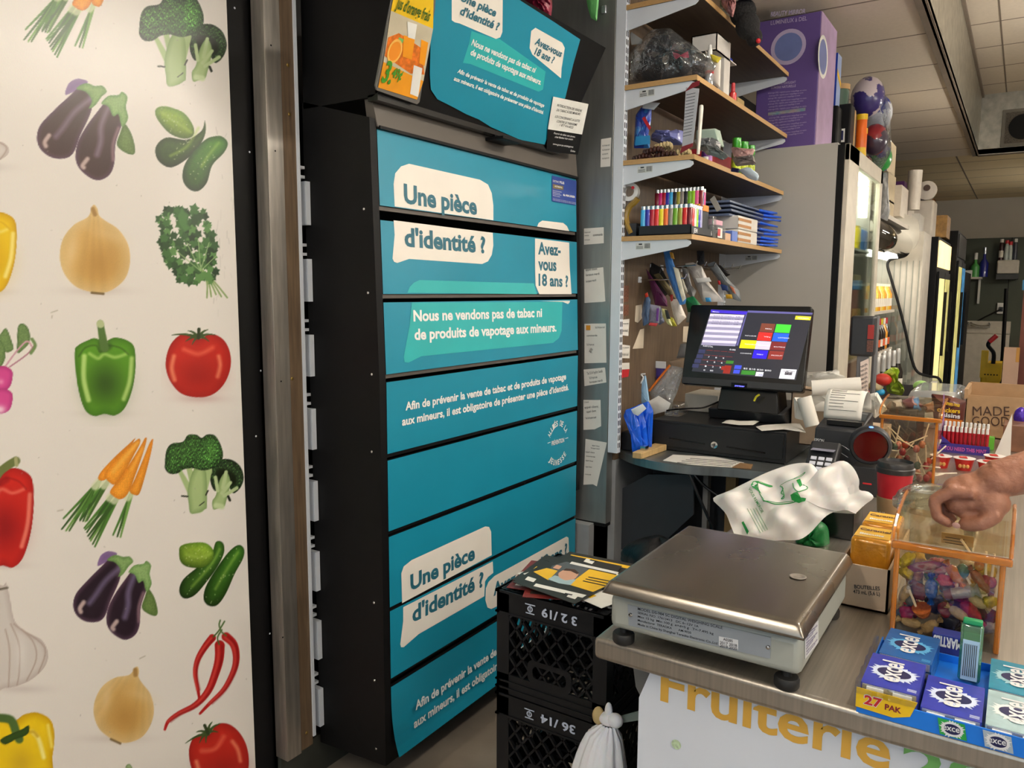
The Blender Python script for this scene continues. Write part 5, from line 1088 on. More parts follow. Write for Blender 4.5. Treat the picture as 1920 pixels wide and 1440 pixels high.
b = MB(); b.box((2.44, .300, .9), (2.53, .392, .985), m_pr); b.box((2.438, .335, .935), (2.441, .36, .940), m_red); b.build('stand', t, bevel=.01, seg=3)
b = MB(); b.ell(c+Vector((-.006, .0, .0555)), (.005, .007, .004), mat('blue_led', (80, 120, 255), .3, emit=3)); b.build('status_light', t)
t = thing('card_terminal', 'grey card payment terminal with keypad between printer and shopping bag', 'card terminal', (2.42, .51, .9))
R = Matrix.Rotation(-.65, 3, 'Y'); tc_ = Vector(P(1540, 872, X=2.43)); 
b = MB(); b.cbox(tc_, (.17, .088, .035), m_pr, R); b.build('body', t, bevel=.008, seg=3)
b = MB(); b.cbox(tc_+R @ Vector((.048, 0, .0185)), (.05, .066, .002), mat('lcd_grey', (150, 150, 168), .25)); b.build('screen', t)
for r_ in range(4):
    for c_ in range(3): b = MB(); b.cbox(tc_+R @ Vector((.008-.02*r_, .022-.022*c_, .0195)), (.013, .017, .004), mat('key_white', (206, 210, 224), .4), R); b.build('key', t, bevel=.001)
# ------------------------------------------------------------------ heap of receipts and rolls behind the printer
def receipt_roll(c, d, r, L, label):
    b = MB(); b.lathe([(r*.55, 0), (r, 0), (r, L), (r*.55, L), (r*.5, L*.98), (r*.5, L*.02), (r*.55, 0)], c, m_paper, 22, d); tag(b.build('receipt_roll', smooth=True, loc=c), label, 'receipt', 'heap of receipts behind the printer')
receipt_roll(P(1522, 728, X=3.05), (.25, -1, .12), .030, .17, 'curled paper receipt forming an open tube beside the screen')
receipt_roll(P(1508, 745, X=2.98), (-.1, -.35, -1), .026, .11, 'curled receipt leaning down beside the screen stand')
receipt_roll(P(1578, 726, X=3.2), (.2, -1, -.1), .034, .05, 'wide receipt roll end at the right of the receipt heap')
receipt_roll(P(1612, 762, X=2.95), (.3, .3, 1), .028, .05, 'short receipt tube standing behind the receipt printer')
for i, (pts, lab) in enumerate((([(1484, 700), (1560, 696), (1585, 706), (1583, 720), (1520, 726), (1486, 716)], 'long flat receipt strip lying across the top of the receipt heap'), ([(1522, 700), (1574, 694), (1574, 706), (1530, 712)], 'short receipt strip with torn end on top of the receipt heap'), ([(1500, 750), (1530, 735), (1600, 735), (1602, 765), (1560, 772), (1510, 770)], 'wide pale sheet at the front of the receipt heap'), ([(1488, 745), (1504, 745), (1512, 790), (1490, 784)], 'narrow receipt strip hanging at the left of the receipt heap'), ([(1590, 748), (1622, 742), (1650, 778), (1606, 790)], 'receipt sheet sloping down behind the receipt printer'), ([(1618, 742), (1645, 735), (1664, 768), (1640, 785)], 'bent receipt beside the lollipop bin'))):
    b = MB(); x = [3.15, 3.1, 3.06, 3.0, 2.95, 2.92][i]; pillow(b, [P(px_, py_, X=x) for px_, py_ in rpoly(pts, 3)], (-.8, 0, .6), .012, .004, m_paper, 5, .004, i)
    tag(b.build('receipt', smooth=True, loc=P(*pts[0], X=x), angle=70), lab, 'receipt', 'heap of receipts behind the printer')
t = carton('paper_box', 3.14, 3.32, .55, .74, .9, 1.12, m_kraft2, 'low pale box holding the heap of receipts behind the printer', 'box', False)
b = MB(); b.box((2.88, .36, .9), (3.0, .53, 1.035), m_kraft2); tag(b.build('small_box', loc=(2.94, .45, .9)), 'small pale box under loose receipts behind the receipt printer', 'box')
# customer display on its pole
t = thing('pole_display', 'dark customer display on a pole with a red screen label', 'display', (3.3, .53, .9))
b = MB(); q0, q1 = P(1597, 592, X=3.3), P(1624, 668, X=3.3); b.box((3.28, q1.y-.028, q1.z), (3.34, q0.y, q0.z), m_pr); b.build('head', t, bevel=.01, seg=3)
b = MB(); a_ = P(1623, 609, X=3.278); b.box((3.276, q1.y-.026, a_.z-.055), (3.28, q1.y-.004, a_.z), mat('red_label', (150, 40, 34), .4)); b.box((3.276, q1.y-.026, a_.z-.105), (3.28, q1.y-.004, a_.z-.06), mat('brown_label', (96, 60, 48), .4, var=.4, scale=200)); b.build('screen_label', t)
b = MB(); p = P(1614, 668, X=3.3); b.box((3.295, p.y-.028, .9), (3.325, p.y+.014, p.z+.02), mat('pole_grey', (110, 110, 112), .4)); b.build('pole', t, bevel=.004)
b = MB(); q = [P(x, y, X=3.285) for x, y in ((1613, 679), (1629, 672), (1628, 735), (1614, 748))]; b.slab(q, (.001, 0, 0), mat('price_list', (232, 214, 204), .5))
for j in range(7): a = P(1615, 690+j*8, X=3.284); c_ = P(1627, 684+j*8, X=3.284); b.text('menu prix', a, c_, .011, (0, 0, 1), m_ink, .01, .001)
b.build('price_card', t)
b = MB(); a, c_ = P(1640, 592, X=3.6), P(1636, 714, X=3.6); b.tube([Vector((3.6, a.y-.01, .9)), Vector((3.6, a.y-.01, a.z))], .011, mat('pole_grey', 'aaaaaa')); tag(b.build('metal_post', loc=(3.6, a.y, .9)), 'slim grey metal post standing behind the customer display', 'post')
# ------------------------------------------------------------------ register shelf, cash drawer and touch screen
t = thing('register_shelf', 'stainless shelf under the cash drawer, bridging partition and counter', 'shelf', (3.0, 1.0, .82))
b = MB(); ed = spline([(2.83, 1.338, 0), (2.755, 1.24, 0), (2.71, 1.12, 0), (2.712, .99, 0), (2.755, .87, 0), (2.775, .74, 0), (2.78, .60, 0)], 5)
pl = [(p.x, p.y, .822) for p in ed]+[(3.9, .60, .822), (3.9, 1.333, .822)]
b.slab(pl, (0, 0, .033), steel('shelf_steel', (150, 156, 156), .4, (20, 1, 1), 6, .15)); b.build('top', t, bevel=.002)
m_raw = mat('raw_wood', (196, 164, 112), .7, stretch=(20, 20, 2), scale=4, var=.15)
b = MB(); b.box((3.05, .92, 0), (3.09, .96, .822), m_raw); b.build('leg', t); b = MB(); b.box((2.95, 1.0, .2), (2.985, 1.02, .822), mat('grey_post', '9a9a98', .5)); b.build('leg', t)
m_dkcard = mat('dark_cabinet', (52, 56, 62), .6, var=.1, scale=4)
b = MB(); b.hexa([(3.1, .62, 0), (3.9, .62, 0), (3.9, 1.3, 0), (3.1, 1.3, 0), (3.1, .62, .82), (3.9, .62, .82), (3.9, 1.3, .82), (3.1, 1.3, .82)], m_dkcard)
tag(b.build('low_cabinet', loc=(3.5, 1.0, 0)), 'dark grey low cabinet in shadow under the register shelf', 'cabinet')
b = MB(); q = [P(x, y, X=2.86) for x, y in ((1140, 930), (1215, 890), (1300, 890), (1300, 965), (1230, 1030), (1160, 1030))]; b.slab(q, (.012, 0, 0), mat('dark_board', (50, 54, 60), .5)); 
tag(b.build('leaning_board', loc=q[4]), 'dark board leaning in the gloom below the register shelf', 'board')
m_bb = mat('bin_bag_black', (14, 14, 16), .4, bump=.4, bscale=30); q = P(1235, 1048, X=2.5); b = MB(); b.grid(lambda u, v: q+Vector((cos(2*pi*u)*cos(pi*(v-.5))*.115*(1+.06*sin(u*44)), sin(2*pi*u)*cos(pi*(v-.5))*.13*(1+.06*sin(u*31+v*9)), sin(pi*(v-.5))*.075*(1+.08*sin(u*19)))), 40, 14, m_bb, True); o = b.build('bin_bag', smooth=True, loc=(P(1225, 1030, X=2.5).x, P(1225, 1030, X=2.5).y, .5)); tag(o, 'black bin bag bulging between the crates and the scale', 'bag')
b = MB(); v = P(1225, 1040, X=2.5); b.lathe([(.10, 0), (.12, .02), (.12, v.z-.10), (.105, v.z-.09)], (v.x, v.y, 0), mat('bin_grey', '303236', .5), 24); tag(b.build('waste_bin', smooth=True, loc=(v.x, v.y, 0)), 'dark waste bin holding the black bin bag behind the scale', 'bin')
for i, (pts, lab) in enumerate((([(1292, 888), (1312, 935), (1330, 975), (1340, 996)], 'black cable hanging from the register shelf, left one of two'), ([(1302, 890), (1322, 912), (1352, 935), (1358, 960)], 'black cable hanging from the register shelf, right one of two'))):
    b = MB(); b.tube(spline([P(x, y, X=2.72+.1*i) for x, y in pts], 5), .006, m_blackgloss, 8); tag(b.build('cable', smooth=True, loc=P(*pts[0], X=2.72)), lab, 'cable')
m_dr = mat('drawer_black', (26, 26, 28), .45, var=.1, scale=60, bump=.05, bscale=300)
t = thing('cash_drawer', 'black steel cash drawer with round lock under the touch screen', 'cash drawer', (3.15, .97, .855))
b = MB(); b.box((2.935, .702, .857), (3.40, 1.238, .978), m_dr); b.build('casing', t, bevel=.003)
b = MB(); b.box((2.929, .712, .872), (2.936, 1.228, .968), m_dr); dr = b.build('drawer_front', t, bevel=.0015)
for (x0, y0, x1, y1) in ((1255, 820, 1322, 831), (1362, 836, 1435, 848)):
    b = MB(); a, c = P(x0, y0, X=2.928), P(x1, y1, X=2.928); b.slab([a, c, c+Vector((0, 0, -.006)), a+Vector((0, 0, -.006))], (-.0008, 0, 0), m_blackgloss); b.build('slot', dr)
b = MB(); q = P(1340, 834, X=2.929); b.lathe([(0, .004), (.006, .004), (.007, .006), (.0135, .007), (.0145, .004), (.0145, 0)], q, mat('chrome', (210, 212, 214), .12, 1), 24, (-1, 0, 0)); b.box((q.x-.0075, q.y-.001, q.z-.004), (q.x-.004, q.y+.001, q.z+.004), m_blackgloss); part(b.build('lock', dr, smooth=True), 'chrome round key lock')
# touch screen: tilted panel on a stepped base
MC0 = [P(1277, 712, X=3.03), P(1505, 742, X=3.03), P(1545, 574, X=3.115), P(1323, 567, X=3.115)]
o0 = MC0[0]; ey = Vector((0, -1, 0)); upm = Vector((.085, 0, .315)).normalized(); o0 = Vector((3.03, MC0[0].y, (MC0[0].z+MC0[1].z)/2)); Wd = MC0[0].y-MC0[1].y; Hd = .335
ex = Vector((0.0, -1, 0)); nm = ex.cross(upm).normalized()   # towards the viewer
if nm.x > 0: nm = -nm
def MS(u, v, l=0): return Vector((3.03, MC0[0].y, MC0[1].z+.012))+ex*(u*Wd)+upm*(v*Hd)+nm*l
t = thing('touch_screen', 'black point of sale touch screen showing coloured buttons on the cash drawer', 'screen', (3.15, .95, .978))
b = MB(); rp = rpoly([(0, 0), (1, 0), (1, 1), (0, 1)], .03); b.slab([MS(u, v, 0) for u, v in rp], -nm*.035, m_blackgloss); b.build('housing', t, bevel=.004)
b = MB(); b.slab([MS(.01, .01, .0), MS(.99, .01, 0), MS(.99, .085, 0), MS(.01, .085, 0)], nm*.006, m_pr); b.build('bottom_bezel', t, bevel=.003)
def SS(px_, py_, l=.001): return PP(px_, py_, MS(0, 0, l), nm)
scr = MB(); m_scr = mat('screen_dark', (44, 44, 52), .25, emit=.7, var=.02)
def sp(pts, m, l=.0012): scr.poly([SS(x, y, l) for x, y in pts], m)
sp([(1333, 580), (1524, 586), (1492, 713), (1297, 696)], m_scr, .0006)
em = lambda n, c, e=.62: mat('screen_'+n, c, .3, emit=e, var=.01)
sp([(1333, 580.5), (1402, 584), (1400, 590), (1333, 586)], em('blue', (70, 50, 200))); sp([(1402, 584), (1384, 648), (1380, 648), (1398, 590)], em('slateblue', (96, 92, 150))); sp([(1402, 582), (1524, 586.5), (1523, 590), (1402, 586)], em('slateblue', (96, 92, 150)), .0010)
for j in range(12):
    y0 = 588+j*4.9; x0 = 1332-j*1.45; x1 = 1396-j*1.45; sp([(x0, y0), (x1, y0+2.6), (x1-1.45, y0+7.4), (x0-1.45, y0+4.8)], em('lilac', (212, 206, 226)) if j % 2 == 0 else em('lilac_dark', (150, 144, 172)))
B1 = lambda x, y, w_, h_, m: sp([(x, y), (x+w_, y+w_*.055), (x+w_-h_*.26, y+h_+w_*.055), (x-h_*.26, y+h_)], m)
B1(1492, 592, 29, 7, em('yellow', (222, 208, 50)))
for (x, y, w_, c) in ((1428, 606, 26, ('brown', (120, 64, 50))), (1456, 607.5, 28, ('green', (70, 204, 60))), (1423, 622.5, 26, ('red', (218, 46, 42))), (1451, 624, 29, ('azure', (40, 96, 226))), (1390, 637, 29, ('yellow2', (222, 216, 30))), (1419, 639, 27.5, ('pale', (206, 198, 214))), (1447, 640.5, 28, ('maroon', (120, 40, 42))), (1414, 656, 26.5, ('pureblue', (50, 30, 232))), (1443, 657.5, 27.5, ('maroon2', (138, 50, 44)))): B1(x, y, w_, 15.5, em(*c))
B1(1378, 684.5, 13, 7, em('azure2', (64, 80, 214))); B1(1376, 693, 12, 7, em('azure2', (64, 80, 214))); B1(1391, 694, 26, 8, em('grass', (56, 130, 44))); B1(1418, 697, 14, 8, em('white', (230, 228, 236))); B1(1465, 691.5, 29, 18, em('white', (230, 228, 236))); B1(1472, 697.5, 14, 5.5, em('charcoal', (60, 50, 56), .3)); B1(1359, 685, 13, 15, em('redbrown', (150, 44, 34))); B1(1362, 676, 14, 5.5, em('grass', (56, 130, 44)))
for r_ in range(4):
    for c_ in range(5):
        if c_ == 0 or (r_ == 3 and c_ == 4): B1(1311-r_*4+c_*13.6, 655+r_*9+c_*1.1, 12, 7, em('indigo', (56, 58, 96), .5) if c_ == 0 else em('redbrown', (150, 44, 34)))
        else: B1(1311-r_*4+c_*13.6, 655+r_*9+c_*1.1, 12, .8, em('redline', (128, 44, 44)))
def st(tx_, a, c, cap, m=None): scr.text(tx_, SS(*a, .0014), SS(*c, .0014), cap, upm, m or em('text', (225, 225, 232)), .01, .0006)
st('SUBTOTAL', (1318, 649.5), (1337, 651.5), .0055); st('0.00', (1368, 656.5), (1379, 657.5), .006)
for r_ in range(3):
    for c_, n_ in enumerate(((7, 8, 9), (4, 5, 6), (1, 2, 3))[r_]): st(str(n_), (1327.5-r_*3+c_*13.6, 670.5+r_*8.6+c_*1.2), (1330.5-r_*3+c_*13.6, 670.7+r_*8.6+c_*1.2), .006)
st('0', (1319, 695), (1322, 695.2), .006); st('00', (1331, 696), (1337, 696.5), .006); st('$5 $10 $20 $50', (1394, 692), (1446, 696.5), .006); st('VISA', (1421, 704), (1430, 704.6), .006, em('visa', (40, 50, 140))); st('COMPTANT', (1468, 697), (1491, 698.5), .006, em('charcoal', (60, 50, 56), .3))
for (w_, x, y) in (('FRUIT & LEGUME', 1397, 630), ('BIERE', 1435, 617), ('VIN', 1432, 632), ('LOTERIE', 1459, 634), ('TAXABLE', 1396, 646), ('NON TAXABLE', 1421, 648), ('BOUTEILLE', 1451, 651), ('CONSIGNE', 1388, 663), ('DEBIT', 1419, 665), ('PRODUIT', 1446, 667), ('FERMER', 1496, 597), ('MENU', 1336, 585)): st(w_, (x, y), (x+21 if len(w_) > 5 else x+12, y+1.2), .004)
for j in range(4): st('Article du compte 1   0.00', (1338-j*1.4, 592.5+j*4.9), (1388-j*1.4, 594.8+j*4.9), .0032, em('ink', (50, 46, 70), .2))
scr.build('display', t)
b = MB(); q = SS(1386, 722, .007); b.cbox(q, (.004, .062, .016), m_blackgloss, basis(-nm, (1, 0, 0)) if False else None); b.build('badge', t)
b = MB(); b.text('partner', SS(1378, 724, .0105), SS(1396, 726, .0105), .006, upm, mat('badge_blue', (90, 90, 255), .3, emit=2.5), .03, .001); part(b.build('badge_light', t), 'glowing blue lettering')
b = MB(); b.hexa([(3.06, .765, 1.02), (3.20, .765, 1.02), (3.20, 1.015, 1.02), (3.06, 1.015, 1.02), (3.10, .79, 1.17), (3.2, .79, 1.2), (3.2, 1.0, 1.2), (3.10, 1.0, 1.17)], m_blackgloss); b.build('neck', t, bevel=.006)
b = MB(); b.hexa([(3.10, .74, .979), (3.34, .74, .979), (3.34, 1.06, .979), (3.10, 1.06, .979), (3.06, .75, 1.025), (3.32, .75, 1.05), (3.32, 1.05, 1.05), (3.06, 1.05, 1.025)], m_pr); b.build('base', t, bevel=.006)
b = MB(); b.tube(spline([P(x, y, X=3.04) for x, y in ((1414, 752), (1418, 744), (1424, 740))], 4), .004, mat('yellow_tag', (206, 196, 40), .5), 6); b.build('yellow_strap', t)
b = MB(); b.tube(spline([P(x, y, X=x_) for x, y, x_ in ((1350, 752, 3.1), (1320, 764, 3.05), (1290, 766, 3.02), (1262, 768, 3.0), (1250, 770, 3.0))], 5), .004, m_blackgloss, 6); tag(b.build('cable', smooth=True, loc=P(1300, 766, X=3.02)), 'thin black cable lying along the top of the cash drawer', 'cable')
# papers lying on and in front of the drawer
for (pts, z, m, lab) in (([(1353, 793), (1362, 788), (1380, 792), (1424, 790), (1412, 797), (1385, 797)], .981, m_paper, 'shiny paper slip at the middle edge of the cash drawer top'), ([(1417, 800), (1430, 797), (1500, 794), (1511, 811), (1470, 805), (1428, 808)], .981, m_paper, 'curled receipt at the right edge of the cash drawer top')):
    b = MB(); pillow(b, [P(x, y, Z=z+.003) for x, y in pts], (0, 0, 1), .006, .001, m, 5, .001); tag(b.build('receipt', smooth=True, loc=P(*pts[0], Z=z)), lab, 'receipt')
b = MB(); q = [P(x, y, Z=.8565) for x, y in ((1243, 864), (1262, 853), (1340, 857), (1395, 868), (1373, 877), (1300, 872))]; b.slab(q, (0, 0, .0015), m_paper)
for j in range(4): b.tube([P(1270+j*8, 867-j*2.5, Z=.8585), P(1370+j*5, 874-j*2.5, Z=.8585)], .0012, m_ink, 4)
tag(b.build('paper_sheet', loc=q[0]), 'printed white sheet under the front of the cash drawer', 'paper')
b = MB(); q = [P(x, y, Z=.8565) for x, y in ((1373, 877), (1388, 869), (1412, 872), (1408, 880))]; b.slab(q, (0, 0, .003), mat('brown_pad', '8a6a48', .6)); tag(b.build('note_pad', loc=q[0]), 'brown notepad at the right end of the white sheet on the shelf', 'notepad')
t = thing('wooden_block', 'pale wooden block with a metal clip in front of the blue sleeves', 'block', P(1225, 858, Z=.857))
q = P(1207, 857, Z=.857); b = MB(); b.hexa([(2.715, 1.185, .8555), (2.93, 1.17, .8555), (2.93, 1.225, .8555), (2.715, 1.225, .8555), (2.715, 1.185, .88), (2.93, 1.17, .88), (2.93, 1.225, .88), (2.715, 1.225, .88)], m_raw); b.build('block', t, bevel=.003); b = MB(); b.box((2.76, 1.19, .88), (2.79, 1.212, .897), mat('chrome', (0, 0, 0))); b.build('clip', t)
# blue plastic sleeves standing by the drawer
m_bl = mat('blue_plastic', (18, 92, 222), .25, var=.12, scale=30, coat=.5, bump=.2, bscale=40)
t = thing('blue_sleeve_bundle', 'bundle of bright blue plastic sleeves standing left of the cash drawer', 'sleeves', P(1195, 852, X=2.86))
for i, pts in enumerate(([(1169, 780), (1173, 768), (1188, 764), (1200, 800), (1205, 835), (1196, 853), (1186, 850), (1182, 815)], [(1180, 766), (1202, 758), (1212, 800), (1215, 836), (1204, 850), (1194, 846), (1190, 805)], [(1194, 760), (1216, 752), (1225, 770), (1222, 838), (1212, 846), (1200, 840), (1200, 800)])):
    b = MB(); pillow(b, [P(x, y, X=2.79+.028*i) for x, y in rpoly(pts, 3)], (-1, 0, 0), .012, .012, m_bl, 6, .001, i, ); b.build('sleeve', t, smooth=True, angle=60)
b = MB(); pillow(b, [P(x, y, X=2.775) for x, y in ((1183, 768), (1205, 757), (1212, 766), (1196, 780), (1188, 776))], (-1, 0, 0), .004, .002, m_white, 4); b.build('label_sticker', t, smooth=True)
b = MB(); b.box((2.84, 1.285, .8555), (2.95, 1.33, .93), mat('dark_box', '26282e', .5)); tag(b.build('small_box', bevel=.003, loc=(2.87, 1.29, .856)), 'small dark box in the corner by the white upright, behind blue sleeves', 'box')
# face masks, zip bag, cartons behind the drawer
t = thing('face_mask_pack', 'clear packet of pale blue face masks with white ear loops against the wood panel', 'packet', P(1212, 755, X=3.05))
b = MB(); pillow(b, [P(x, y, X=3.05) for x, y in rpoly([(1187, 722), (1196, 714), (1211, 702), (1219, 760), (1193, 764)], 4)], (-.8, -.5, 0), .012, .01, mat('mask_blue', (150, 190, 222), .5, bump=.2, bscale=50), 6, .002); b.build('mask_stack', t, smooth=True)
for pts in ([(1189, 722), (1183, 708), (1186, 699), (1194, 698), (1200, 705)], [(1192, 728), (1200, 720), (1206, 708), (1202, 702), (1210, 701)]): b = MB(); b.tube(spline([P(x, y, X=3.03) for x, y in pts], 5), .003, m_white, 6); b.build('ear_loop', t, smooth=True)
t = thing('zip_bag', 'clear zip bag with an orange seal leaning left of the touch screen', 'bag', P(1250, 755, X=3.12)); m_zip = clear('zip_film', gloss=.2, rough=.08, bump=.6, bscale=40, haze=.3)
b = MB(); pillow(b, [P(x, y, X=3.12) for x, y in rpoly([(1217, 735), (1258, 685), (1283, 690), (1270, 735), (1258, 760), (1225, 755)], 5)], (-1, 0, 0), .02, .012, m_zip, 7, .004); b.build('film', t, smooth=True); b = MB(); b.tube([P(1217, 733, X=3.10), P(1256, 685, X=3.10)], .005, mat('seal_orange', (224, 120, 40), .4), 6); b.build('seal', t)
b = MB(); pillow(b, [P(x, y, X=3.2) for x, y in rpoly([(1228, 676), (1250, 681), (1244, 712), (1226, 712)], 3)], (-1, 0, 0), .008, .006, mat('violet_packet', (76, 60, 140), .3), 5); b.box(P(1229, 690, X=3.185), P(1249, 678, X=3.19), m_white); tag(b.build('packet', smooth=True, loc=P(1236, 700, X=3.2)), 'violet and white packet leaning on the wood panel behind the zip bag', 'packet')
b = MB(); b.box((3.22, 1.06, .979), (3.42, 1.21, 1.055), mat('note_block', (200, 196, 184), .7)); tag(b.build('paper_block', bevel=.004, loc=(3.3, 1.13, .98)), 'thick block of pale paper on the cash drawer under the screen', 'paper')
t = thing('clear_case', 'small clear plastic case on the cash drawer left of the paper block', 'case', (3.1, 1.2, .979)); b = MB(); b.box((3.04, 1.165, .979), (3.14, 1.23, 1.03), m_pet); b.build('case', t, bevel=.004)
b = MB(); pillow(b, [P(x, y, X=3.02) for x, y in ((1206, 758), (1235, 742), (1258, 756), (1252, 770), (1222, 778))], (-1, 0, .3), .01, .005, mat('tissue_white', (210, 210, 206), .6), 5, .003); tag(b.build('wrapper', smooth=True, loc=P(1230, 770, X=3.02)), 'crumpled clear and white wrapper on the blue sleeves', 'wrapper')
for i, (pts, lab, m) in enumerate((([(1276, 645), (1289, 643), (1286, 670), (1268, 672)], 'grey blister pack hanging left of the screen', mat('grey_blister', '8c8c8c', .4)), ([(1255, 678), (1283, 672), (1290, 690), (1282, 724), (1268, 700)], 'beige carton standing behind the zip bag', m_kraft2))):
    b = MB(); pillow(b, [P(x, y, X=3.25) for x, y in pts], (-1, 0, 0), .012, .01, m, 5); tag(b.build('packet' if i == 0 else 'carton', smooth=True, loc=P(*pts[0], X=3.25)), lab, 'packet' if i == 0 else 'carton')
# notes taped on the partition (X = 2.74 plane) and wood panel
def note(pts, X, label, lines, m=None, Y=None, name='paper_note', curl=0):
    pr = lambda x, y, l=0: (P(x, y, X=X-l) if Y is None else P(x, y, Y=Y-l)); b = MB(); q = [pr(x, y, .0008) for x, y in pts]
    ext = Vector((-.0006, 0, 0)) if Y is None else Vector((0, -.0006, 0)); b.slab(q, ext, m or m_paper)
    for (x0, y0, x1, y1, s_) in lines:
        cap = s_/1450*(2.9 if Y is None else 3.0); b.text(['Tel 514 hydro lundi', 'livraison mardi', 'appel client', 'commande'][int(x0+y0) % 4], pr(x0, y0, .0018), pr(x1, y1, .0018), cap, (0, 0, 1), m_ink, .0, .0004)
    tag(b.build(name, loc=q[0]), label, 'note', 'notes taped on partition and panel')
note([(1095, 428.5), (1132, 426), (1132, 456), (1095, 459)], 2.74, 'white note with a printed word, topmost of the near partition notes at drawer level', [(1096, 437, 1107, 436.5, 3), (1096, 443, 1104, 442.5, 3), (1096, 451, 1106, 450.5, 3), (1112, 443, 1130, 441.5, 5)])
note([(1095.5, 505), (1131, 501), (1135, 565), (1130, 566), (1096, 568)], 2.74, 'blank-bottomed handwritten note on partition, second from the top of the big notes', [(1098, 508, 1120, 506, 5), (1099, 518, 1124, 515, 5), (1099, 530, 1118, 527, 5)])
note([(1096, 607), (1136, 606.5), (1137, 680), (1096, 681)], 2.74, 'lined card with an orange square, halfway up the steel partition', [(1116, 616, 1134, 615, 4), (1100, 631, 1120, 630.5, 4), (1100, 648, 1114, 647.5, 4), (1108, 662, 1112, 655, 9)])
b = MB(); q = [P(x, y, X=2.7375) for x, y in ((1099, 610), (1107, 610), (1107, 619), (1099, 619))]; b.slab(q, (-.0005, 0, 0), mat('orange_square', (206, 140, 40), .5)); 
tag(b.build('sticker', loc=q[0]), 'small orange square sticker on the lined card on the partition', 'sticker')
note([(1094.5, 693), (1134.5, 689), (1137, 717), (1096, 724)], 2.74, 'torn note with bold black handwriting below the lined card', [(1101, 703, 1130, 698, 6), (1105, 711, 1120, 709, 5), (1106, 719, 1130, 715, 5)])
note([(1094, 750), (1126, 750), (1127, 799), (1115, 805), (1094, 806)], 2.74, 'handwritten note with curled lower edge near counter height', [(1096, 756, 1104, 755, 4), (1096, 766, 1122, 764, 5), (1100, 774, 1118, 772, 5), (1098, 786, 1118, 784, 4)])
note([(1098, 823), (1138, 830), (1119, 912), (1112, 908), (1094, 909)], 2.74, 'long till receipt with a folded edge, lowest on the partition', [(1110, 836, 1124, 838, 3), (1108, 841, 1124, 843, 3), (1098, 848, 1115, 850, 3), (1099, 856, 1116, 858, 3), (1098, 864, 1112, 866, 3), (1098, 876, 1110, 877, 3), (1097, 890, 1108, 891, 3)])
note([(1127, 261), (1146, 258), (1144, 312), (1126, 313.5)], 2.74, 'small grey note high on the steel partition beside the white upright', [(1129, 275, 1143, 273, 3), (1129, 283, 1143, 281, 3), (1129, 291, 1140, 289, 3), (1129, 299, 1142, 297, 3)])
wy = 1.334
for i, (pts, lab, m) in enumerate((([(1161, 600), (1180, 598), (1178, 630), (1160, 628)], 'handwritten price card high on the wood panel by the white upright', m_paper), ([(1159, 645), (1181, 648), (1180, 672), (1159, 671)], 'white note in clear film, below the price card on the wood panel', m_paper), ([(1159, 681), (1180, 680), (1180, 692), (1159, 693)], 'white card strip with grey print on the wood panel', m_paper), ([(1159, 694), (1180, 692), (1178, 706), (1159, 710)], 'red card under the white strip on the wood panel', m_red), ([(1200, 618), (1207.5, 616), (1206, 653), (1186, 654)], 'torn beige paper scrap in the middle of the wood panel', mat('scrap', (214, 200, 178), .7)), ([(1192, 573), (1203, 571), (1204, 596), (1196, 605), (1190, 603)], 'rounded beige paper scrap under the hanging packs', mat('scrap', 'd6c8b2')), ([(1281, 612), (1297, 612), (1292, 642), (1280, 641)], 'pale double paper strip on the wood panel by the screen', mat('scrap', 'd6c8b2')))):
    note(pts, None, lab, [(pts[0][0]+2, pts[0][1]+8, pts[1][0]-2, pts[0][1]+8, 3), (pts[0][0]+2, pts[0][1]+22, pts[1][0]-3, pts[0][1]+22, 6)] if i < 2 else [], m, wy)
for i, (y0, y1, lab) in enumerate(((536, 566, 'small brown sticker strip, upper one beside the white upright'), (572, 592, 'small brown sticker strip, lower one beside the white upright'))):
    b = MB(); q = [P(x, y, Y=wy) for x, y in ((1164, y0), (1179, y0-1), (1178, y1), (1164, y1))]; b.slab(q, (0, -.0006, 0), mat('brown_sticker', (116, 72, 50), .5, var=.6, scale=160)); tag(b.build('sticker', loc=q[0]), lab, 'sticker')
# ------------------------------------------------------------------ goods on the wall shelves
S1, S2, S3, S4 = [z+.001 for z in SHZ]
m_hood = mat('lighter_metal', (206, 206, 204), .2, 1); m_tray = mat('tray_black', (24, 26, 32), .5); m_orange = mat('tray_orange', (232, 144, 36), .5)
t = thing('lighter_tray', 'black stepped tray with orange upper tier full of lighters on the lowest shelf', 'tray', (2.87, 1.10, S1))
YA, YB = 1.238, 1.030
b = MB(); b.box((2.752, YB, S1), (2.99, YA, S1+.004), m_tray); b.box((2.752, YB, S1), (2.756, YA, S1+.036), m_tray); b.box((2.752, YB, S1), (2.99, YB+.003, S1+.030), m_tray); b.box((2.752, YA-.003, S1), (2.99, YA, S1+.030), m_tray)
b.box((2.885, YB+.02, S1), (2.99, YA, S1+.100), m_tray); b.box((2.756, YB+.003, S1+.004), (2.885, YA-.003, S1+.024), m_tray); b.build('base', t)
b = MB(); b.box((2.884, YB+.022, S1+.098), (2.888, YA-.002, S1+.122), m_orange); b.box((2.884, YB+.020, S1+.098), (2.99, YB+.023, S1+.122), m_orange); b.build('upper_tier', t)
b = MB(); b.text('JEM', (2.775, YB-.0006, S1+.008), (2.815, YB-.0006, S1+.008), .016, (0, 0, 1), m_white, .03, .0005); b.text('6', (2.965, YB-.0006, S1+.008), (2.975, YB-.0006, S1+.008), .018, (0, 0, 1), m_white, .0, .0005); part(b.build('printed_lettering', t), 'white lettering')
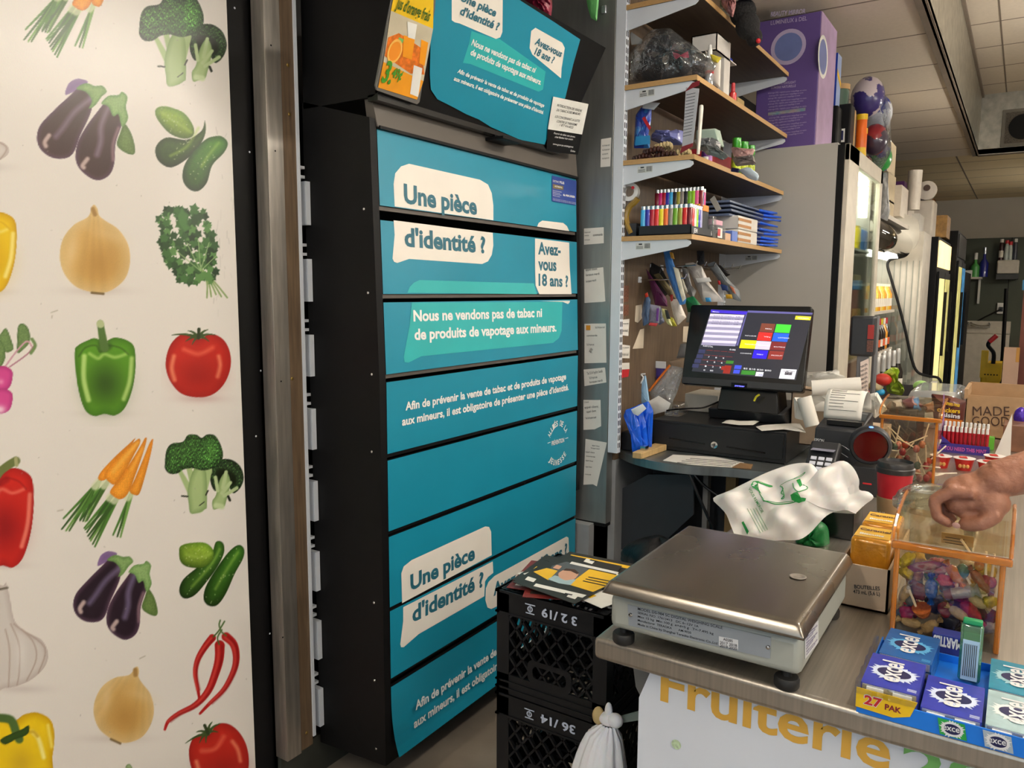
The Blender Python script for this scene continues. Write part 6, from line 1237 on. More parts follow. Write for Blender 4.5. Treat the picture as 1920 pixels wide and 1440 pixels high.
LCOL = {'sky blue': (70, 176, 232), 'royal blue': (46, 50, 170), 'crimson': (176, 24, 50), 'red': (214, 34, 34), 'yellow': (238, 222, 40), 'orange': (238, 112, 40), 'grey': (140, 132, 124), 'green': (112, 170, 40), 'olive': (150, 148, 50), 'lime': (150, 206, 40), 'lavender': (176, 174, 216), 'black': (34, 34, 36), 'magenta': (206, 36, 120), 'pink': (232, 96, 150), 'maroon': (120, 26, 40), 'white': (230, 230, 226), 'purple': (110, 50, 150)}
def lighter(x, y, z, col, label, w=.0128, h=.070):
    t = thing('lighter', label, 'lighter', (x, y, z), 'lighters in the stepped tray'); m = mat('lighter_'+col.replace(' ', '_'), LCOL[col], .25, var=.05, coat=.4)
    b = MB(); b.lathe([(w*.8, 0), (w*.8, h), (w*.75, h+.001)], (x, y, z), m, 12, sx=.62); b.build('body', t, smooth=True)
    b = MB(); b.lathe([(w*.72, h), (w*.72, h+.014), (w*.5, h+.0155)], (x, y, z), m_hood, 10, sx=.62); b.build('hood', t, smooth=True)
row = ['sky blue', 'royal blue', 'crimson', 'red', 'yellow', 'orange', 'grey', 'green', 'olive', 'red', 'maroon']
n = len(row)
for i, c in enumerate(row): lighter(2.766, YA-.012-i*(YA-YB-.024)/(n-1), S1+.026, c, f'{c} lighter standing in the front row of the tray, {["leftmost","second from the left","third from the left","fourth from the left","fifth from the left","sixth from the left","seventh from the left","fourth from the right","third from the right","second from the right","rightmost"][i]}')
col2 = ['red', 'white', 'lime', 'royal blue', 'lavender']
for i, c in enumerate(col2): lighter(2.792+i*.021, YB+.014, S1+.026, c, f'{c} lighter in the right side column of the lower tier, {["nearest","second","third","fourth","farthest"][i]} going back')
for i in range(9): lighter(2.80, YA-.014-i*.021, S1+.026, ['green', 'pink', 'royal blue', 'orange', 'black', 'yellow', 'crimson', 'sky blue', 'purple'][i], f'{["green","pink","royal blue","orange","black","yellow","crimson","sky blue","purple"][i]} lighter in the second row, behind the front row of the tray')
up = ['maroon', 'magenta', 'crimson', 'royal blue', 'sky blue', 'black', 'olive', 'grey', 'black', 'green', 'lime', 'pink', 'maroon']
for i, c in enumerate(up): lighter(2.90, YA-.010-i*.0148, S1+.102, c, f'{c} lighter in the orange upper tier, {["first","second","third","fourth","fifth","sixth","seventh","eighth","ninth","tenth","eleventh","twelfth","last"][i]} from the left')
for i, c in enumerate(['pink', 'sky blue', 'magenta']): lighter(2.925+.022*i, YB+.036, S1+.102, c, f'{c} lighter at the right end of the orange tier, {["first","second","third"][i]} going back')
# tape dispensers left of the lighters
t = thing('tape_dispenser', 'yellow tape dispenser with brown tape at the left end of the lowest shelf', 'tape dispenser', (2.78, 1.268, S1))
b = MB(); q = spline([P(x, y, X=2.775) for x, y in ((1184, 438), (1176, 420), (1174, 405), (1180, 388), (1190, 379), (1196, 372))], 4); b.tube(q, .012, mat('dispenser_yellow', (146, 116, 44), .25, coat=.5), 8); b.build('body', t, smooth=True)
t = thing('tape_roll', 'clear packed roll of white tape above the yellow dispenser', 'tape roll', P(1182, 356, X=2.79)); b = MB(); b.lathe([(.02, -.018), (.036, -.018), (.036, .018), (.02, .018), (.02, -.018)], P(1181, 360, X=2.80), mat('tape_white', (206, 208, 206), .3), 26, (-1, -.2, 0)); b.build('roll', t, smooth=True)
b = MB(); b.lathe([(0, 0), (.006, 0), (.006, .004), (0, .004)], P(1187, 352, X=2.775), m_red, 12, (-1, 0, 0)); b.build('red_sticker', t)
b = MB(); b.box((2.77, 1.255, S1), (2.83, 1.295, S1+.05), mat('dark_box', '26282e')); tag(b.build('small_box', loc=(2.8, 1.275, S1)), 'small dark blue box behind the yellow tape dispenser', 'box')
# small goods and blue sleeves right of the lighters
def Yb(px, py, x): return P(px, py, X=x)
def gbox(x0, x1, y0, y1, z0, z1, m, name, label, cat, bevel=.002, group=None, face=None):
    b = MB(); b.box((x0, y0, z0), (x1, y1, z1), m)
    if face:
        mm, a0, a1, b0, b1 = face; b.box((x0+(x1-x0)*a0, y0-.0006, z0+(z1-z0)*b0), (x0+(x1-x0)*a1, y0, z0+(z1-z0)*b1), mm)
    return tag(b.build(name, bevel=bevel, loc=((x0+x1)/2, (y0+y1)/2, z0)), label, cat, group)
yf = 1.033
m_cl2 = clear('box_plastic', gloss=.16, haze=.12)
gbox(3.0, 3.035, yf, yf+.05, S1, S1+.085, m_cl2, 'plastic_box', 'tall clear plastic lighter box right of the black tray', 'box')
gbox(3.05, 3.15, yf, yf+.09, S1, S1+.055, m_cl2, 'plastic_box', 'clear plastic box of matches with a red and white card', 'box', face=(m_lw, .05, .6, .1, .8))
gbox(3.055, 3.085, yf-.001, yf, S1+.012, S1+.04, m_red, 'sticker', 'red triangle sticker on the clear matches box', 'sticker', 0)
gbox(3.045, 3.17, yf+.02, yf+.10, S1+.057, S1+.078, mat('pink_stick_pack', (206, 150, 170), .4), 'packet', 'pink capped packet lying on the clear matches box', 'packet', face=(mat('cap_green', (40, 130, 90), .4), 0, .12, 0, 1))
gbox(3.15, 3.22, yf, yf+.05, S1, S1+.03, mat('peach_box', (206, 170, 140), .5), 'small_box', 'small peach box on the lowest shelf in front of the papers', 'box')
gbox(3.24, 3.31, yf, yf+.06, S1, S1+.045, mat('periwinkle', (96, 126, 206), .4), 'packet', 'periwinkle blue packet standing left of the rolling papers', 'packet')
m_pap = mat('papers_white', (216, 212, 204), .45); m_brn = mat('papers_brown', (178, 122, 62), .5)
for i, z in enumerate((S1, S1+.058)):
    t = thing('filter_pack', ['white and brown pack of filter tubes, lower of two on the lowest shelf', 'white and brown pack of filter tubes, upper of two on the lowest shelf'][i], 'pack', (3.45, yf+.05, z), 'packs of filter tubes'); b = MB(); b.box((3.32, yf, z), (3.60, yf+.10, z+.056), m_pap); b.build('wrapper', t, bevel=.004)
    for k in range(2): b = MB(); b.box((3.318, yf-.001, z+.008+.026*k), (3.50, yf+.001, z+.020+.026*k), m_brn); b.build('brown_stripe', t)
m_clr = clear('sleeve_film', gloss=.2, haze=.35); m_bl2 = mat('blue_plastic', 'ffffff')
for i in range(9):
    z = S1+.006+.0185*i+(.0 if i < 5 else .012); x1 = 3.62+.02*((i*5) % 4)
    t = thing('flat_sleeve', ('clear plastic sleeve with a blue end, ' + ['lowest', 'second', 'third', 'fourth', 'fifth', 'sixth', 'seventh', 'eighth', 'topmost'][i] + ' of the pile on the lowest shelf'), 'sleeve', (3.45, yf+.16, z), 'blue ended sleeves on the lowest shelf')
    y0, y1 = yf+.02+.004*(i % 3), yf+.21; xs = 3.28 if i > 4 else 3.62
    b = MB(); b.box((xs, y0, z), (x1+.10, y1, z+.010), mat('sleeve_grey', (96, 110, 140), .25, coat=.5)); b.build('film', t, bevel=.003)
    b = MB(); vs = []
    def fl(u, v, x1=x1, z=z, i=i, y0=y0): return Vector((x1+.10+.16*v, y0-.04*v+(.16)*u, z+.006+.004*sin(u*9+i)*v-.004*v*(i % 3)))
    b.grid(fl, 10, 5, m_bl2); b.build('blue_end', t, solid=.009, smooth=True)
gbox(3.02, 3.10, yf+.12, yf+.18, S1, S1+.10, mat('dark_box', 0), 'small_box', 'dark box behind the clear boxes in the middle of the lowest shelf', 'box')
b = MB(); b.slab([P(x, y, X=3.1) for x, y in ((1331, 374), (1339, 367), (1352, 392), (1344, 397))], (.004, 0, 0), mat('grey_card', '9a9a94', .5)); tag(b.build('card', loc=P(1340, 385, X=3.1)), 'small grey card leaning behind the lighter tray', 'card')
# second shelf
t = thing('bracelet_pile', 'pile of dark brown wooden bead bracelets at the left of the second shelf', 'bracelets', (2.80, 1.18, S2))
m_bead = mat('bead_brown', (62, 30, 22), .3, var=.3, scale=60); m_bead2 = mat('bead_cream', (196, 176, 130), .5)
for k, (cx, cy, r, zz, m) in enumerate(((2.79, 1.245, .034, .012, m_bead), (2.80, 1.155, .040, .012, m_bead), (2.79, 1.20, .036, .032, m_bead), (2.83, 1.11, .036, .022, m_bead2), (2.81, 1.17, .03, .05, m_bead2))):
    b = MB()
    for i in range(16): a = 2*pi*i/16; b.ell((cx+r*.8*cos(a), cy+r*sin(a), S2+zz+.004*sin(a*2)), (.0075, .0075, .0105), m, nu=8, nv=6)
    b.build('bead_bracelet', t, smooth=True)
t = thing('glove_packet', 'blue and white upright packet with red stripe at the left of the second shelf', 'packet', P(1205, 275, X=2.84))
b = MB(); pillow(b, [P(x, y, X=2.85) for x, y in rpoly([(1188, 278), (1192, 215), (1203, 200), (1222, 200), (1221, 225), (1215, 255), (1219, 278)], 4)], (-1, 0, 0), .015, .012, mat('packet_blue', (40, 72, 170), .3, sharp=1, col2=(60, 130, 200), scale=14, coat=.4), 7, .002); b.build('body', t, smooth=True)
b = MB(); pillow(b, [P(x, y, X=2.832) for x, y in ((1207, 190), (1238, 193), (1226, 206), (1204, 203))], (-1, 0, 0), .005, .004, mat('packet_white', 'd8d8dc', .35), 4); b.build('top_seal', t, smooth=True); b = MB(); b.slab([P(x, y, X=2.83) for x, y in ((1204, 222), (1209, 218), (1221, 240), (1217, 244))], (-.001, 0, 0), m_red); b.build('red_stripe', t)
b = MB(); b.slab([P(x, y, X=2.83) for x, y in ((1192, 256), (1219, 254), (1219, 270), (1191, 273))], (-.001, 0, 0), mat('packet_cyan', (40, 140, 200), .3)); b.build('cyan_band', t)
b = MB(); pillow(b, [P(x, y, X=2.93) for x, y in rpoly([(1218, 262), (1226, 246), (1262, 246), (1282, 244), (1280, 272), (1245, 272)], 6)], (-1, 0, .2), .03, .02, mat('lilac_bag', (130, 134, 190), .3, var=.25, scale=14, coat=.4), 7, .006); tag(b.build('plastic_bag', smooth=True, loc=P(1250, 270, X=2.93)), 'lilac plastic bag behind the bead bracelets', 'bag')
t = thing('hang_card', 'long grey printed card with dark red ends hanging from the third shelf corner', 'card', P(1305, 150, X=2.735)); X = 2.73
b = MB(); b.slab([P(x, y, X=X) for x, y in ((1286, 164), (1311, 166), (1306, 210), (1299, 270), (1278, 284), (1283, 220))], (.002, 0, 0), mat('card_grey', (172, 174, 180), .5))
for j in range(14): b.tube([P(1287-j*.5, 178+j*6, X=X-.0006), P(1304-j*.6, 174+j*6, X=X-.0006)], .0009, m_ink, 4)
b.build('card', t); b = MB(); b.slab([P(x, y, X=X-.001) for x, y in ((1278, 275), (1299, 268), (1299, 274), (1275, 288))], (.002, 0, 0), mat('dark_red', (120, 26, 36), .5)); b.slab([P(x, y, X=X-.001) for x, y in ((1284, 172), (1298, 155), (1312, 151), (1311, 160), (1296, 166))], (.002, 0, 0), mat('dark_red', 0)); b.build('red_end', t)
b = MB(); v = P(1309, 285, X=2.76); b.lathe([(.006, 0), (.008, .16), (.007, .17), (.005, .172)], (2.76, v.y, S2), mat('ivory_tube', (220, 216, 204), .4), 14, (.05, -.02, 1)); tag(b.build('tube', smooth=True, loc=(2.76, v.y, S2)), 'thin ivory tube standing behind the grey hanging card', 'tube')
t = thing('green_basket', 'pale green ribbed plastic basket lying on the second shelf', 'basket', (2.95, 1.09, S2)); b = MB(); q = [P(x, y, X=2.95) for x, y in ((1305, 243), (1342, 240), (1350, 272), (1304, 272))]; b.slab(q, (.05, 0, 0), mat('basket_green', (170, 190, 176), .4)); b.build('shell', t, bevel=.006)
for i, (pts, x, c, lab) in enumerate((([(1300, 262), (1330, 258), (1352, 268), (1350, 284), (1310, 282)], 2.85, (168, 170, 172), 'silver grey wrapper on the second shelf behind the shelf corner'), ([(1318, 262), (1345, 262), (1352, 278), (1325, 280)], 2.92, (40, 96, 66), 'dark green packet under the pale green basket'), ([(1310, 272), (1340, 276), (1368, 292), (1358, 300), (1322, 288)], 2.80, (130, 134, 132), 'dull grey foil pack lying at the second shelf edge'), ([(1370, 276), (1416, 280), (1408, 300), (1376, 296)], 3.1, (196, 160, 156), 'pale pink packet in the middle of the second shelf'), ([(1372, 296), (1412, 290), (1418, 308), (1380, 312)], 3.05, (120, 112, 110), 'grey clear packet before the green bottles'))):
    b = MB(); pillow(b, [P(px_, py_, X=x) for px_, py_ in rpoly(pts, 4)], (-.8, -.4, .4), .012, .01, mat('wrap_s%d' % i, c, .25, .3 if i in (0, 2) else 0, var=.3, scale=40, coat=.4, bump=.3, bscale=60), 6, .005, i); tag(b.build('packet', smooth=True, loc=P(*pts[0], X=x)), lab, 'packet')
def bottle(name, o, prof, m, label, cat, group=None, capm=None, capprof=None, band=None, n=16):
    t = thing(name, label, cat, o, group); b = MB(); b.lathe(prof, o, m, n); b.build('body', t, smooth=True)
    if capprof: b = MB(); b.lathe(capprof, o, capm, n); b.build('cap', t, smooth=True)
    if band: mm, r, z0, z1 = band; b = MB(); b.lathe([(r, z0), (r, z1)], o, mm, n); b.build('label_band', t, smooth=True)
    return t
m_vio = mat('violet_band', (96, 40, 130), .4); m_wpl = mat('white_plastic', (226, 226, 222), .35)
v = P(1355, 312, X=2.95)
bottle('small_bottle', (2.90, 1.040, S2), [(.012, 0), (.013, .002), (.013, .05), (.007, .058)], m_wpl, 'small white bottle with violet band at the second shelf edge', 'bottle', capm=m_wpl, capprof=[(.009, .058), (.009, .08), (.007, .081)], band=(m_vio, .0133, .012, .032))
bottle('small_bottle', (2.945, 1.040, S2), [(.011, 0), (.012, .002), (.012, .045), (.007, .052)], mat('clear_violet', (176, 130, 190), .3), 'small violet bottle next to the white one on the second shelf', 'bottle', capm=m_wpl, capprof=[(.008, .052), (.008, .064), (.006, .065)])
m_gbt = mat('green_bottle', (60, 160, 40), .25, coat=.5); m_lime = mat('lime_print', (190, 206, 50), .4, var=.4, scale=90)
for i, x in enumerate((3.30, 3.40, 3.50)): bottle('green_bottle', (x, 1.048, S2), [(.018, 0), (.02, .003), (.02, .085), (.016, .10), (.016, .106)], mat('bottle_dark_green', (40, 110, 40), .25, coat=.5), ['green bottle nearest of three on the second shelf', 'green bottle in the middle of three on the second shelf', 'green bottle farthest of three on the second shelf'][i], 'bottle', 'green bottles on the second shelf', m_gbt, [(.0175, .106), (.0185, .108), (.0185, .145), (.012, .148)], (m_lime, .0205, .012, .06))
gbox(3.25, 3.60, 1.15, 1.24, S2, S2+.11, mat('crimson_box', (150, 30, 44), .4), 'box', 'dark red box behind the green bottles on the second shelf', 'box')
t = thing('squeeze_tube', 'pale blue squeeze tube lying at the front of the second shelf', 'tube', (3.15, 1.036, S2)); b = MB(); pillow(b, [P(x, y, X=3.1) for x, y in rpoly([(1384, 318), (1402, 313), (1424, 330), (1420, 340), (1404, 334)], 4)], (-.6, -.6, .3), .016, .012, mat('tube_blue', (186, 202, 214), .3), 6); b.build('tube_body', t, smooth=True); b = MB(); b.tube([P(1372, 318, X=3.08), P(1385, 320, X=3.08)], .008, m_navy, 8); b.build('cap', t)
# third shelf
t = thing('bagged_cap', 'charcoal cap with pink emblem inside a clear plastic bag on the third shelf', 'cap', (2.85, 1.17, S3))
cc = P(1245, 125, X=2.87); b = MB(); pillow(b, [P(x, y, X=2.87) for x, y in rpoly([(1190, 150), (1205, 92), (1225, 70), (1258, 66), (1285, 80), (1300, 115), (1290, 140), (1240, 152)], 12)], (-.9, -.3, .2), .06, .05, mat('cap_charcoal', (52, 52, 56), .7, var=.15, scale=60), 8, .003); b.build('cap_body', t, smooth=True)
b = MB(); pillow(b, [P(x, y, X=2.79) for x, y in ((1261, 98), (1270, 100), (1278, 104), (1290, 96), (1292, 108), (1284, 109), (1276, 106), (1268, 111), (1264, 108))], (-1, 0, 0), .004, .003, mat('emblem_pink', (226, 80, 110), .4), 4); part(b.build('emblem', t, smooth=True), 'small pink emblem')
m_bagf = clear('bag_film', gloss=.14, rough=.05, bump=.8, bscale=28, haze=.05)
b = MB(); pillow(b, [P(x, y, X=2.84) for x, y in rpoly([(1174, 152), (1172, 110), (1200, 75), (1220, 60), (1258, 58), (1292, 82), (1318, 105), (1345, 120), (1338, 135), (1310, 148), (1280, 165), (1245, 168), (1225, 152)], 10)], (-.9, -.3, .2), .085, .05, m_bagf, 9, .007, 4); part(b.build('clear_bag', t, smooth=True), 'shiny clear plastic bag')
b = MB(); b.slab([P(x, y, X=2.80) for x, y in ((1181, 64), (1184, 60), (1204, 74), (1202, 82), (1184, 84))], (.002, 0, 0), mat('tag_grey', '8a8a88', .4)); tag(b.build('swing_tag', loc=P(1190, 72, X=2.8)), 'grey plastic tag by the upright above the bagged cap', 'tag')
for i, (pts, x, c, lab) in enumerate((([(1322, 95), (1352, 112), (1350, 165), (1338, 160)], 2.95, (214, 206, 196), 'white paper bag standing behind the bagged cap'), ([(1330, 100), (1353, 108), (1346, 118), (1336, 115)], 2.93, (206, 190, 60), 'yellow card behind the white paper bag'))):
    b = MB(); pillow(b, [P(px_, py_, X=x) for px_, py_ in pts], (-1, 0, 0), .012, .01, mat('wrap_t%d' % i, c, .4), 5); tag(b.build('packet', smooth=True, loc=P(*pts[0], X=x)), lab, 'packet')
v = P(1358, 175, X=2.93)
bottle('spray_bottle', (2.93, 1.045, S3), [(.014, 0), (.0155, .003), (.0155, .085), (.008, .098)], clear('bottle_clear', (236, 240, 244), gloss=.2, haze=.35), 'clear spray bottle with a red dot at the third shelf edge', 'bottle', capm=m_wpl, capprof=[(.009, .098), (.0095, .125), (.006, .14), (.005, .15), (0, .151)], band=(m_red, .0158, .045, .056))
gbox(3.0, 3.02, 1.04, 1.14, S3, S3+.12, mat('book_dark', (56, 40, 40), .5), 'book', 'thin dark book standing between spray bottle and white carton', 'book')
gbox(3.06, 3.13, 1.032, 1.12, S3, S3+.135, mat('white_carton', (206, 202, 196), .6), 'white_carton', 'tall white carton on the third shelf', 'carton')
t = thing('white_carton', 'open white carton with blue pieces lying on the tall one', 'carton', (3.08, 1.07, S3+.137)); zz = S3+.137
b = MB(); b.box((2.96, 1.03, zz), (3.2, 1.13, zz+.004), mat('white_carton', 0)); b.box((2.96, 1.03, zz), (2.964, 1.13, zz+.065), mat('white_carton', 0)); b.box((2.96, 1.126, zz), (3.2, 1.13, zz+.065), mat('white_carton', 0)); b.box((2.96, 1.03, zz+.061), (3.1, 1.13, zz+.065), mat('white_carton', 0)); b.box((2.96, 1.03, zz), (3.12, 1.034, zz+.065), mat('white_carton', 0)); b.build('carton_body', t)
for i in range(4): b = MB(); b.ell((3.135+.016*i, 1.045+.008*(i % 2), zz+.012+.008*(i % 2)), .010, mat('blue_piece', (36, 62, 190), .3), nu=10, nv=8); b.build('blue_piece', t, smooth=True)
bottle('nail_polish', (3.20, 1.04, S3), [(.014, 0), (.015, .002), (.015, .03), (.009, .036)], mat('nail_red', (206, 50, 50), .25, coat=.6), 'small red nail polish bottle at the right of the third shelf', 'bottle', capm=mat('cap_red', 'c03038', .4), capprof=[(.0085, .036), (.0075, .07), (.006, .071)])
gbox(3.2, 3.30, 1.032, 1.07, S3-.0005, S3+.022, mat('tan_box', (166, 142, 90), .6), 'small_box', 'flat tan box lying in front of the nail polish', 'box') if False else gbox(3.24, 3.33, 1.032, 1.07, S3, S3+.025, mat('tan_box', (166, 142, 90), .6), 'small_box', 'flat tan box beside the nail polish on the third shelf', 'box')
# top shelf
b = MB(); pillow(b, [P(x, y, X=2.93) for x, y in rpoly([(1352, -30), (1380, -30), (1380, 10), (1374, 34), (1362, 22), (1352, 8)], 4)], (-.9, -.3, 0), .025, .02, mat('sequin_bag', (170, 120, 120), .25, .3, var=.7, scale=70, bump=.5, bscale=120), 7, .005); tag(b.build('packet', smooth=True, loc=(2.93, 1.04, S4)), 'sparkling pink and silver packet at the front of the top shelf', 'packet')
t = thing('plush_toy', 'black fluffy plush toy on the top shelf under a purple hat', 'plush toy', (3.05, 1.06, S4)); b = MB(); m_pl = mat('black_plush', (20, 19, 20), .9, bump=.8, bscale=120); q = P(1402, 48, X=3.05); b.ell(q, (.05, .045, .05), m_pl); b.ell(q+Vector((.02, -.02, -.04)), (.035, .03, .035), m_pl); b.ell(q+Vector((0, .02, .05)), (.04, .05, .05), m_pl); b.build('body', t, smooth=True); b = MB(); b.ell(q+Vector((.0, -.042, -.062)), .009, m_red); b.build('bow', t, smooth=True)
t = thing('purple_hat', 'dark hat with purple brim lying above the black plush toy', 'hat', P(1410, -10, X=3.1)); b = MB(); q = P(1405, -8, X=3.1); b.lathe([(0, .05), (.05, .045), (.065, .0)], q, mat('hat_black', '1c1a20', .6), 24, (-.3, -.2, 1)); b.build('crown', t, smooth=True); b = MB(); b.lathe([(.065, 0), (.105, -.006), (.105, -.012), (.065, -.006)], q, mat('hat_purple', (84, 50, 150), .5), 28, (-.3, -.2, 1)); b.build('brim', t, smooth=True)
m_jar = mat('jar_print', (206, 200, 180), .3, sharp=1, scale=30, col2=(90, 120, 84), coat=.4); m_jl = mat('jar_lid', (206, 200, 186), .4)
for i, (x, y, k, lab) in enumerate(((3.34, 1.055, 0, 'patterned jar at the bottom of the right column on the top shelf'), (3.34, 1.055, 1, 'patterned jar in the middle of the right column on the top shelf'), (3.34, 1.055, 2, 'patterned jar on top of the right column on the top shelf'), (3.22, 1.055, 0, 'patterned jar at the bottom of the left column on the top shelf'), (3.22, 1.055, 1, 'patterned jar on top of the left column on the top shelf'), (3.12, 1.05, 0, 'patterned jar half hidden behind the plush toy'))):
    h = .085 if x > 3.3 else .115; z = S4+k*(h+.002)
    t = thing('patterned_jar', lab, 'jar', (x, y, z), 'patterned jars on the top shelf'); b = MB(); b.lathe([(.026, 0), (.028, .003), (.028, h-.02), (.026, h-.016)], (x, y, z), m_jar, 20); b.build('glass', t, smooth=True); b = MB(); b.lathe([(.030, h-.018), (.030, h), (0, h)], (x, y, z), m_jl, 20); b.build('lid', t, smooth=True)
    b = MB(); b.ell((x-.022, y-.018, z+h*.42), (.008, .010, .013), m_red, nu=10, nv=8); b.build('red_print', t, smooth=True)
# hooks and hanging packs under the lowest shelf
def hook(px0, py0, px1, py1, label):
    a = P(px0, py0, Y=1.20); c = P(px1, py1, Y=1.325); b = MB(); b.tube([Vector((c.x, 1.335, c.z)), Vector((c.x, 1.25, c.z)), Vector((c.x-.0, 1.13, c.z+.004)), Vector((c.x, 1.125, c.z+.02))], .0026, mat('chrome', 0), 7); b.box((c.x-.015, 1.33, c.z-.012), (c.x+.015, 1.335, c.z+.012), m_std); tag(b.build('display_hook', loc=(c.x, 1.335, c.z)), label, 'hook', 'chrome hooks under the lowest shelf')
HK = [(2.99, 1.545), (3.11, 1.60), (3.22, 1.60), (3.34, 1.60), (3.46, 1.60), (3.58, 1.60), (3.70, 1.60)]
for i, (x, z) in enumerate(HK):
    b = MB(); b.tube([(x, 1.334, z), (x, 1.24, z), (x, 1.14, z+.006), (x, 1.132, z+.022)], .0028, mat('chrome', 0), 7); b.box((x-.014, 1.331, z-.012), (x+.014, 1.335, z+.012), m_std)
    tag(b.build('display_hook', loc=(x, 1.334, z), smooth=True), 'chrome display hook on the wood panel, '+['first', 'second', 'third', 'fourth', 'fifth', 'sixth', 'last'][i]+' from the left', 'hook', 'chrome hooks under the lowest shelf')
def hang(pts, x, c, label, rough=.3, var=.25, cat='packet', name='hanging_packet', prints=(), th=.012, clearbag=False):
    t = thing(name, label, cat, P(*pts[0], X=x), 'packs hanging under the lowest shelf'); m = clear('blister_clear', gloss=.2, haze=.25) if clearbag else mat('hang_%d_%d_%d' % c, c, rough, var=var, scale=24, coat=.3)
    b = MB(); pillow(b, [P(px_, py_, X=x) for px_, py_ in rpoly(pts, 2)], (-.9, -.4, 0), th, th*.6, m, 5, .001); b.build('pack', t, smooth=True, angle=50)
    for (pp, cc, nm_) in prints: b = MB(); pillow(b, [P(px_, py_, X=x-.018) for px_, py_ in pp], (-.9, -.4, 0), .003, .003, mat('hang_%d_%d_%d' % cc, cc, .35, var=.2, scale=30), 4); b.build(nm_, t, smooth=True)
hang([(1212, 505), (1222, 492), (1240, 502), (1262, 545), (1240, 560), (1225, 540)], 3.10, (40, 40, 40), 'black mesh pack hanging at the left of the hooks')
hang([(1211, 503), (1216, 510), (1250, 560), (1252, 575), (1228, 572)], 3.02, (90, 34, 74), 'plum coloured hanging pack, frontmost at the left')
hang([(1225, 515), (1236, 512), (1262, 545), (1270, 565), (1254, 555)], 3.06, (110, 100, 70), 'olive and grey pack of pencils hanging beside the blue pen pack')
hang([(1206, 570), (1212, 550), (1220, 562), (1216, 606), (1206, 612), (1203, 590)], 2.98, (70, 96, 130), 'blue grey blister pack with a red cap hanging low at the left', prints=(([(1209, 551), (1214, 548), (1216, 556), (1210, 558)], (206, 60, 40), 'red_cap'),))
hang([(1217, 570), (1238, 574), (1236, 606), (1226, 610), (1216, 604)], 3.0, (150, 150, 170), 'clear pack of violet and silver pens hanging low', prints=(([(1231, 578), (1236, 578), (1234, 602), (1230, 602)], (120, 70, 160), 'violet_pen'), ([(1218, 605), (1234, 606), (1230, 612), (1216, 610)], (196, 70, 74), 'red_base')))
hang([(1240, 578), (1250, 580), (1261, 612), (1252, 608), (1242, 594)], 3.0, (214, 214, 150), 'white and yellow pointed card hanging low in the middle', prints=(([(1246, 580), (1252, 582), (1258, 598), (1250, 598)], (40, 42, 44), 'black_patch'),))
hang([(1256, 562), (1272, 560), (1287, 595), (1271, 610), (1262, 590)], 2.99, (214, 204, 192), 'cream barcode card hanging in the middle of the packs', prints=(([(1256, 553), (1262, 552), (1262, 563), (1258, 566)], (170, 40, 40), 'red_corner'),))
hang([(1243, 466), (1256, 466), (1262, 490), (1287, 560), (1285, 570), (1275, 572), (1268, 558), (1250, 510)], 2.96, (70, 130, 200), 'blue and clear toothbrush pack hanging foremost in the middle', prints=(([(1262, 500), (1272, 504), (1286, 560), (1280, 566), (1272, 540)], (206, 200, 180), 'clear_side'), ([(1255, 472), (1262, 474), (1265, 486), (1258, 484)], (206, 150, 50), 'orange_tip')))
hang([(1284, 560), (1300, 555), (1318, 575), (1310, 590), (1290, 588)], 3.15, (30, 120, 74), 'green card with grey shape hanging behind the cream card')
hang([(1290, 585), (1308, 585), (1304, 606), (1286, 604)], 3.12, (150, 156, 150), 'clear plastic pack hanging under the green card')
hang([(1284, 494), (1300, 492), (1316, 500), (1330, 530), (1358, 566), (1318, 566), (1298, 520)], 3.20, (196, 190, 184), 'silver grey pouch with printed text hanging in front of the fridge side', prints=(([(1322, 558), (1332, 558), (1334, 566), (1324, 566)], (60, 150, 210), 'blue_dot'), ([(1304, 522), (1330, 520), (1334, 528), (1308, 530)], (226, 224, 220), 'white_panel')))
hang([(1278, 500), (1290, 505), (1298, 540), (1306, 545), (1300, 560), (1286, 548)], 3.16, (140, 140, 140), 'grey metal clip card hanging behind the silver pouch')
hang([(1325, 495), (1340, 490), (1362, 520), (1386, 545), (1390, 566), (1372, 560), (1350, 530)], 3.35, (120, 126, 130), 'clear toy pack with dark blue and red pieces hanging at the right', prints=(([(1350, 532), (1364, 536), (1366, 546), (1354, 544)], (40, 60, 110), 'blue_piece'), ([(1345, 526), (1350, 526), (1352, 534), (1347, 534)], (180, 40, 50), 'red_piece'), ([(1360, 552), (1372, 552), (1374, 560), (1362, 560)], (206, 160, 40), 'yellow_piece'), ([(1368, 535), (1376, 540), (1380, 552), (1374, 548)], (206, 120, 90), 'coral_piece')))
hang([(1338, 492), (1352, 498), (1370, 515), (1360, 520), (1345, 508)], 3.4, (30, 28, 30), 'black fringed strip hanging behind the toy pack')
hang([(1306, 470), (1320, 470), (1322, 495), (1308, 498)], 3.45, (60, 64, 70), 'dark blister card on the fourth hook at the back')

hang([(1218, 520), (1232, 530), (1246, 566), (1236, 572), (1224, 548)], 3.12, (60, 58, 66), 'dark grey pack squeezed between the plum and black packs')
hang([(1262, 505), (1276, 510), (1290, 548), (1280, 556), (1268, 536)], 3.10, (150, 146, 130), 'pale ribbed clip pack right of the blue toothbrush pack')
hang([(1226, 572), (1240, 576), (1246, 604), (1236, 610), (1228, 596)], 3.08, (120, 126, 150), 'slate blue pen pack low behind the violet pens')
hang([(1300, 575), (1316, 570), (1322, 590), (1308, 600)], 3.18, (60, 110, 90), 'teal grey pack low beside the screen corner')
hang([(1248, 590), (1262, 596), (1270, 612), (1256, 612)], 3.14, (190, 186, 60), 'yellow pack peeking out low behind the pointed card')
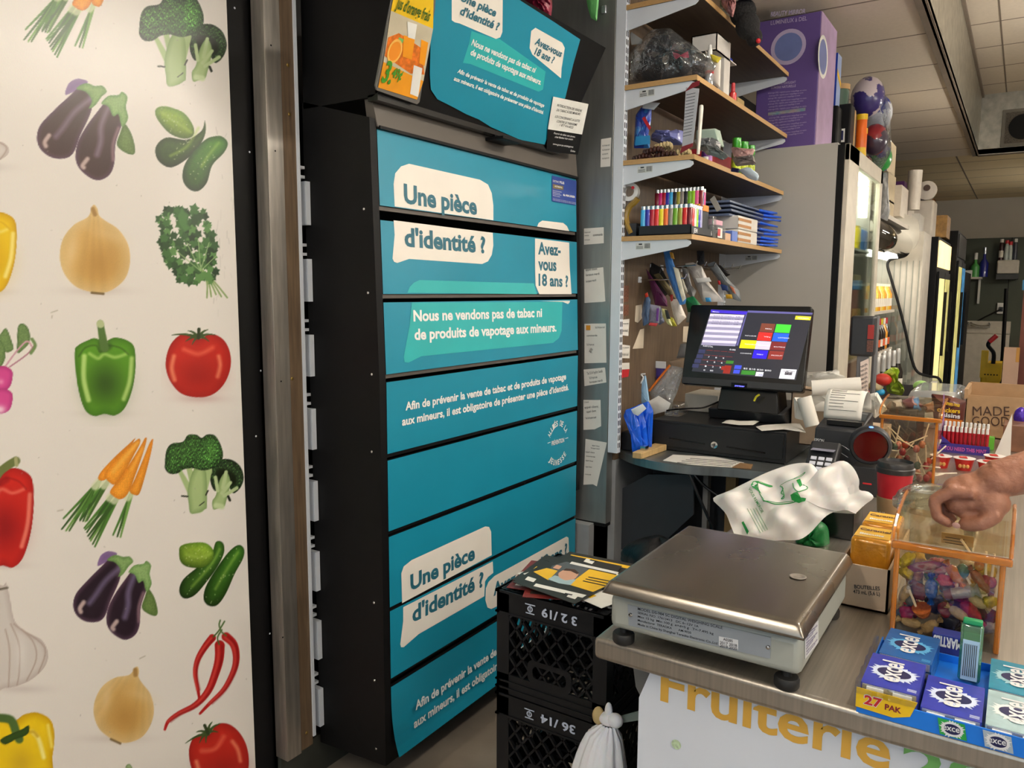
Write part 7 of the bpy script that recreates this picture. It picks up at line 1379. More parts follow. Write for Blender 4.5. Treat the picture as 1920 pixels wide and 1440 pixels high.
# ------------------------------------------------------------------ coolers along the left wall
m_fr = mat('fridge_grey', (176, 173, 166), .5, var=.03, scale=3); m_frw = mat('fridge_frame', (206, 198, 182), .45); m_in = mat('fridge_inside', (150, 152, 142), .5); m_glow = mat('cooler_light', (255, 250, 236), .5, emit=10, var=0)
m_glass = clear('cooler_glass', (232, 238, 234), gloss=.07, rough=.03); m_wshelf = mat('wire_shelf', (206, 208, 204), .4)
t = thing('glass_door_fridge', 'tall grey fridge with a glass door, standing beyond the wall shelves', 'fridge', (4.5, 1.15, 0)); Z1 = 2.205
b = MB(); b.box((4.02, .79, 0), (4.05, 1.7, Z1), m_fr); b.box((4.05, .79, Z1-.05), (5.06, 1.7, Z1), m_fr); b.box((5.03, .79, 0), (5.06, 1.7, Z1), m_fr); b.box((4.02, 1.66, 0), (5.06, 1.7, Z1), m_fr); b.box((4.02, .79, 0), (5.06, 1.7, .5), m_fr); b.box((4.05, 1.2, .5), (5.03, 1.22, Z1-.05), m_in); b.build('body', t)
b = MB(); b.box((4.022, .760, .45), (5.058, .79, Z1-.02), m_black) if False else b.box((4.024, .760, .45), (4.05, .79, Z1-.01), m_black); b.box((4.05, .76, Z1-.03), (5.05, .79, Z1-.01), m_black); b.build('gasket', t)
b = MB(); dx = [(4.03, 4.28), (4.985, 5.055)]
for (a, c) in dx: b.box((a, .735, .45), (c, .760, Z1-.005), m_frw)
b.box((4.03, .735, Z1-.085), (5.055, .76, Z1-.005), m_frw); b.box((4.03, .735, .45), (5.055, .76, .55), m_frw); d = b.build('door', t, bevel=.004)
b = MB(); b.box((4.28, .745, .55), (4.985, .749, Z1-.085), m_glass); b.build('glass_pane', d)
b = MB(); b.box((4.1, .80, Z1-.09), (5.0, 1.1, Z1-.06), m_glow); b.box((4.96, .80, 1.93), (5.0, .83, Z1-.1), m_glow); part(b.build('light', t), 'glowing white light panel')
for z in (1.735, 1.545, 1.33, 1.12, .92): b = MB(); b.box((4.06, .775, z-.012), (5.02, 1.19, z), m_wshelf); b.build('shelf', t)
for i, (x, z, c, cc, lab) in enumerate(((4.70, 1.735, (236, 214, 30), 'd8c020', 'yellow can on the top shelf of the glass door fridge'), (4.82, 1.735, (60, 130, 206), 'dfe4e8', 'blue can next to the yellow one in the fridge'), (4.92, 1.735, (70, 120, 200), 'dfe4e8', 'blue can farthest along the top fridge shelf'))):
    bottle('drink_can', (x, .805, z), [(.026, 0), (.028, .004), (.028, .105), (.022, .115)], mat('can_%d' % i, c, .3, var=.1, scale=50), lab, 'can', 'cans in the fridge', mat('cap_'+cc, cc, .35), [(.022, .115), (.022, .128), (0, .129)])
for i, (x0, x1, z, h, c, lab) in enumerate(((4.45, 4.60, 1.545, .05, (186, 176, 150), 'pale food tray left on the second fridge shelf'), (4.62, 4.80, 1.545, .05, (176, 160, 120), 'sandwich tray in the middle of the second fridge shelf'), (4.40, 4.58, 1.33, .10, (126, 96, 86), 'brown carton on the third fridge shelf'), (4.60, 4.85, 1.33, .075, (206, 170, 70), 'yellow food pack on the third fridge shelf'), (4.42, 4.66, 1.12, .05, (190, 190, 120), 'pale green tray on the fourth fridge shelf'), (4.68, 4.92, 1.12, .06, (160, 170, 80), 'green and yellow tray on the fourth fridge shelf'), (4.42, 4.62, .92, .09, (196, 196, 180), 'white carton on the lowest visible fridge shelf'), (4.66, 4.9, .92, .05, (140, 132, 90), 'tan tray on the lowest visible fridge shelf'))):
    gbox(x0, x1, .78, .90, z+.001, z+h, mat('food_%d' % i, c, .4, var=.3, scale=40), 'food_tray', lab, 'food tray', .006, 'food trays in the fridge')
# open display cooler with curved hood
t = thing('open_cooler', 'open display cooler with smoked curved hood and black edged side glass', 'cooler', (6.0, .95, 0))
m_smoke = mat('smoked_hood', (40, 36, 30), .08, coat=1, var=.3, scale=6); m_cw = mat('cooler_white', (196, 190, 178), .5)
b = MB(); b.box((5.08, .62, 0), (6.95, 1.7, .62), m_cw); b.box((5.08, 1.08, .62), (6.95, 1.7, 2.0), m_cw); b.box((5.08, .80, 1.99), (6.95, 1.7, 2.02), m_cw); b.box((5.08, .52, .62), (6.95, .56, .80), m_cw); b.box((5.08, .52, .60), (6.95, 1.08, .64), m_cw); b.build('body', t)
pf = spline([(.98, 2.0, 0), (.86, 1.985, 0), (.79, 1.93, 0), (.765, 1.865, 0), (.79, 1.80, 0), (.85, 1.775, 0)], 4)
b = MB(); vs = [(x, p.x, p.y) for x in (5.08, 6.93) for p in pf]; k = len(pf); b.add(vs, [(i, i+1, k+i+1, k+i) for i in range(k-1)], m_smoke); b.build('hood', t, smooth=True, solid=.006)
b = MB(); b.box((5.12, .86, 1.765), (6.9, 1.0, 1.775), m_glow); part(b.build('strip_light', t), 'bright strip light under the hood')
tr = [P(x, y, X=6.93) for x, y in ((1640, 424), (1680, 440), (1704, 452), (1706, 466), (1698, 479), (1680, 484), (1668, 488), (1664, 498), (1670, 520), (1684, 568), (1698, 622), (1709, 672), (1720, 697), (1740, 705), (1758, 708), (1765, 719), (1766, 736))]
b = MB(); b.tube(spline(tr[2:], 4), .011, m_black, 8); part(b.build('edge_trim', t, smooth=True), 'curved black edge trim')
side = [(6.94, v.y, v.z) for v in tr[3:]]+[(6.94, 1.08, .70), (6.94, 1.08, 1.9)]; b = MB(); b.slab(side, (.006, 0, 0), clear('side_glass', (220, 224, 220), gloss=.1, haze=.1)); b.build('side_glass', t)
for z in (1.36, 1.06): b = MB(); b.box((5.1, .86, z-.02), (6.9, 1.1, z), m_cw); b.build('shelf', t)
b = MB(); b.box((5.1, .56, .70), (6.9, 1.08, .72), m_cw); b.build('deck', t)
m_j = [mat('juice_%d' % i, c, .2, var=.15, scale=30, coat=.5) for i, c in enumerate(((236, 190, 60), (226, 150, 40), (240, 214, 130)))]; m_dkb = mat('dark_bottle', (26, 18, 16), .15, coat=.7); m_sil = mat('silver_foil', (206, 206, 204), .3, .5); m_lb = mat('bottle_label', (226, 220, 206), .5); m_lbo = mat('bottle_label_orange', (216, 96, 50), .5)
for i in range(14):
    x = 5.55+.095*i
    bottle('juice_bottle', (x, .905, 1.361), [(.034, 0), (.036, .004), (.036, .12), (.016, .165), (.016, .18)], m_j[i % 3], 'juice bottle on the upper shelf of the open cooler, '+['first', 'second', 'third', 'fourth', 'fifth', 'sixth', 'seventh', 'eighth', 'ninth', 'tenth', 'eleventh', 'twelfth', 'thirteenth', 'last'][i]+' from the near end', 'bottle', 'juice bottles on the upper shelf', mat('cap_lid', 'e8dcc0', .4), [(.018, .18), (.018, .198), (0, .199)], (m_lb, .0365, .03, .09), 12)
for i in range(10):
    x = 5.72+.115*i; jar = i in (8,)
    bottle('dark_bottle', (x, .90, 1.061), [(.033, 0), (.035, .004), (.035, .13), (.013, .19), (.013, .235)], m_j[1] if jar else m_dkb, 'bottle on the middle shelf of the open cooler, '+['first', 'second', 'third', 'fourth', 'fifth', 'sixth', 'seventh', 'eighth', 'amber ninth', 'last'][i]+' from near end', 'bottle', 'dark bottles on the middle shelf', [mat('cap_red', 0), mat('foil_gold', 0) if 'foil_gold' in MATS else m_lb, m_lb][i % 3], [(.015, .19), (.015, .237), (0, .238)], ([m_lb, m_lbo][i % 2], .0355, .03, .085), 12)
for i in range(9):
    x = 5.75+.13*i; y = .80+.05*(i % 2)
    bottle('wine_bottle', (x, y, .721), [(.040, 0), (.042, .004), (.042, .15), (.016, .225), (.0145, .30)], m_dkb, 'sparkling wine bottle on the deck of the open cooler, '+['first', 'second', 'third', 'fourth', 'fifth', 'sixth', 'seventh', 'eighth', 'last'][i]+' from the near end', 'bottle', 'wine bottles on the deck', m_sil, [(.019, .215), (.017, .30), (.018, .325), (.012, .335), (0, .336)], ([m_lb, m_lbo, m_lb][i % 3], .0425, .04, .10), 14)
# salad bag and small goods on the deck edge nearest the till
b = MB(); pillow(b, [P(x, y, X=4.6) for x, y in rpoly([(1655, 700), (1672, 688), (1686, 690), (1680, 715), (1697, 730), (1692, 742), (1664, 736)], 5)], (-.9, -.3, .2), .04, .03, mat('salad_green', (178, 204, 60), .4, var=.5, scale=26, coat=.5), 7, .012); o = b.build('salad_bag', smooth=True, loc=P(1675, 740, X=4.6)); tag(o, 'bright green salad bag standing beyond the receipt heap', 'bag')
t = carton('goods_tray', 4.36, 5.0, .40, .71, .82, .965, mat('dark_tray', '3a3638', .5), 'dark tray with sweets and the salad bag beyond the counter', 'tray')
b = MB(); b.box((4.40, .42, 0), (4.96, .70, .82), m_cw); tag(b.build('stand', loc=(4.7, .57, 0)), 'pale stand carrying the dark tray between counter and open cooler', 'stand')
for i, (x, y, r, c, lab) in enumerate(((1650, 735, .02, (60, 170, 226), 'bright blue round lid in the dark tray'), (1625, 742, .03, (220, 80, 100), 'pinkish red sweet bag in the dark tray'), (1655, 712, .035, (206, 60, 50), 'red packet behind the salad bag'), (1727, 724, .03, (170, 220, 130), 'light green packet at the far end of the dark tray'), (1642, 724, .03, (206, 190, 150), 'cream packet in the dark tray'))):
    b = MB(); b.ell(P(x, y, X=4.55), (r, r*1.3, r), mat('tray_%d' % i, c, .35, var=.2), nu=12, nv=8); tag(b.build('sweet_packet', smooth=True, loc=P(x, y, X=4.55)), lab, 'packet')
# white ribbed upright fridge beyond
t = thing('white_fridge', 'white ribbed fridge with rounded top panel beyond the open cooler', 'fridge', (7.35, 1.2, 0))
b = MB(); b.box((7.05, .70, 0), (7.65, 1.7, 1.98), m_cw)
for i in range(9): b.box((7.045, .715+.045*i, .3), (7.05, .722+.045*i, 1.75), m_in)
b.build('body', t); b = MB(); q = [P(x, y, X=7.04) for x, y in rpoly([(1668, 388), (1722, 412), (1724, 450), (1712, 470), (1680, 440)], [0, 8, 14, 10, 0])]; b.slab(q, (.05, 0, 0), m_cw); b.build('rounded_panel', t)
# black coolers
def blackcooler(x0, x1, y, z1, label, sign):
    t = thing('black_cooler', label, 'cooler', ((x0+x1)/2, y+.4, 0)); b = MB(); b.box((x0, y, 0), (x1, 1.7, z1), m_black); b.build('body', t)
    b = MB(); b.box((x0+.06, y-.012, z1-.26), (x1-.06, y, z1-.03), sign); part(b.build('lit_sign', t), 'lit top sign')
    n = 2
    for i in range(n):
        a = x0+.06+(x1-x0-.12)*i/n; c = x0+.06+(x1-x0-.12)*(i+1)/n-.03; b = MB(); b.box((a, y-.02, .25), (c, y-.004, z1-.30), m_black); d = b.build('door', t)
        b = MB(); b.box((a+.05, y-.024, .32), (c-.05, y-.02, z1-.36), [mat('lit_interior', (222, 206, 140), .3, emit=1.0, var=.15, scale=5), mat('lit_interior_b', (206, 196, 120), .3, emit=.6, var=.4, scale=9), mat('lit_interior_blue', (70, 140, 190), .3, emit=.4, var=.6, scale=10)][min(2, i+(1 if x0 > 8.4 else 0)*1)]); part(b.build('glass_pane', d), 'lit glass pane'); b = MB(); b.box((c-.05, y-.05, .9), (c-.03, y-.025, 1.5), m_black); b.build('handle', d)
m_sgn = mat('cooler_sign_amber', (255, 214, 140), .4, emit=1.6, var=.12, scale=4)
blackcooler(7.75, 9.1, .655, 1.98, 'black upright cooler with an amber lit sign and bright doors', m_sgn)
blackcooler(9.15, 10.4, .60, 2.12, 'tall black cooler with blue lit door farther along the wall', mat('dark_sign', '2a2624', .3))
t = thing('small_cooler', 'low black cooler with red lettering at the far end of the row', 'cooler', (11.3, .9, 0)); b = MB(); b.box((10.5, .60, 0), (11.9, 1.7, 1.74), m_black); b.build('body', t); b = MB(); b.text('Molson', P(1777, 498, X=10.49), P(1797, 498, X=10.49), .07, (0, 0, 1), mat('red_glow', (226, 70, 50), .4, emit=1), .02, .004); part(b.build('lettering', t), 'red lettering')
for i in range(4): b = MB(); b.box((10.494, .62+.045*i, .4), (10.499, .65+.045*i, 1.5), mat('cooler_stripe', (90, 60, 50), .4, var=.6, scale=30)); b.build('shelf_stripe', t)
# ------------------------------------------------------------------ goods standing on the coolers
m_vio2 = mat('violet_box', (94, 72, 138), .5, var=.06, scale=6); m_pinkb = mat('pink_violet_side', (176, 150, 186), .5, var=.25, scale=5); m_lil = mat('lilac_print', (186, 172, 206), .5); m_mir = mat('mirror_print', (110, 124, 180), .3)
X0, ZB = 4.06, 2.206; yl, yr, zt_ = 1.20, .905, 2.835
t = thing('mirror_carton', 'tall violet carton printed with a round mirror on top of the grey fridge', 'carton', (4.2, 1.05, ZB))
b = MB(); b.box((X0, yr, ZB), (4.42, yl, zt_), m_vio2); b.build('carton_body', t, bevel=.004)
b = MB(); b.box((X0+.002, yr-.004, ZB+.002), (4.418, yr, zt_-.002), m_pinkb); part(b.build('side_print', t), 'pinkish side panel')
b = MB(); c = P(1478, 88, X=X0-.001); b.lathe([(.066, 0), (.084, 0), (.084, .001), (.066, .001), (.066, 0)], c, m_lil, 32, (-1, 0, 0)); b.lathe([(0, 0), (.066, 0), (.066, .0006), (0, .0006)], c, m_mir, 32, (-1, 0, 0))
c2 = P(1543, 107, Y=yr-.005); b.lathe([(.085, 0), (.105, 0), (.105, .001), (.085, .001), (.085, 0)], c2, m_lw, 32, (0, -1, 0), sy=.95); b.lathe([(0, 0), (.085, 0), (.085, .0006), (0, .0006)], c2, m_mir, 32, (0, -1, 0))
for (w_, a, c_, cap) in (('BEAUTY MIRROR', (1445, 31), (1510, 25), .022), ('LUMINEUX à DEL', (1445, 47), (1513, 38), .02), ('NATURAL DAYLIGHT', (1447, 160), (1492, 156), .012), ('LUMIÈRE NATURELLE', (1446, 167), (1492, 163), .012)): A, C_ = P(*a, X=X0-.001), P(*c_, X=X0-.001); b.text(w_, A, C_, cap, (0, 0, 1), m_lil, .01, .001)
for j in range(17): A = P(1440+2*(j % 2), 176+j*5.2, X=X0-.001); C_ = P(1512-6*(j % 3), 170+j*5.0, X=X0-.001); b.text('éclairage DEL réglable pour maquillage et soins', A, C_, .007, (0, 0, 1), m_lil, .0, .001)
A, C_ = P(1440, 217, X=X0-.001), P(1510, 208, X=X0-.001); b.slab([A, C_, C_+Vector((0, 0, .016)), A+Vector((0, 0, .016))], (-.001, 0, 0), mat('rainbow_bar', (60, 150, 170), .4, col2=(206, 140, 120), scale=9))
part(b.build('printed_face', t), 'mirror picture and pale lettering')
gx = lambda px_, py_, Y=.86: P(px_, py_, Y=Y)
def topbox(px0, px1, pt, pb, y0, dy, m, name, label, cat, side=None, dx=None):
    a = P(px0, pb, Y=y0); c = P(px1, pb, Y=y0); c.x = min(c.x, a.x+.4); z0 = max(a.z, 2.061 if a.x < 6.4 else 2.021 if a.x < 7 else 1.981 if c.x < 9.1 else 2.121); z1 = P(px0, pt, Y=y0).z; b = MB(); b.box((a.x, y0, z0), (c.x, y0+dy, z1), m)
    if side: b.box((a.x-.001, y0, z0), (a.x, y0+dy, z1), side)
    return tag(b.build(name, bevel=.003, loc=(a.x, y0, z0)), label, cat)
t = thing('trimmer_pack', 'pair of black boxed trimmers with a blue logo beside the violet carton', 'box', (4.52, .95, ZB)); b = MB(); b.box((4.44, .88, ZB), (4.56, 1.08, 2.47), m_black); b.box((4.565, .84, ZB), (4.68, 1.0, 2.50), m_black); b.box((4.685, .84, ZB), (4.72, 1.0, 2.49), m_edge); b.build('case', t, bevel=.008)
q = P(1570, 227, X=4.56); b = MB(); b.box((4.562, .865, 2.30), (4.565, .915, 2.37), m_lw); b.box((4.5612, .872, 2.31), (4.562, .888, 2.36), m_navy); b.box((4.5612, .888, 2.335), (4.562, .908, 2.36), m_navy); b.build('logo', t)
gbox(4.46, 4.56, .90, 1.08, 2.475, 2.74, mat('blue_tin', (30, 66, 170), .3), 'blue_box', 'deep blue box with a yellow band on top of the trimmers', 'box', face=(mat('pale_blue', (150, 170, 214), .4), 0, 1, 0, 1)); b = MB(); b.slab([(4.46, .8985, 2.63), (4.56, .8985, 2.58), (4.56, .8985, 2.61), (4.46, .8985, 2.66)], (0, -.001, 0), m_ykr); tag(b.build('gift_band', loc=(4.5, .898, 2.6)), 'yellow band across the deep blue box', 'band')
t = thing('green_jar_stack', 'stack of tan lidded green glass jars behind the orange bottles', 'jars', (4.80, .98, ZB)); 
for k in range(3): b = MB(); b.lathe([(.05, 0), (.052, .1), (.05, .12)], (4.80, .95, ZB+.15*k), mat('jar_green', (64, 96, 84), .2, coat=.5), 16); b.build('jar', t, smooth=True); b = MB(); b.lathe([(.056, .12), (.056, .147), (0, .148)], (4.80, .95, ZB+.15*k), m_edge, 16); b.build('lid', t, smooth=True)
gbox(4.76, 4.85, .96, 1.06, ZB+.45, ZB+.58, m_black, 'black_box', 'small black box on top of the green jar stack', 'box')
for i, (x, k, h, lab) in enumerate(((4.78, .84, .27, 'taller orange bottle with a yellow cap at the fridge top edge'), (4.92, .85, .22, 'shorter orange bottle with a yellow cap behind the taller one'))):
    bottle('orange_bottle', (x, .82+.02*i, ZB), [(.026, 0), (.028, .004), (.028, h-.03), (.026, h-.025)], mat('bottle_orange', (240, 112, 30), .35), lab, 'bottle', None, m_yel, [(.03, h-.03), (.03, h), (0, h+.001)], (m_yel, .0285, .01, .09))
m_bp = [mat('ball_%d' % i, c, .3, sharp=1, scale=7, coat=.4, col2=c2_) for i, (c, c2_) in enumerate((((212, 200, 206), (60, 50, 120)), ((30, 52, 160), (220, 226, 236)), ((150, 40, 50), (60, 50, 70)), ((26, 56, 160), (50, 150, 70))))]
for i, (x, y, X_, r, lab) in enumerate(((1627, 182, 5.05, .115, 'white and purple ball, highest of the balls on the fridge'), (1645, 212, 5.2, .105, 'blue and white ball in the middle of the balls on the fridge'), (1640, 262, 5.05, .09, 'dark red ball low behind the orange bottles'), (1650, 297, 5.25, .085, 'blue and green ball, lowest of the balls'))):
    b = MB(); q = P(x, y, X=X_); b.ell(q, (r*.75, r*.8, r), m_bp[i], nu=18, nv=12); tag(b.build('toy_ball', smooth=True, loc=q), lab, 'ball')
gbox(4.95, 5.055, .80, .97, ZB, 2.275, mat('wine_box', (96, 34, 40), .4), 'dark_box', 'dark red box under the balls on the fridge', 'box')
b = MB(); pillow(b, [P(x, y, X=5.12) for x, y in rpoly([(1616, 150), (1640, 148), (1664, 200), (1664, 300), (1650, 322), (1628, 300)], 8)], (-.8, -.6, 0), .09, .09, m_bagf, 7, .006); tag(b.build('ball_bag', smooth=True, loc=P(1640, 310, X=5.12)), 'clear plastic bag holding the balls on top of the fridge', 'bag')
b = MB(); b.box((5.2, .95, 2.03), (6.4, 1.3, 2.06), m_wshelf); b.box((5.2, .95, 2.02), (5.3, 1.05, 2.03), m_wshelf); 
tag(b.build('top_board', loc=(5.6, 1.1, 2.03)), 'white board on top of the open cooler carrying the cartons', 'board')
for i, (px0, px1, pt, pb, Y, lab) in enumerate(((1650, 1676, 208, 262, .95, 'grey carton with a flap at the top behind the balls'), (1663, 1682, 255, 320, .90, 'printed beige carton in the middle of the stack over the open cooler'), (1663, 1680, 318, 375, .90, 'beige carton with dark letters low in the stack over the open cooler'), (1664, 1690, 372, 418, .90, 'lowest beige carton over the open cooler'))):
    topbox(px0, px1, pt, pb, Y, .15, mat('beige_carton', (196, 182, 154), .7), 'beige_carton', lab, 'carton', m_fr)
b = MB(); pillow(b, [P(x, y, X=5.3) for x, y in rpoly([(1650, 330), (1662, 322), (1668, 400), (1664, 415), (1650, 408)], 3)], (-.8, -.5, 0), .03, .02, mat('clear_pouch_red', (196, 196, 196), .2, var=.25, scale=30, coat=.6), 6, .004); tag(b.build('pouch', smooth=True, loc=P(1656, 410, X=5.3)), 'clear pouch with red print hanging at the front of the cartons', 'pouch')
m_tp = mat('tissue_wrap', (216, 208, 196), .45, bump=.3, bscale=30); m_tpp = mat('tissue_purple', (84, 40, 100), .4)
for i, (px0, px1, pt, pb, Y, m, nm_, lab, cat) in enumerate(((1688, 1706, 343, 405, .85, m_tp, 'tissue_pack', 'white wrapped tissue pack standing above the white fridge', 'pack'), (1694, 1716, 337, 374, .95, m_tpp, 'tissue_pack', 'purple tissue pack behind the white one', 'pack'), (1703, 1720, 372, 394, .86, m_tp, 'tissue_box', 'cream tissue box, upper of two', 'box'), (1703, 1720, 393, 412, .86, m_tp, 'tissue_box', 'cream tissue box, lower of two', 'box'), (1722, 1748, 398, 438, .80, mat('white_jug', (216, 214, 206), .4), 'white_jug', 'white translucent jug on top of the amber lit cooler', 'jug'), (1748, 1792, 369, 402, 1.22, mat('orange_carton', (150, 96, 46), .7, var=.15), 'brown_carton', 'brown and orange carton high on the far coolers', 'carton'), (1745, 1775, 395, 450, .82, mat('snack_bag', (196, 160, 130), .3, var=.4, scale=14, col2=(80, 90, 170), coat=.5), 'snack_bag', 'blue and tan snack bag standing on the amber lit cooler', 'bag'), (1774, 1790, 400, 445, .66, mat('bread_bag', (190, 146, 84), .4, var=.3, scale=20), 'bread_bag', 'brown bread bag at the end of the cooler tops', 'bag'))):
    topbox(px0, px1, pt, pb, Y, .18, m, nm_, lab, cat)
for i, (x, y, lab) in enumerate(((1714, 357, 'rounded white tissue roll pack beside the purple pack'), (1736, 360, 'toilet roll in clear wrap with its dark core showing'))):
    q = P(x, y, Y=.82); t = thing('toilet_roll', lab, 'roll', q); b = MB(); b.lathe([(.05, -.14), (.085, -.13), (.085, .13), (.05, .14)] if i else [(0, -.16), (.05, -.16), (.055, .16), (0, .16)], q, m_tp, 18, (-1, -.15, 0) if i else (0, 0, 1)); b.build('roll', t, smooth=True)
    if i: gbox(q.x-.14, q.x+.14, q.y-.09, q.y+.09, 1.981, q.z-.088, m_tp, 'tissue_pack', 'wrapped tissue pack under the toilet roll on the coolers', 'pack', .02)
    if i: b = MB(); b.lathe([(0, 0), (.028, 0), (.028, .01), (0, .01)], q+Vector((-.14, -.02, .02)), m_bn, 14, (-1, -.15, 0)); b.build('core', t)
# ------------------------------------------------------------------ far end of the room
XW = 13.82; sc = XW/12.85
def W(px_, py_, X=XW): return P(px_, py_, X=X)
a, c = W(1785, 520), W(1843, 516); b = MB(); b.box((XW-.25, c.y, a.z-.03), (XW, a.y, a.z), m_cw); b.box((XW-.03, c.y+.02, a.z-.4), (XW, c.y+.05, a.z-.03), m_wshelf); tag(b.build('wall_shelf', loc=(XW, a.y, a.z)), 'white wall shelf with cleaning bottles on the far green wall', 'shelf'); zs = a.z+.001
for (px_, r, h, m, cm, lab, nm_) in ((1798, .05, .24, mat('cleaner_blue', (120, 160, 206), .3), m_wpl, 'spray bottle with white trigger on the far wall shelf', 'spray_bottle'), (1828, .06, .26, mat('cleaner_green', (80, 160, 80), .3), m_wpl, 'green cleaner bottle on the far wall shelf', 'cleaner_bottle'), (1844, .06, .34, mat('cleaner_navy', (36, 44, 130), .25, coat=.5), m_silver, 'dark blue cleaner bottle at the end of the far wall shelf', 'cleaner_bottle')):
    q = W(px_, 510, XW-.13); bottle(nm_, (XW-.13, q.y, zs), [(r, 0), (r, h*.6), (r*.35, h*.8), (r*.3, h)], m, lab, 'bottle', None, cm, [(r*.4, h), (r*.4, h+.1), (0, h+.105)])
q = W(1812, 512, XW-.13); gbox(XW-.18, XW-.08, q.y-.08, q.y+.05, zs, zs+.10, m_wpl, 'small_box', 'small white box on the far wall shelf', 'box')
t = thing('towel_dispenser', 'pale paper towel dispenser with bottles on top, on the far green wall', 'dispenser', W(1890, 524)); a, c = W(1868, 524), W(1912, 488); b = MB(); b.box((XW-.22, c.y, a.z+.08), (XW, a.y, c.z), m_cw); b.build('cover', t, bevel=.02); b = MB(); b.box((XW-.22, c.y, a.z), (XW, a.y, a.z+.075), mat('slot_dark', '3a3c3c', .5)); b.build('slot', t)
for i, (px_, h, m, lab) in enumerate(((1876, .26, mat('bottle_maroon', (60, 30, 34), .3), 'dark bottle with white label on the towel dispenser'), (1886, .24, mat('bottle_pale', (186, 196, 190), .3), 'pale bottle with red cap on the towel dispenser'), (1893, .22, mat('bottle_pale', 0), 'second pale red-capped bottle on the towel dispenser'), (1902, .26, mat('bottle_slate', (70, 74, 84), .3), 'slate coloured bottle on the right of the towel dispenser'))):
    q = W(px_, 488, XW-.1); bottle('cleaner_bottle', (XW-.1, q.y, c.z+.001), [(.03, 0), (.03, h*.75), (.02, h)], m, lab, 'bottle', None, m_red if i in (1, 2) else m_wpl, [(.024, h), (.024, h+.05), (0, h+.051)], (m_lb, .0305, .04, .14) if i == 0 else None)
b = MB(); q = W(1877, 578); b.box((XW-.015, q.y-.05, q.z-.08), (XW, q.y+.05, q.z+.08), m_wpl); b.box((XW-.045, q.y-.025, q.z-.045), (XW-.015, q.y+.025, q.z+.02), m_blackgloss); tag(b.build('power_outlet', loc=q), 'white power outlet with a black plug on the far green wall', 'outlet')
b = MB(); b.tube(spline([W(1877, 580, XW-.04), W(1850, 593, XW-.03), W(1815, 610, XW-.03), W(1795, 606, XW-.08)], 5), .012, m_blackgloss, 6); tag(b.build('power_cable', smooth=True, loc=W(1850, 593)), 'thin black cable sagging from the outlet down to the sink', 'cable')
t = thing('sink_unit', 'pale freestanding sink unit with wall taps against the far wall', 'sink', W(1840, 735)); a, c = W(1786, 625, XW-.5), W(1893, 628, XW-.5); b = MB(); b.box((XW-.5, c.y, 0), (XW-.02, a.y, a.z), m_cw); b.build('cabinet', t, bevel=.01); b = MB(); b.box((XW-.05, c.y, a.z), (XW-.02, a.y-.1, a.z+.18), m_cw); b.build('backsplash', t); b = MB(); q = W(1838, 612, XW-.1); b.tube([q+Vector((0, .12, .06)), q+Vector((0, .12, 0)), q+Vector((0, -.12, 0)), q+Vector((0, -.12, .06))], .018, mat('chrome', 0), 8); b.tube([q, q+Vector((-.1, .16, .05)), q+Vector((-.2, .22, .02))], .014, mat('chrome', 0), 8); part(b.build('taps', t, smooth=True), 'chrome taps')
t = thing('mop_bucket', 'yellow mop bucket with wringer and red-tipped black handle before the sink', 'mop bucket', P(1857, 760, X=10.6)); m_yb = mat('bucket_yellow', (214, 172, 22), .45, var=.12, scale=8)
a, c = P(1838, 700, X=10.5), P(1876, 700, X=10.5); b = MB(); b.hexa([(10.55, c.y+.03, .06), (10.9, c.y+.03, .06), (10.9, a.y-.03, .06), (10.55, a.y-.03, .06), (10.5, c.y, a.z), (10.95, c.y, a.z), (10.95, a.y, a.z), (10.5, a.y, a.z)], m_yb); b.build('bucket', t, bevel=.02)
b = MB(); d, e = P(1852, 680, X=10.5), P(1877, 700, X=10.5); b.box((10.5, e.y, e.z-.1), (10.85, d.y, d.z), m_yb); f = P(1848, 658, X=10.5); b.box((10.5, f.y-.03, a.z-.05), (10.62, f.y+.04, f.z), m_yb)
for i in range(5): b.box((10.495, e.y+.03+.03*i, e.z-.03), (10.499, e.y+.045+.03*i, e.z-.015), m_black)
b.build('wringer', t, bevel=.015); b = MB(); b.tube(spline([P(x, y, X=10.5) for x, y in ((1862, 682), (1863, 662), (1853, 648), (1856, 640))], 5), .022, m_black, 8); b.build('lever', t, smooth=True); b = MB(); b.tube([P(1855, 641, X=10.5), P(1869, 629, X=10.5)], .026, m_red, 8); b.build('grip', t)
for i in range(4): b = MB(); b.ell((10.6+.25*(i % 2), (a.y if i < 2 else c.y)-.03+.06*(i > 1), .03), (.03, .02, .03), m_black, nu=10, nv=8); b.build('caster', t, smooth=True)
b = MB(); b.tube([(11.4, P(1880, 665, X=11.4).y, .02), P(1880, 665, X=11.4), P(1887, 541, X=11.4)], .022, m_black, 8); tag(b.build('mop_stick', loc=(11.4, .15, .02)), 'black mop stick leaning up behind the yellow bucket', 'stick')
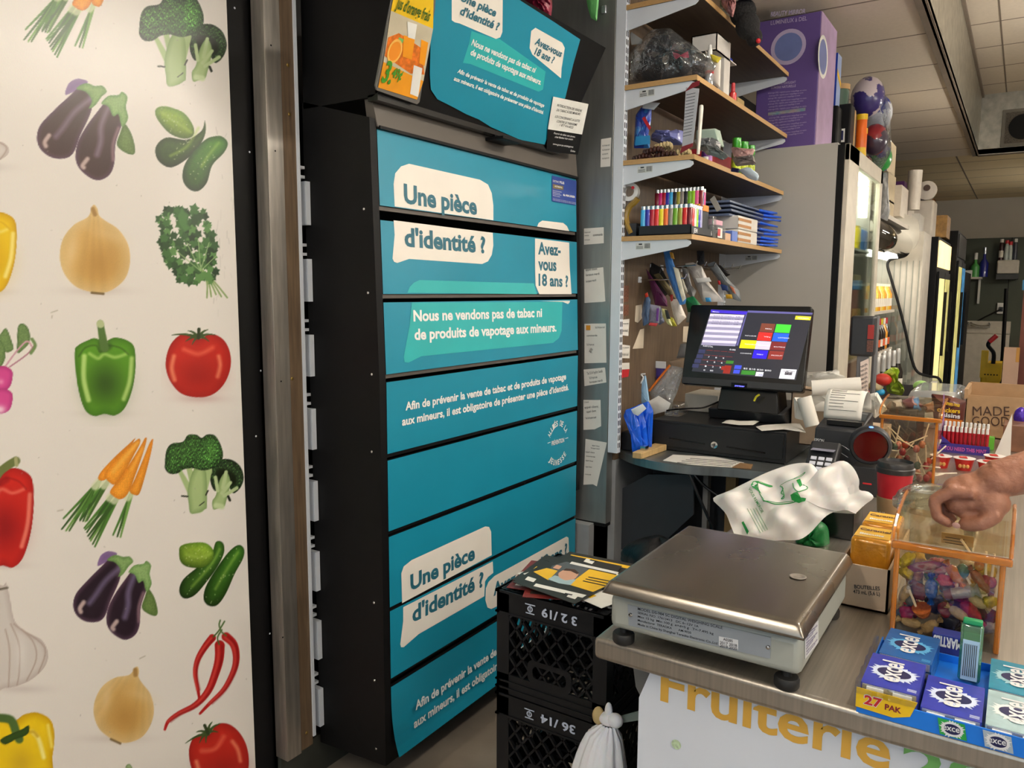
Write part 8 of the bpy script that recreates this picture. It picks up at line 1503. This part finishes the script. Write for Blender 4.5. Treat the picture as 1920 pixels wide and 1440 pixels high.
# right end shelf of the aisle with packs
t = thing('aisle_shelf', 'reddish brown end of an aisle shelf at the far right edge', 'shelf', (9.0, -.15, 0)); a = P(1908, 600, X=9.0); b = MB(); b.box((9.0, -.9, 0), (9.06, a.y-.03, 1.52), mat('red_brown', (110, 56, 44), .5)); b.build('end_panel', t); b = MB(); b.box((9.06, -.9, 1.0), (10.2, -.12, 1.03), m_wshelf); b.build('shelf_board', t)
a, c = P(1876, 740, X=8.9), P(1913, 652, X=8.9); b = MB(); b.box((8.9, c.y, .1), (8.95, a.y, c.z), mat('pink_board', (186, 156, 144), .6, var=.06, scale=4)); b.box((8.895, c.y, c.z-.14), (8.9, a.y-.10, c.z), mat('tape_tan', (190, 140, 70), .4)); b.box((8.9, c.y, 0), (8.95, a.y, .1), mat('tape_tan', 0)); tag(b.build('wrapped_board', bevel=.01, loc=(8.92, a.y, 0)), 'tall pinkish wrapped carton with tan tape at the far right behind the brown box', 'carton')
a, c = P(1911, 575, X=8.95), P(1935, 528, X=8.95); b = MB(); b.box((9.0, c.y, 1.5205), (9.15, a.y-.01, c.z+.02), mat('blue_pack', (50, 130, 206), .35, var=.3, scale=12)); tag(b.build('blue_pack', bevel=.01, loc=(9.05, a.y, 1.52)), 'light blue pack on top of the aisle shelf at the right edge', 'pack')
# ------------------------------------------------------------------ far counter goods
t = carton('brown_carton', 3.72, 3.98, -.075, .172, .9, 1.075, m_kraft, 'open brown carton printed MADE on the far part of the counter')
b = MB(); b.box((3.70, .165, 1.06), (3.98, .178, 1.10), m_kraft); b.box((3.975, -.075, .9), (3.98, .172, 1.105), m_kraft); b.build('flap', t)
b = MB(); b.text('MADE', P(1824, 779, X=3.718), P(1893, 780, X=3.718), .041, (0, 0, 1), m_bn, -.005, .001); b.text('GOOD', P(1823, 798, X=3.718), P(1892, 799, X=3.718), .041, (0, 0, 1), m_bn, -.005, .001); part(b.build('printed_lettering', t), 'dark brown lettering')
t = thing('snack_pouch', 'brown snack pouch with yellow and white lettering left of the brown carton', 'pouch', P(1780, 800, X=3.55)); b = MB(); pillow(b, [P(x, y, X=3.55) for x, y in rpoly([(1746, 738), (1780, 742), (1812, 752), (1806, 800), (1752, 800)], 4)], (-1, 0, .1), .03, .02, mat('pouch_brown', (96, 48, 40), .3, var=.3, scale=10, coat=.5), 7, .003); b.build('pouch_body', t, smooth=True)
b = MB(); b.text('oursons mous', P(1770, 758, X=3.50), P(1799, 763, X=3.50), .016, (0, 0, 1), m_yel, .03, .001); b.text('crackers', P(1757, 771, X=3.50), P(1800, 775, X=3.50), .018, (0, 0, 1), m_yel, .03, .001); b.text('raisins', P(1760, 780, X=3.50), P(1800, 785, X=3.50), .018, (0, 0, 1), m_white, .03, .001); part(b.build('lettering', t), 'yellow and white lettering'); b = MB(); b.slab([P(x, y, X=3.50) for x, y in ((1768, 784), (1805, 788), (1803, 800), (1775, 798))], (-.002, 0, 0), mat('pouch_orange', (226, 130, 40), .4)); b.build('orange_band', t)
b = MB(); b.box((3.8, .19, .9), (4.2, .40, 1.07), m_clr); tag(b.build('clear_bag', bevel=.03, loc=(4.0, .3, .9)), 'clear grey plastic bag behind the snack pouch', 'bag')
for i, (pts, c, lab) in enumerate((([(1690, 752), (1712, 742), (1730, 760), (1722, 772), (1700, 768)], (120, 60, 90), 'plum and white candy packet behind the far sweet bin'), ([(1704, 748), (1722, 744), (1728, 770), (1712, 772)], (70, 140, 220), 'sky blue candy packet behind the far sweet bin'), ([(1672, 752), (1690, 748), (1696, 766), (1678, 768)], (206, 206, 216), 'pale candy packet behind the far sweet bin'), ([(1730, 760), (1750, 752), (1752, 772), (1736, 774)], (150, 110, 90), 'brown candy packet between far bin and snack pouch'))):
    b = MB(); pillow(b, [P(x, y, X=3.35) for x, y in pts], (-1, 0, .2), .025, .02, mat('pk_%d' % i, c, .3, var=.3, scale=26, coat=.5), 5, .003); tag(b.build('candy_packet', smooth=True, loc=P(*pts[0], X=3.35)), lab, 'packet')
b = MB(); b.box((3.3, .31, .9), (3.6, .47, 1.05), mat('dark_tray', 0)); tag(b.build('sweets_tray', bevel=.004, loc=(3.45, .3, .9)), 'dark tray under the candy packets behind the far sweet bin', 'tray')
# mint display: purple tray of red mint tubes
t = thing('mint_display', 'purple display tray with red mint tubes, printed YOU NEED THIS MINT', 'display tray', (3.33, .145, .9)); m_pur = mat('purple_card', (62, 48, 140), .4)
b = MB(); b.box((3.30, .066, .9), (3.42, .226, .905), m_pur); b.box((3.298, .066, .9), (3.302, .226, .935), m_pur); b.slab([(3.298, .226, .9), (3.42, .226, .9), (3.42, .226, .99), (3.298, .226, .965)], (0, .003, 0), m_pur); b.slab([(3.298, .226, .93), (3.298, .190, .935), (3.298, .226, .965)], (.004, 0, 0), m_pur); b.build('tray', t)
b = MB(); b.slab([(3.30, .226, .955), (3.42, .226, .96), (3.42, .226, 1.02), (3.34, .226, 1.115)], (0, .003, 0), mat('purple_header', (150, 110, 180), .4, var=.3, scale=12)); b.build('header_card', t); b = MB(); b.text('YOU NEED THIS MINT', (3.2975, .212, .910), (3.2975, .075, .910), .014, (0, 0, 1), mat('pink_print', (206, 90, 170), .4), .02, .0006); part(b.build('lettering', t), 'pink lettering')
for i in range(11):
    for r_ in range(2): tt = thing('mint_tube', 'red mint tube with white cap in the '+['front', 'rear'][r_]+' row, '+['first', 'second', 'third', 'fourth', 'fifth', 'sixth', 'seventh', 'eighth', 'ninth', 'tenth', 'last'][i]+' from the left', 'mint tube', (3.318+.035*r_, .215-.0138*i, .906), 'red mint tubes in the purple tray'); b = MB(); x, y = 3.318+.035*r_, .215-.0138*i; z = .906+.014*r_; b.lathe([(.006, 0), (.006, .072)], (x, y, z), mat('mint_red', (170, 26, 40), .25, coat=.5), 8); b.build('tube', tt, smooth=True); b = MB(); b.lathe([(.0048, .072), (.0048, .090), (.003, .092)], (x, y, z), m_wpl, 8); b.build('cap', tt, smooth=True)
# chocolate packs, paper cone, brown printed carton
m_kr = mat('choc_red', (196, 40, 34), .35); m_kw = mat('choc_white', (232, 224, 218), .35); m_choc = mat('choc_gold', (206, 150, 80), .4)
for i, (x, y, z, lab) in enumerate(((3.0, .200, .9, 'red and white snack tub, leftmost in the row before the mint display'), (3.0, .130, .9, 'red and white snack tub, second from the left in that row'), (2.98, .060, .9, 'red and white snack tub, third from the left in that row'), (2.98, -.015, .9, 'red and white snack tub, fourth from the left by the frame edge'), (3.10, .045, .9, 'red and white snack tub behind the third one'), (3.10, -.03, .9, 'red and white snack tub behind the fourth one'))):
    t = thing('snack_tub', lab, 'snack tub', (x, y, z), 'red and white snack tubs'); b = MB(); b.lathe([(.022, 0), (.031, .040)], (x, y, z), m_kr, 18); b.build('tub', t, smooth=True); b = MB(); b.lathe([(.034, .040), (.034, .0415), (0, .043)], (x, y, z), m_kw, 18); b.poly([(x-.02, y-.012, z+.0436), (x+.02, y-.004, z+.0436), (x+.01, y+.018, z+.0436), (x-.02, y+.012, z+.0436)], m_kr); b.build('lid', t); b = MB()
    for k in range(3): b.ell((x-.027, y-.012+.011*k, z+.017), (.004, .006, .007), m_choc, nu=8, nv=6)
    b.build('print', t)
b = MB(); q = [P(x, y, X=3.25) for x, y in ((1863, 835), (1898, 776), (1891, 800), (1896, 845))]; z0 = .9; b.slab([(3.25, q[0].y, z0), (3.25, q[3].y, z0), (3.25, q[1].y, q[1].z)], (.012, 0, 0), m_paper); tag(b.build('paper_cone', loc=(3.25, q[0].y, z0)), 'pointed folded white paper standing right of the mint display', 'paper')
gbox(3.45, 3.6, -.12, .03, .9, 1.0, mat('brown_print', (120, 80, 56), .5, var=.3, scale=14), 'brown_box', 'dark brown printed box under the brown carton at the right edge', 'box')
gbox(3.44, 3.47, .055, .085, .9, .95, mat('green_pack', (100, 180, 50), .4), 'green_pack', 'small bright green pack right of the mint tubes', 'pack')
b = MB(); b.ell(P(1914, 782, X=3.6), (.02, .025, .04), mat('violet_foil', (80, 50, 170), .25, .3, var=.4, scale=60)); o = b.build('foil_packet', smooth=True, loc=P(1914, 790, X=3.6)); tag(o, 'shiny violet packet at the right edge by the brown carton', 'packet')
# hanging bits above the teal poster
t = thing('red_bag', 'dark red packet in clear film lying on top of the canopy', 'packet', P(1000, 20, X=2.3)); b = MB(); pillow(b, [P(x, y, X=2.3) for x, y in rpoly([(950, -40), (1030, -40), (1036, 10), (1033, 35), (1016, 40), (990, 25), (962, 8)], 8)], (-.8, -.6, 0), .05, .04, mat('crimson_cloth', (140, 30, 60), .4, var=.15, scale=9, coat=.5, bump=.2, bscale=20), 7, .004); b.build('packet_body', t, smooth=True)
b = MB(); pillow(b, [P(x, y, X=2.28) for x, y in rpoly([(952, 0), (985, 20), (1016, 38), (1018, 46), (1000, 40), (965, 16)], 3)], (-.8, -.6, 0), .012, .01, m_bagf, 5, .003); b.build('film', t, smooth=True)
b = MB(); pillow(b, [P(x, y, X=2.7) for x, y in ((1096, -20), (1124, -20), (1122, 12), (1119, 40), (1108, 34), (1102, 14))], (-1, -.3, 0), .008, .006, mat('green_paper', (120, 206, 120), .5), 5, .002); tag(b.build('green_scrap', smooth=True, loc=P(1110, 0, X=2.7)), 'light green paper scrap hanging above the partition top left', 'paper scrap')
b = MB(); q = P(1132, 18, X=2.735); b.cbox(q, (.006, .02, .03), m_silver); tag(b.build('metal_clip', bevel=.003, loc=q), 'small metal clip on the partition beside the green scrap', 'clip')
# price card with orange juice picture and the black and white warning card
def CC(x, y, l): return C(x, y, l)
t = thing('price_card', 'orange juice price card reading 3.49 in a clear holder on the canopy', 'price card', C(755, 180)); b = MB(); l = .006
hold = [(736, -20), (815, -20), (812, 20), (784, 190), (779, 194), (704, 168), (702, 160)]; b.slab([C(x, y, l) for x, y in hold], CN*.006, mat('holder_grey', (110, 108, 104), .25, coat=.6)); b.build('holder', t)
b = MB(); L_ = .0135
def jp(pts, m, d=0): b.poly([C(x, y, L_+d) for x, y in pts], m)
jp([(741, -20), (733, 20), (812, 54), (813, -10)], m_yel); jp([(733, 20), (719, 116), (794, 152), (812, 54)], mat('ad_haze', (206, 196, 170), .4, var=.15, scale=9)); jp([(719, 116), (709, 164), (782, 187), (794, 152)], mat('ad_orange', (240, 160, 30), .4))
jp([(721, 105), (728, 70), (748, 62), (790, 90), (796, 140), (770, 138)], mat('ad_fruit', (222, 116, 30), .4, var=.35, scale=60), .0003)
b.lathe([(0, 0), (.030, 0), (.030, .0006), (0, .0006)], C(740, 96, L_+.0006), mat('ad_slice', (244, 150, 40), .4), 20, CN, x=(1, 0, 0), sx=.8); b.lathe([(.024, 0), (.030, 0), (.030, .0008), (.024, .0008), (.024, 0)], C(740, 96, L_+.0007), mat('ad_rind', (250, 190, 90), .4), 20, CN, x=(1, 0, 0), sx=.8)
jp([(757, 66), (778, 72), (772, 112), (755, 106)], mat('ad_glass', (246, 160, 30), .3), .001); jp([(764, 40), (782, 46), (778, 74), (765, 70)], m_lw, .0012); jp([(790, 74), (803, 80), (796, 124), (786, 118)], mat('ad_glass', 0), .001); jp([(748, 70), (758, 74), (754, 82), (746, 78)], m_grn, .001)
jp([(776, 122), (792, 128), (784, 182), (769, 176)], m_lw, .0008); b.text('Jus d’orange frais', C(741, 14, L_+.001), C(803, 40, L_+.001), .028, CU, mat('ad_green', (54, 96, 24), .4), .02, .001); b.text('3.', C(714, 152, L_+.001), C(731, 157, L_+.001), .055, CU, mat('ad_green2', (70, 150, 40), .4), .03, .001); b.text('49¢', C(733, 144, L_+.001), C(751, 150, L_+.001), .026, CU, mat('ad_green2', 0), .03, .001); part(b.build('printed_card', t), 'picture of oranges and juice with green price')
t = thing('warning_card', 'white and black French warning card at the lower right corner of the canopy', 'card', C(1062, 240)); b = MB()
b.slab([C(x, y, .006) for x, y in ((1037, 181), (1103, 195), (1091, 252), (1027, 242))], CN*.001, m_lw); b.slab([C(x, y, .006) for x, y in ((1027, 242), (1091, 252), (1083, 290), (1024, 284))], CN*.001, m_black); b.build('card', t)
b = MB()
for (w_, a, c_, m) in (('INTERDICTION DE VENDRE', (1044, 199), (1090, 210), m_ink), ('DU TABAC À DES MINEURS', (1043, 208), (1087, 216), m_ink), ('LOI CONCERNANT LA LUTTE', (1040, 220), (1086, 229), m_ink), ('CONTRE LE TABAGISME', (1043, 229), (1081, 236), m_ink), ('1 877 416-8222', (1049, 236), (1074, 241), m_ink), ('Fournir du tabac aux jeunes,', (1038, 251), (1078, 258), m_wtx), ('c’est flamber leur avenir.', (1040, 258), (1074, 263), m_wtx), ('www.gouv.qc.ca/tabagisme', (1036, 271), (1074, 277), m_wtx), ('Québec', (1069, 283.5), (1078, 285.5), m_wtx)): A, C_ = C(*a, .0074), C(*c_, .0074); b.text(w_, A, C_, .0082 if m is m_ink else .0068, CU, m, .004, .0006)
part(b.build('lettering', t), 'French lettering')
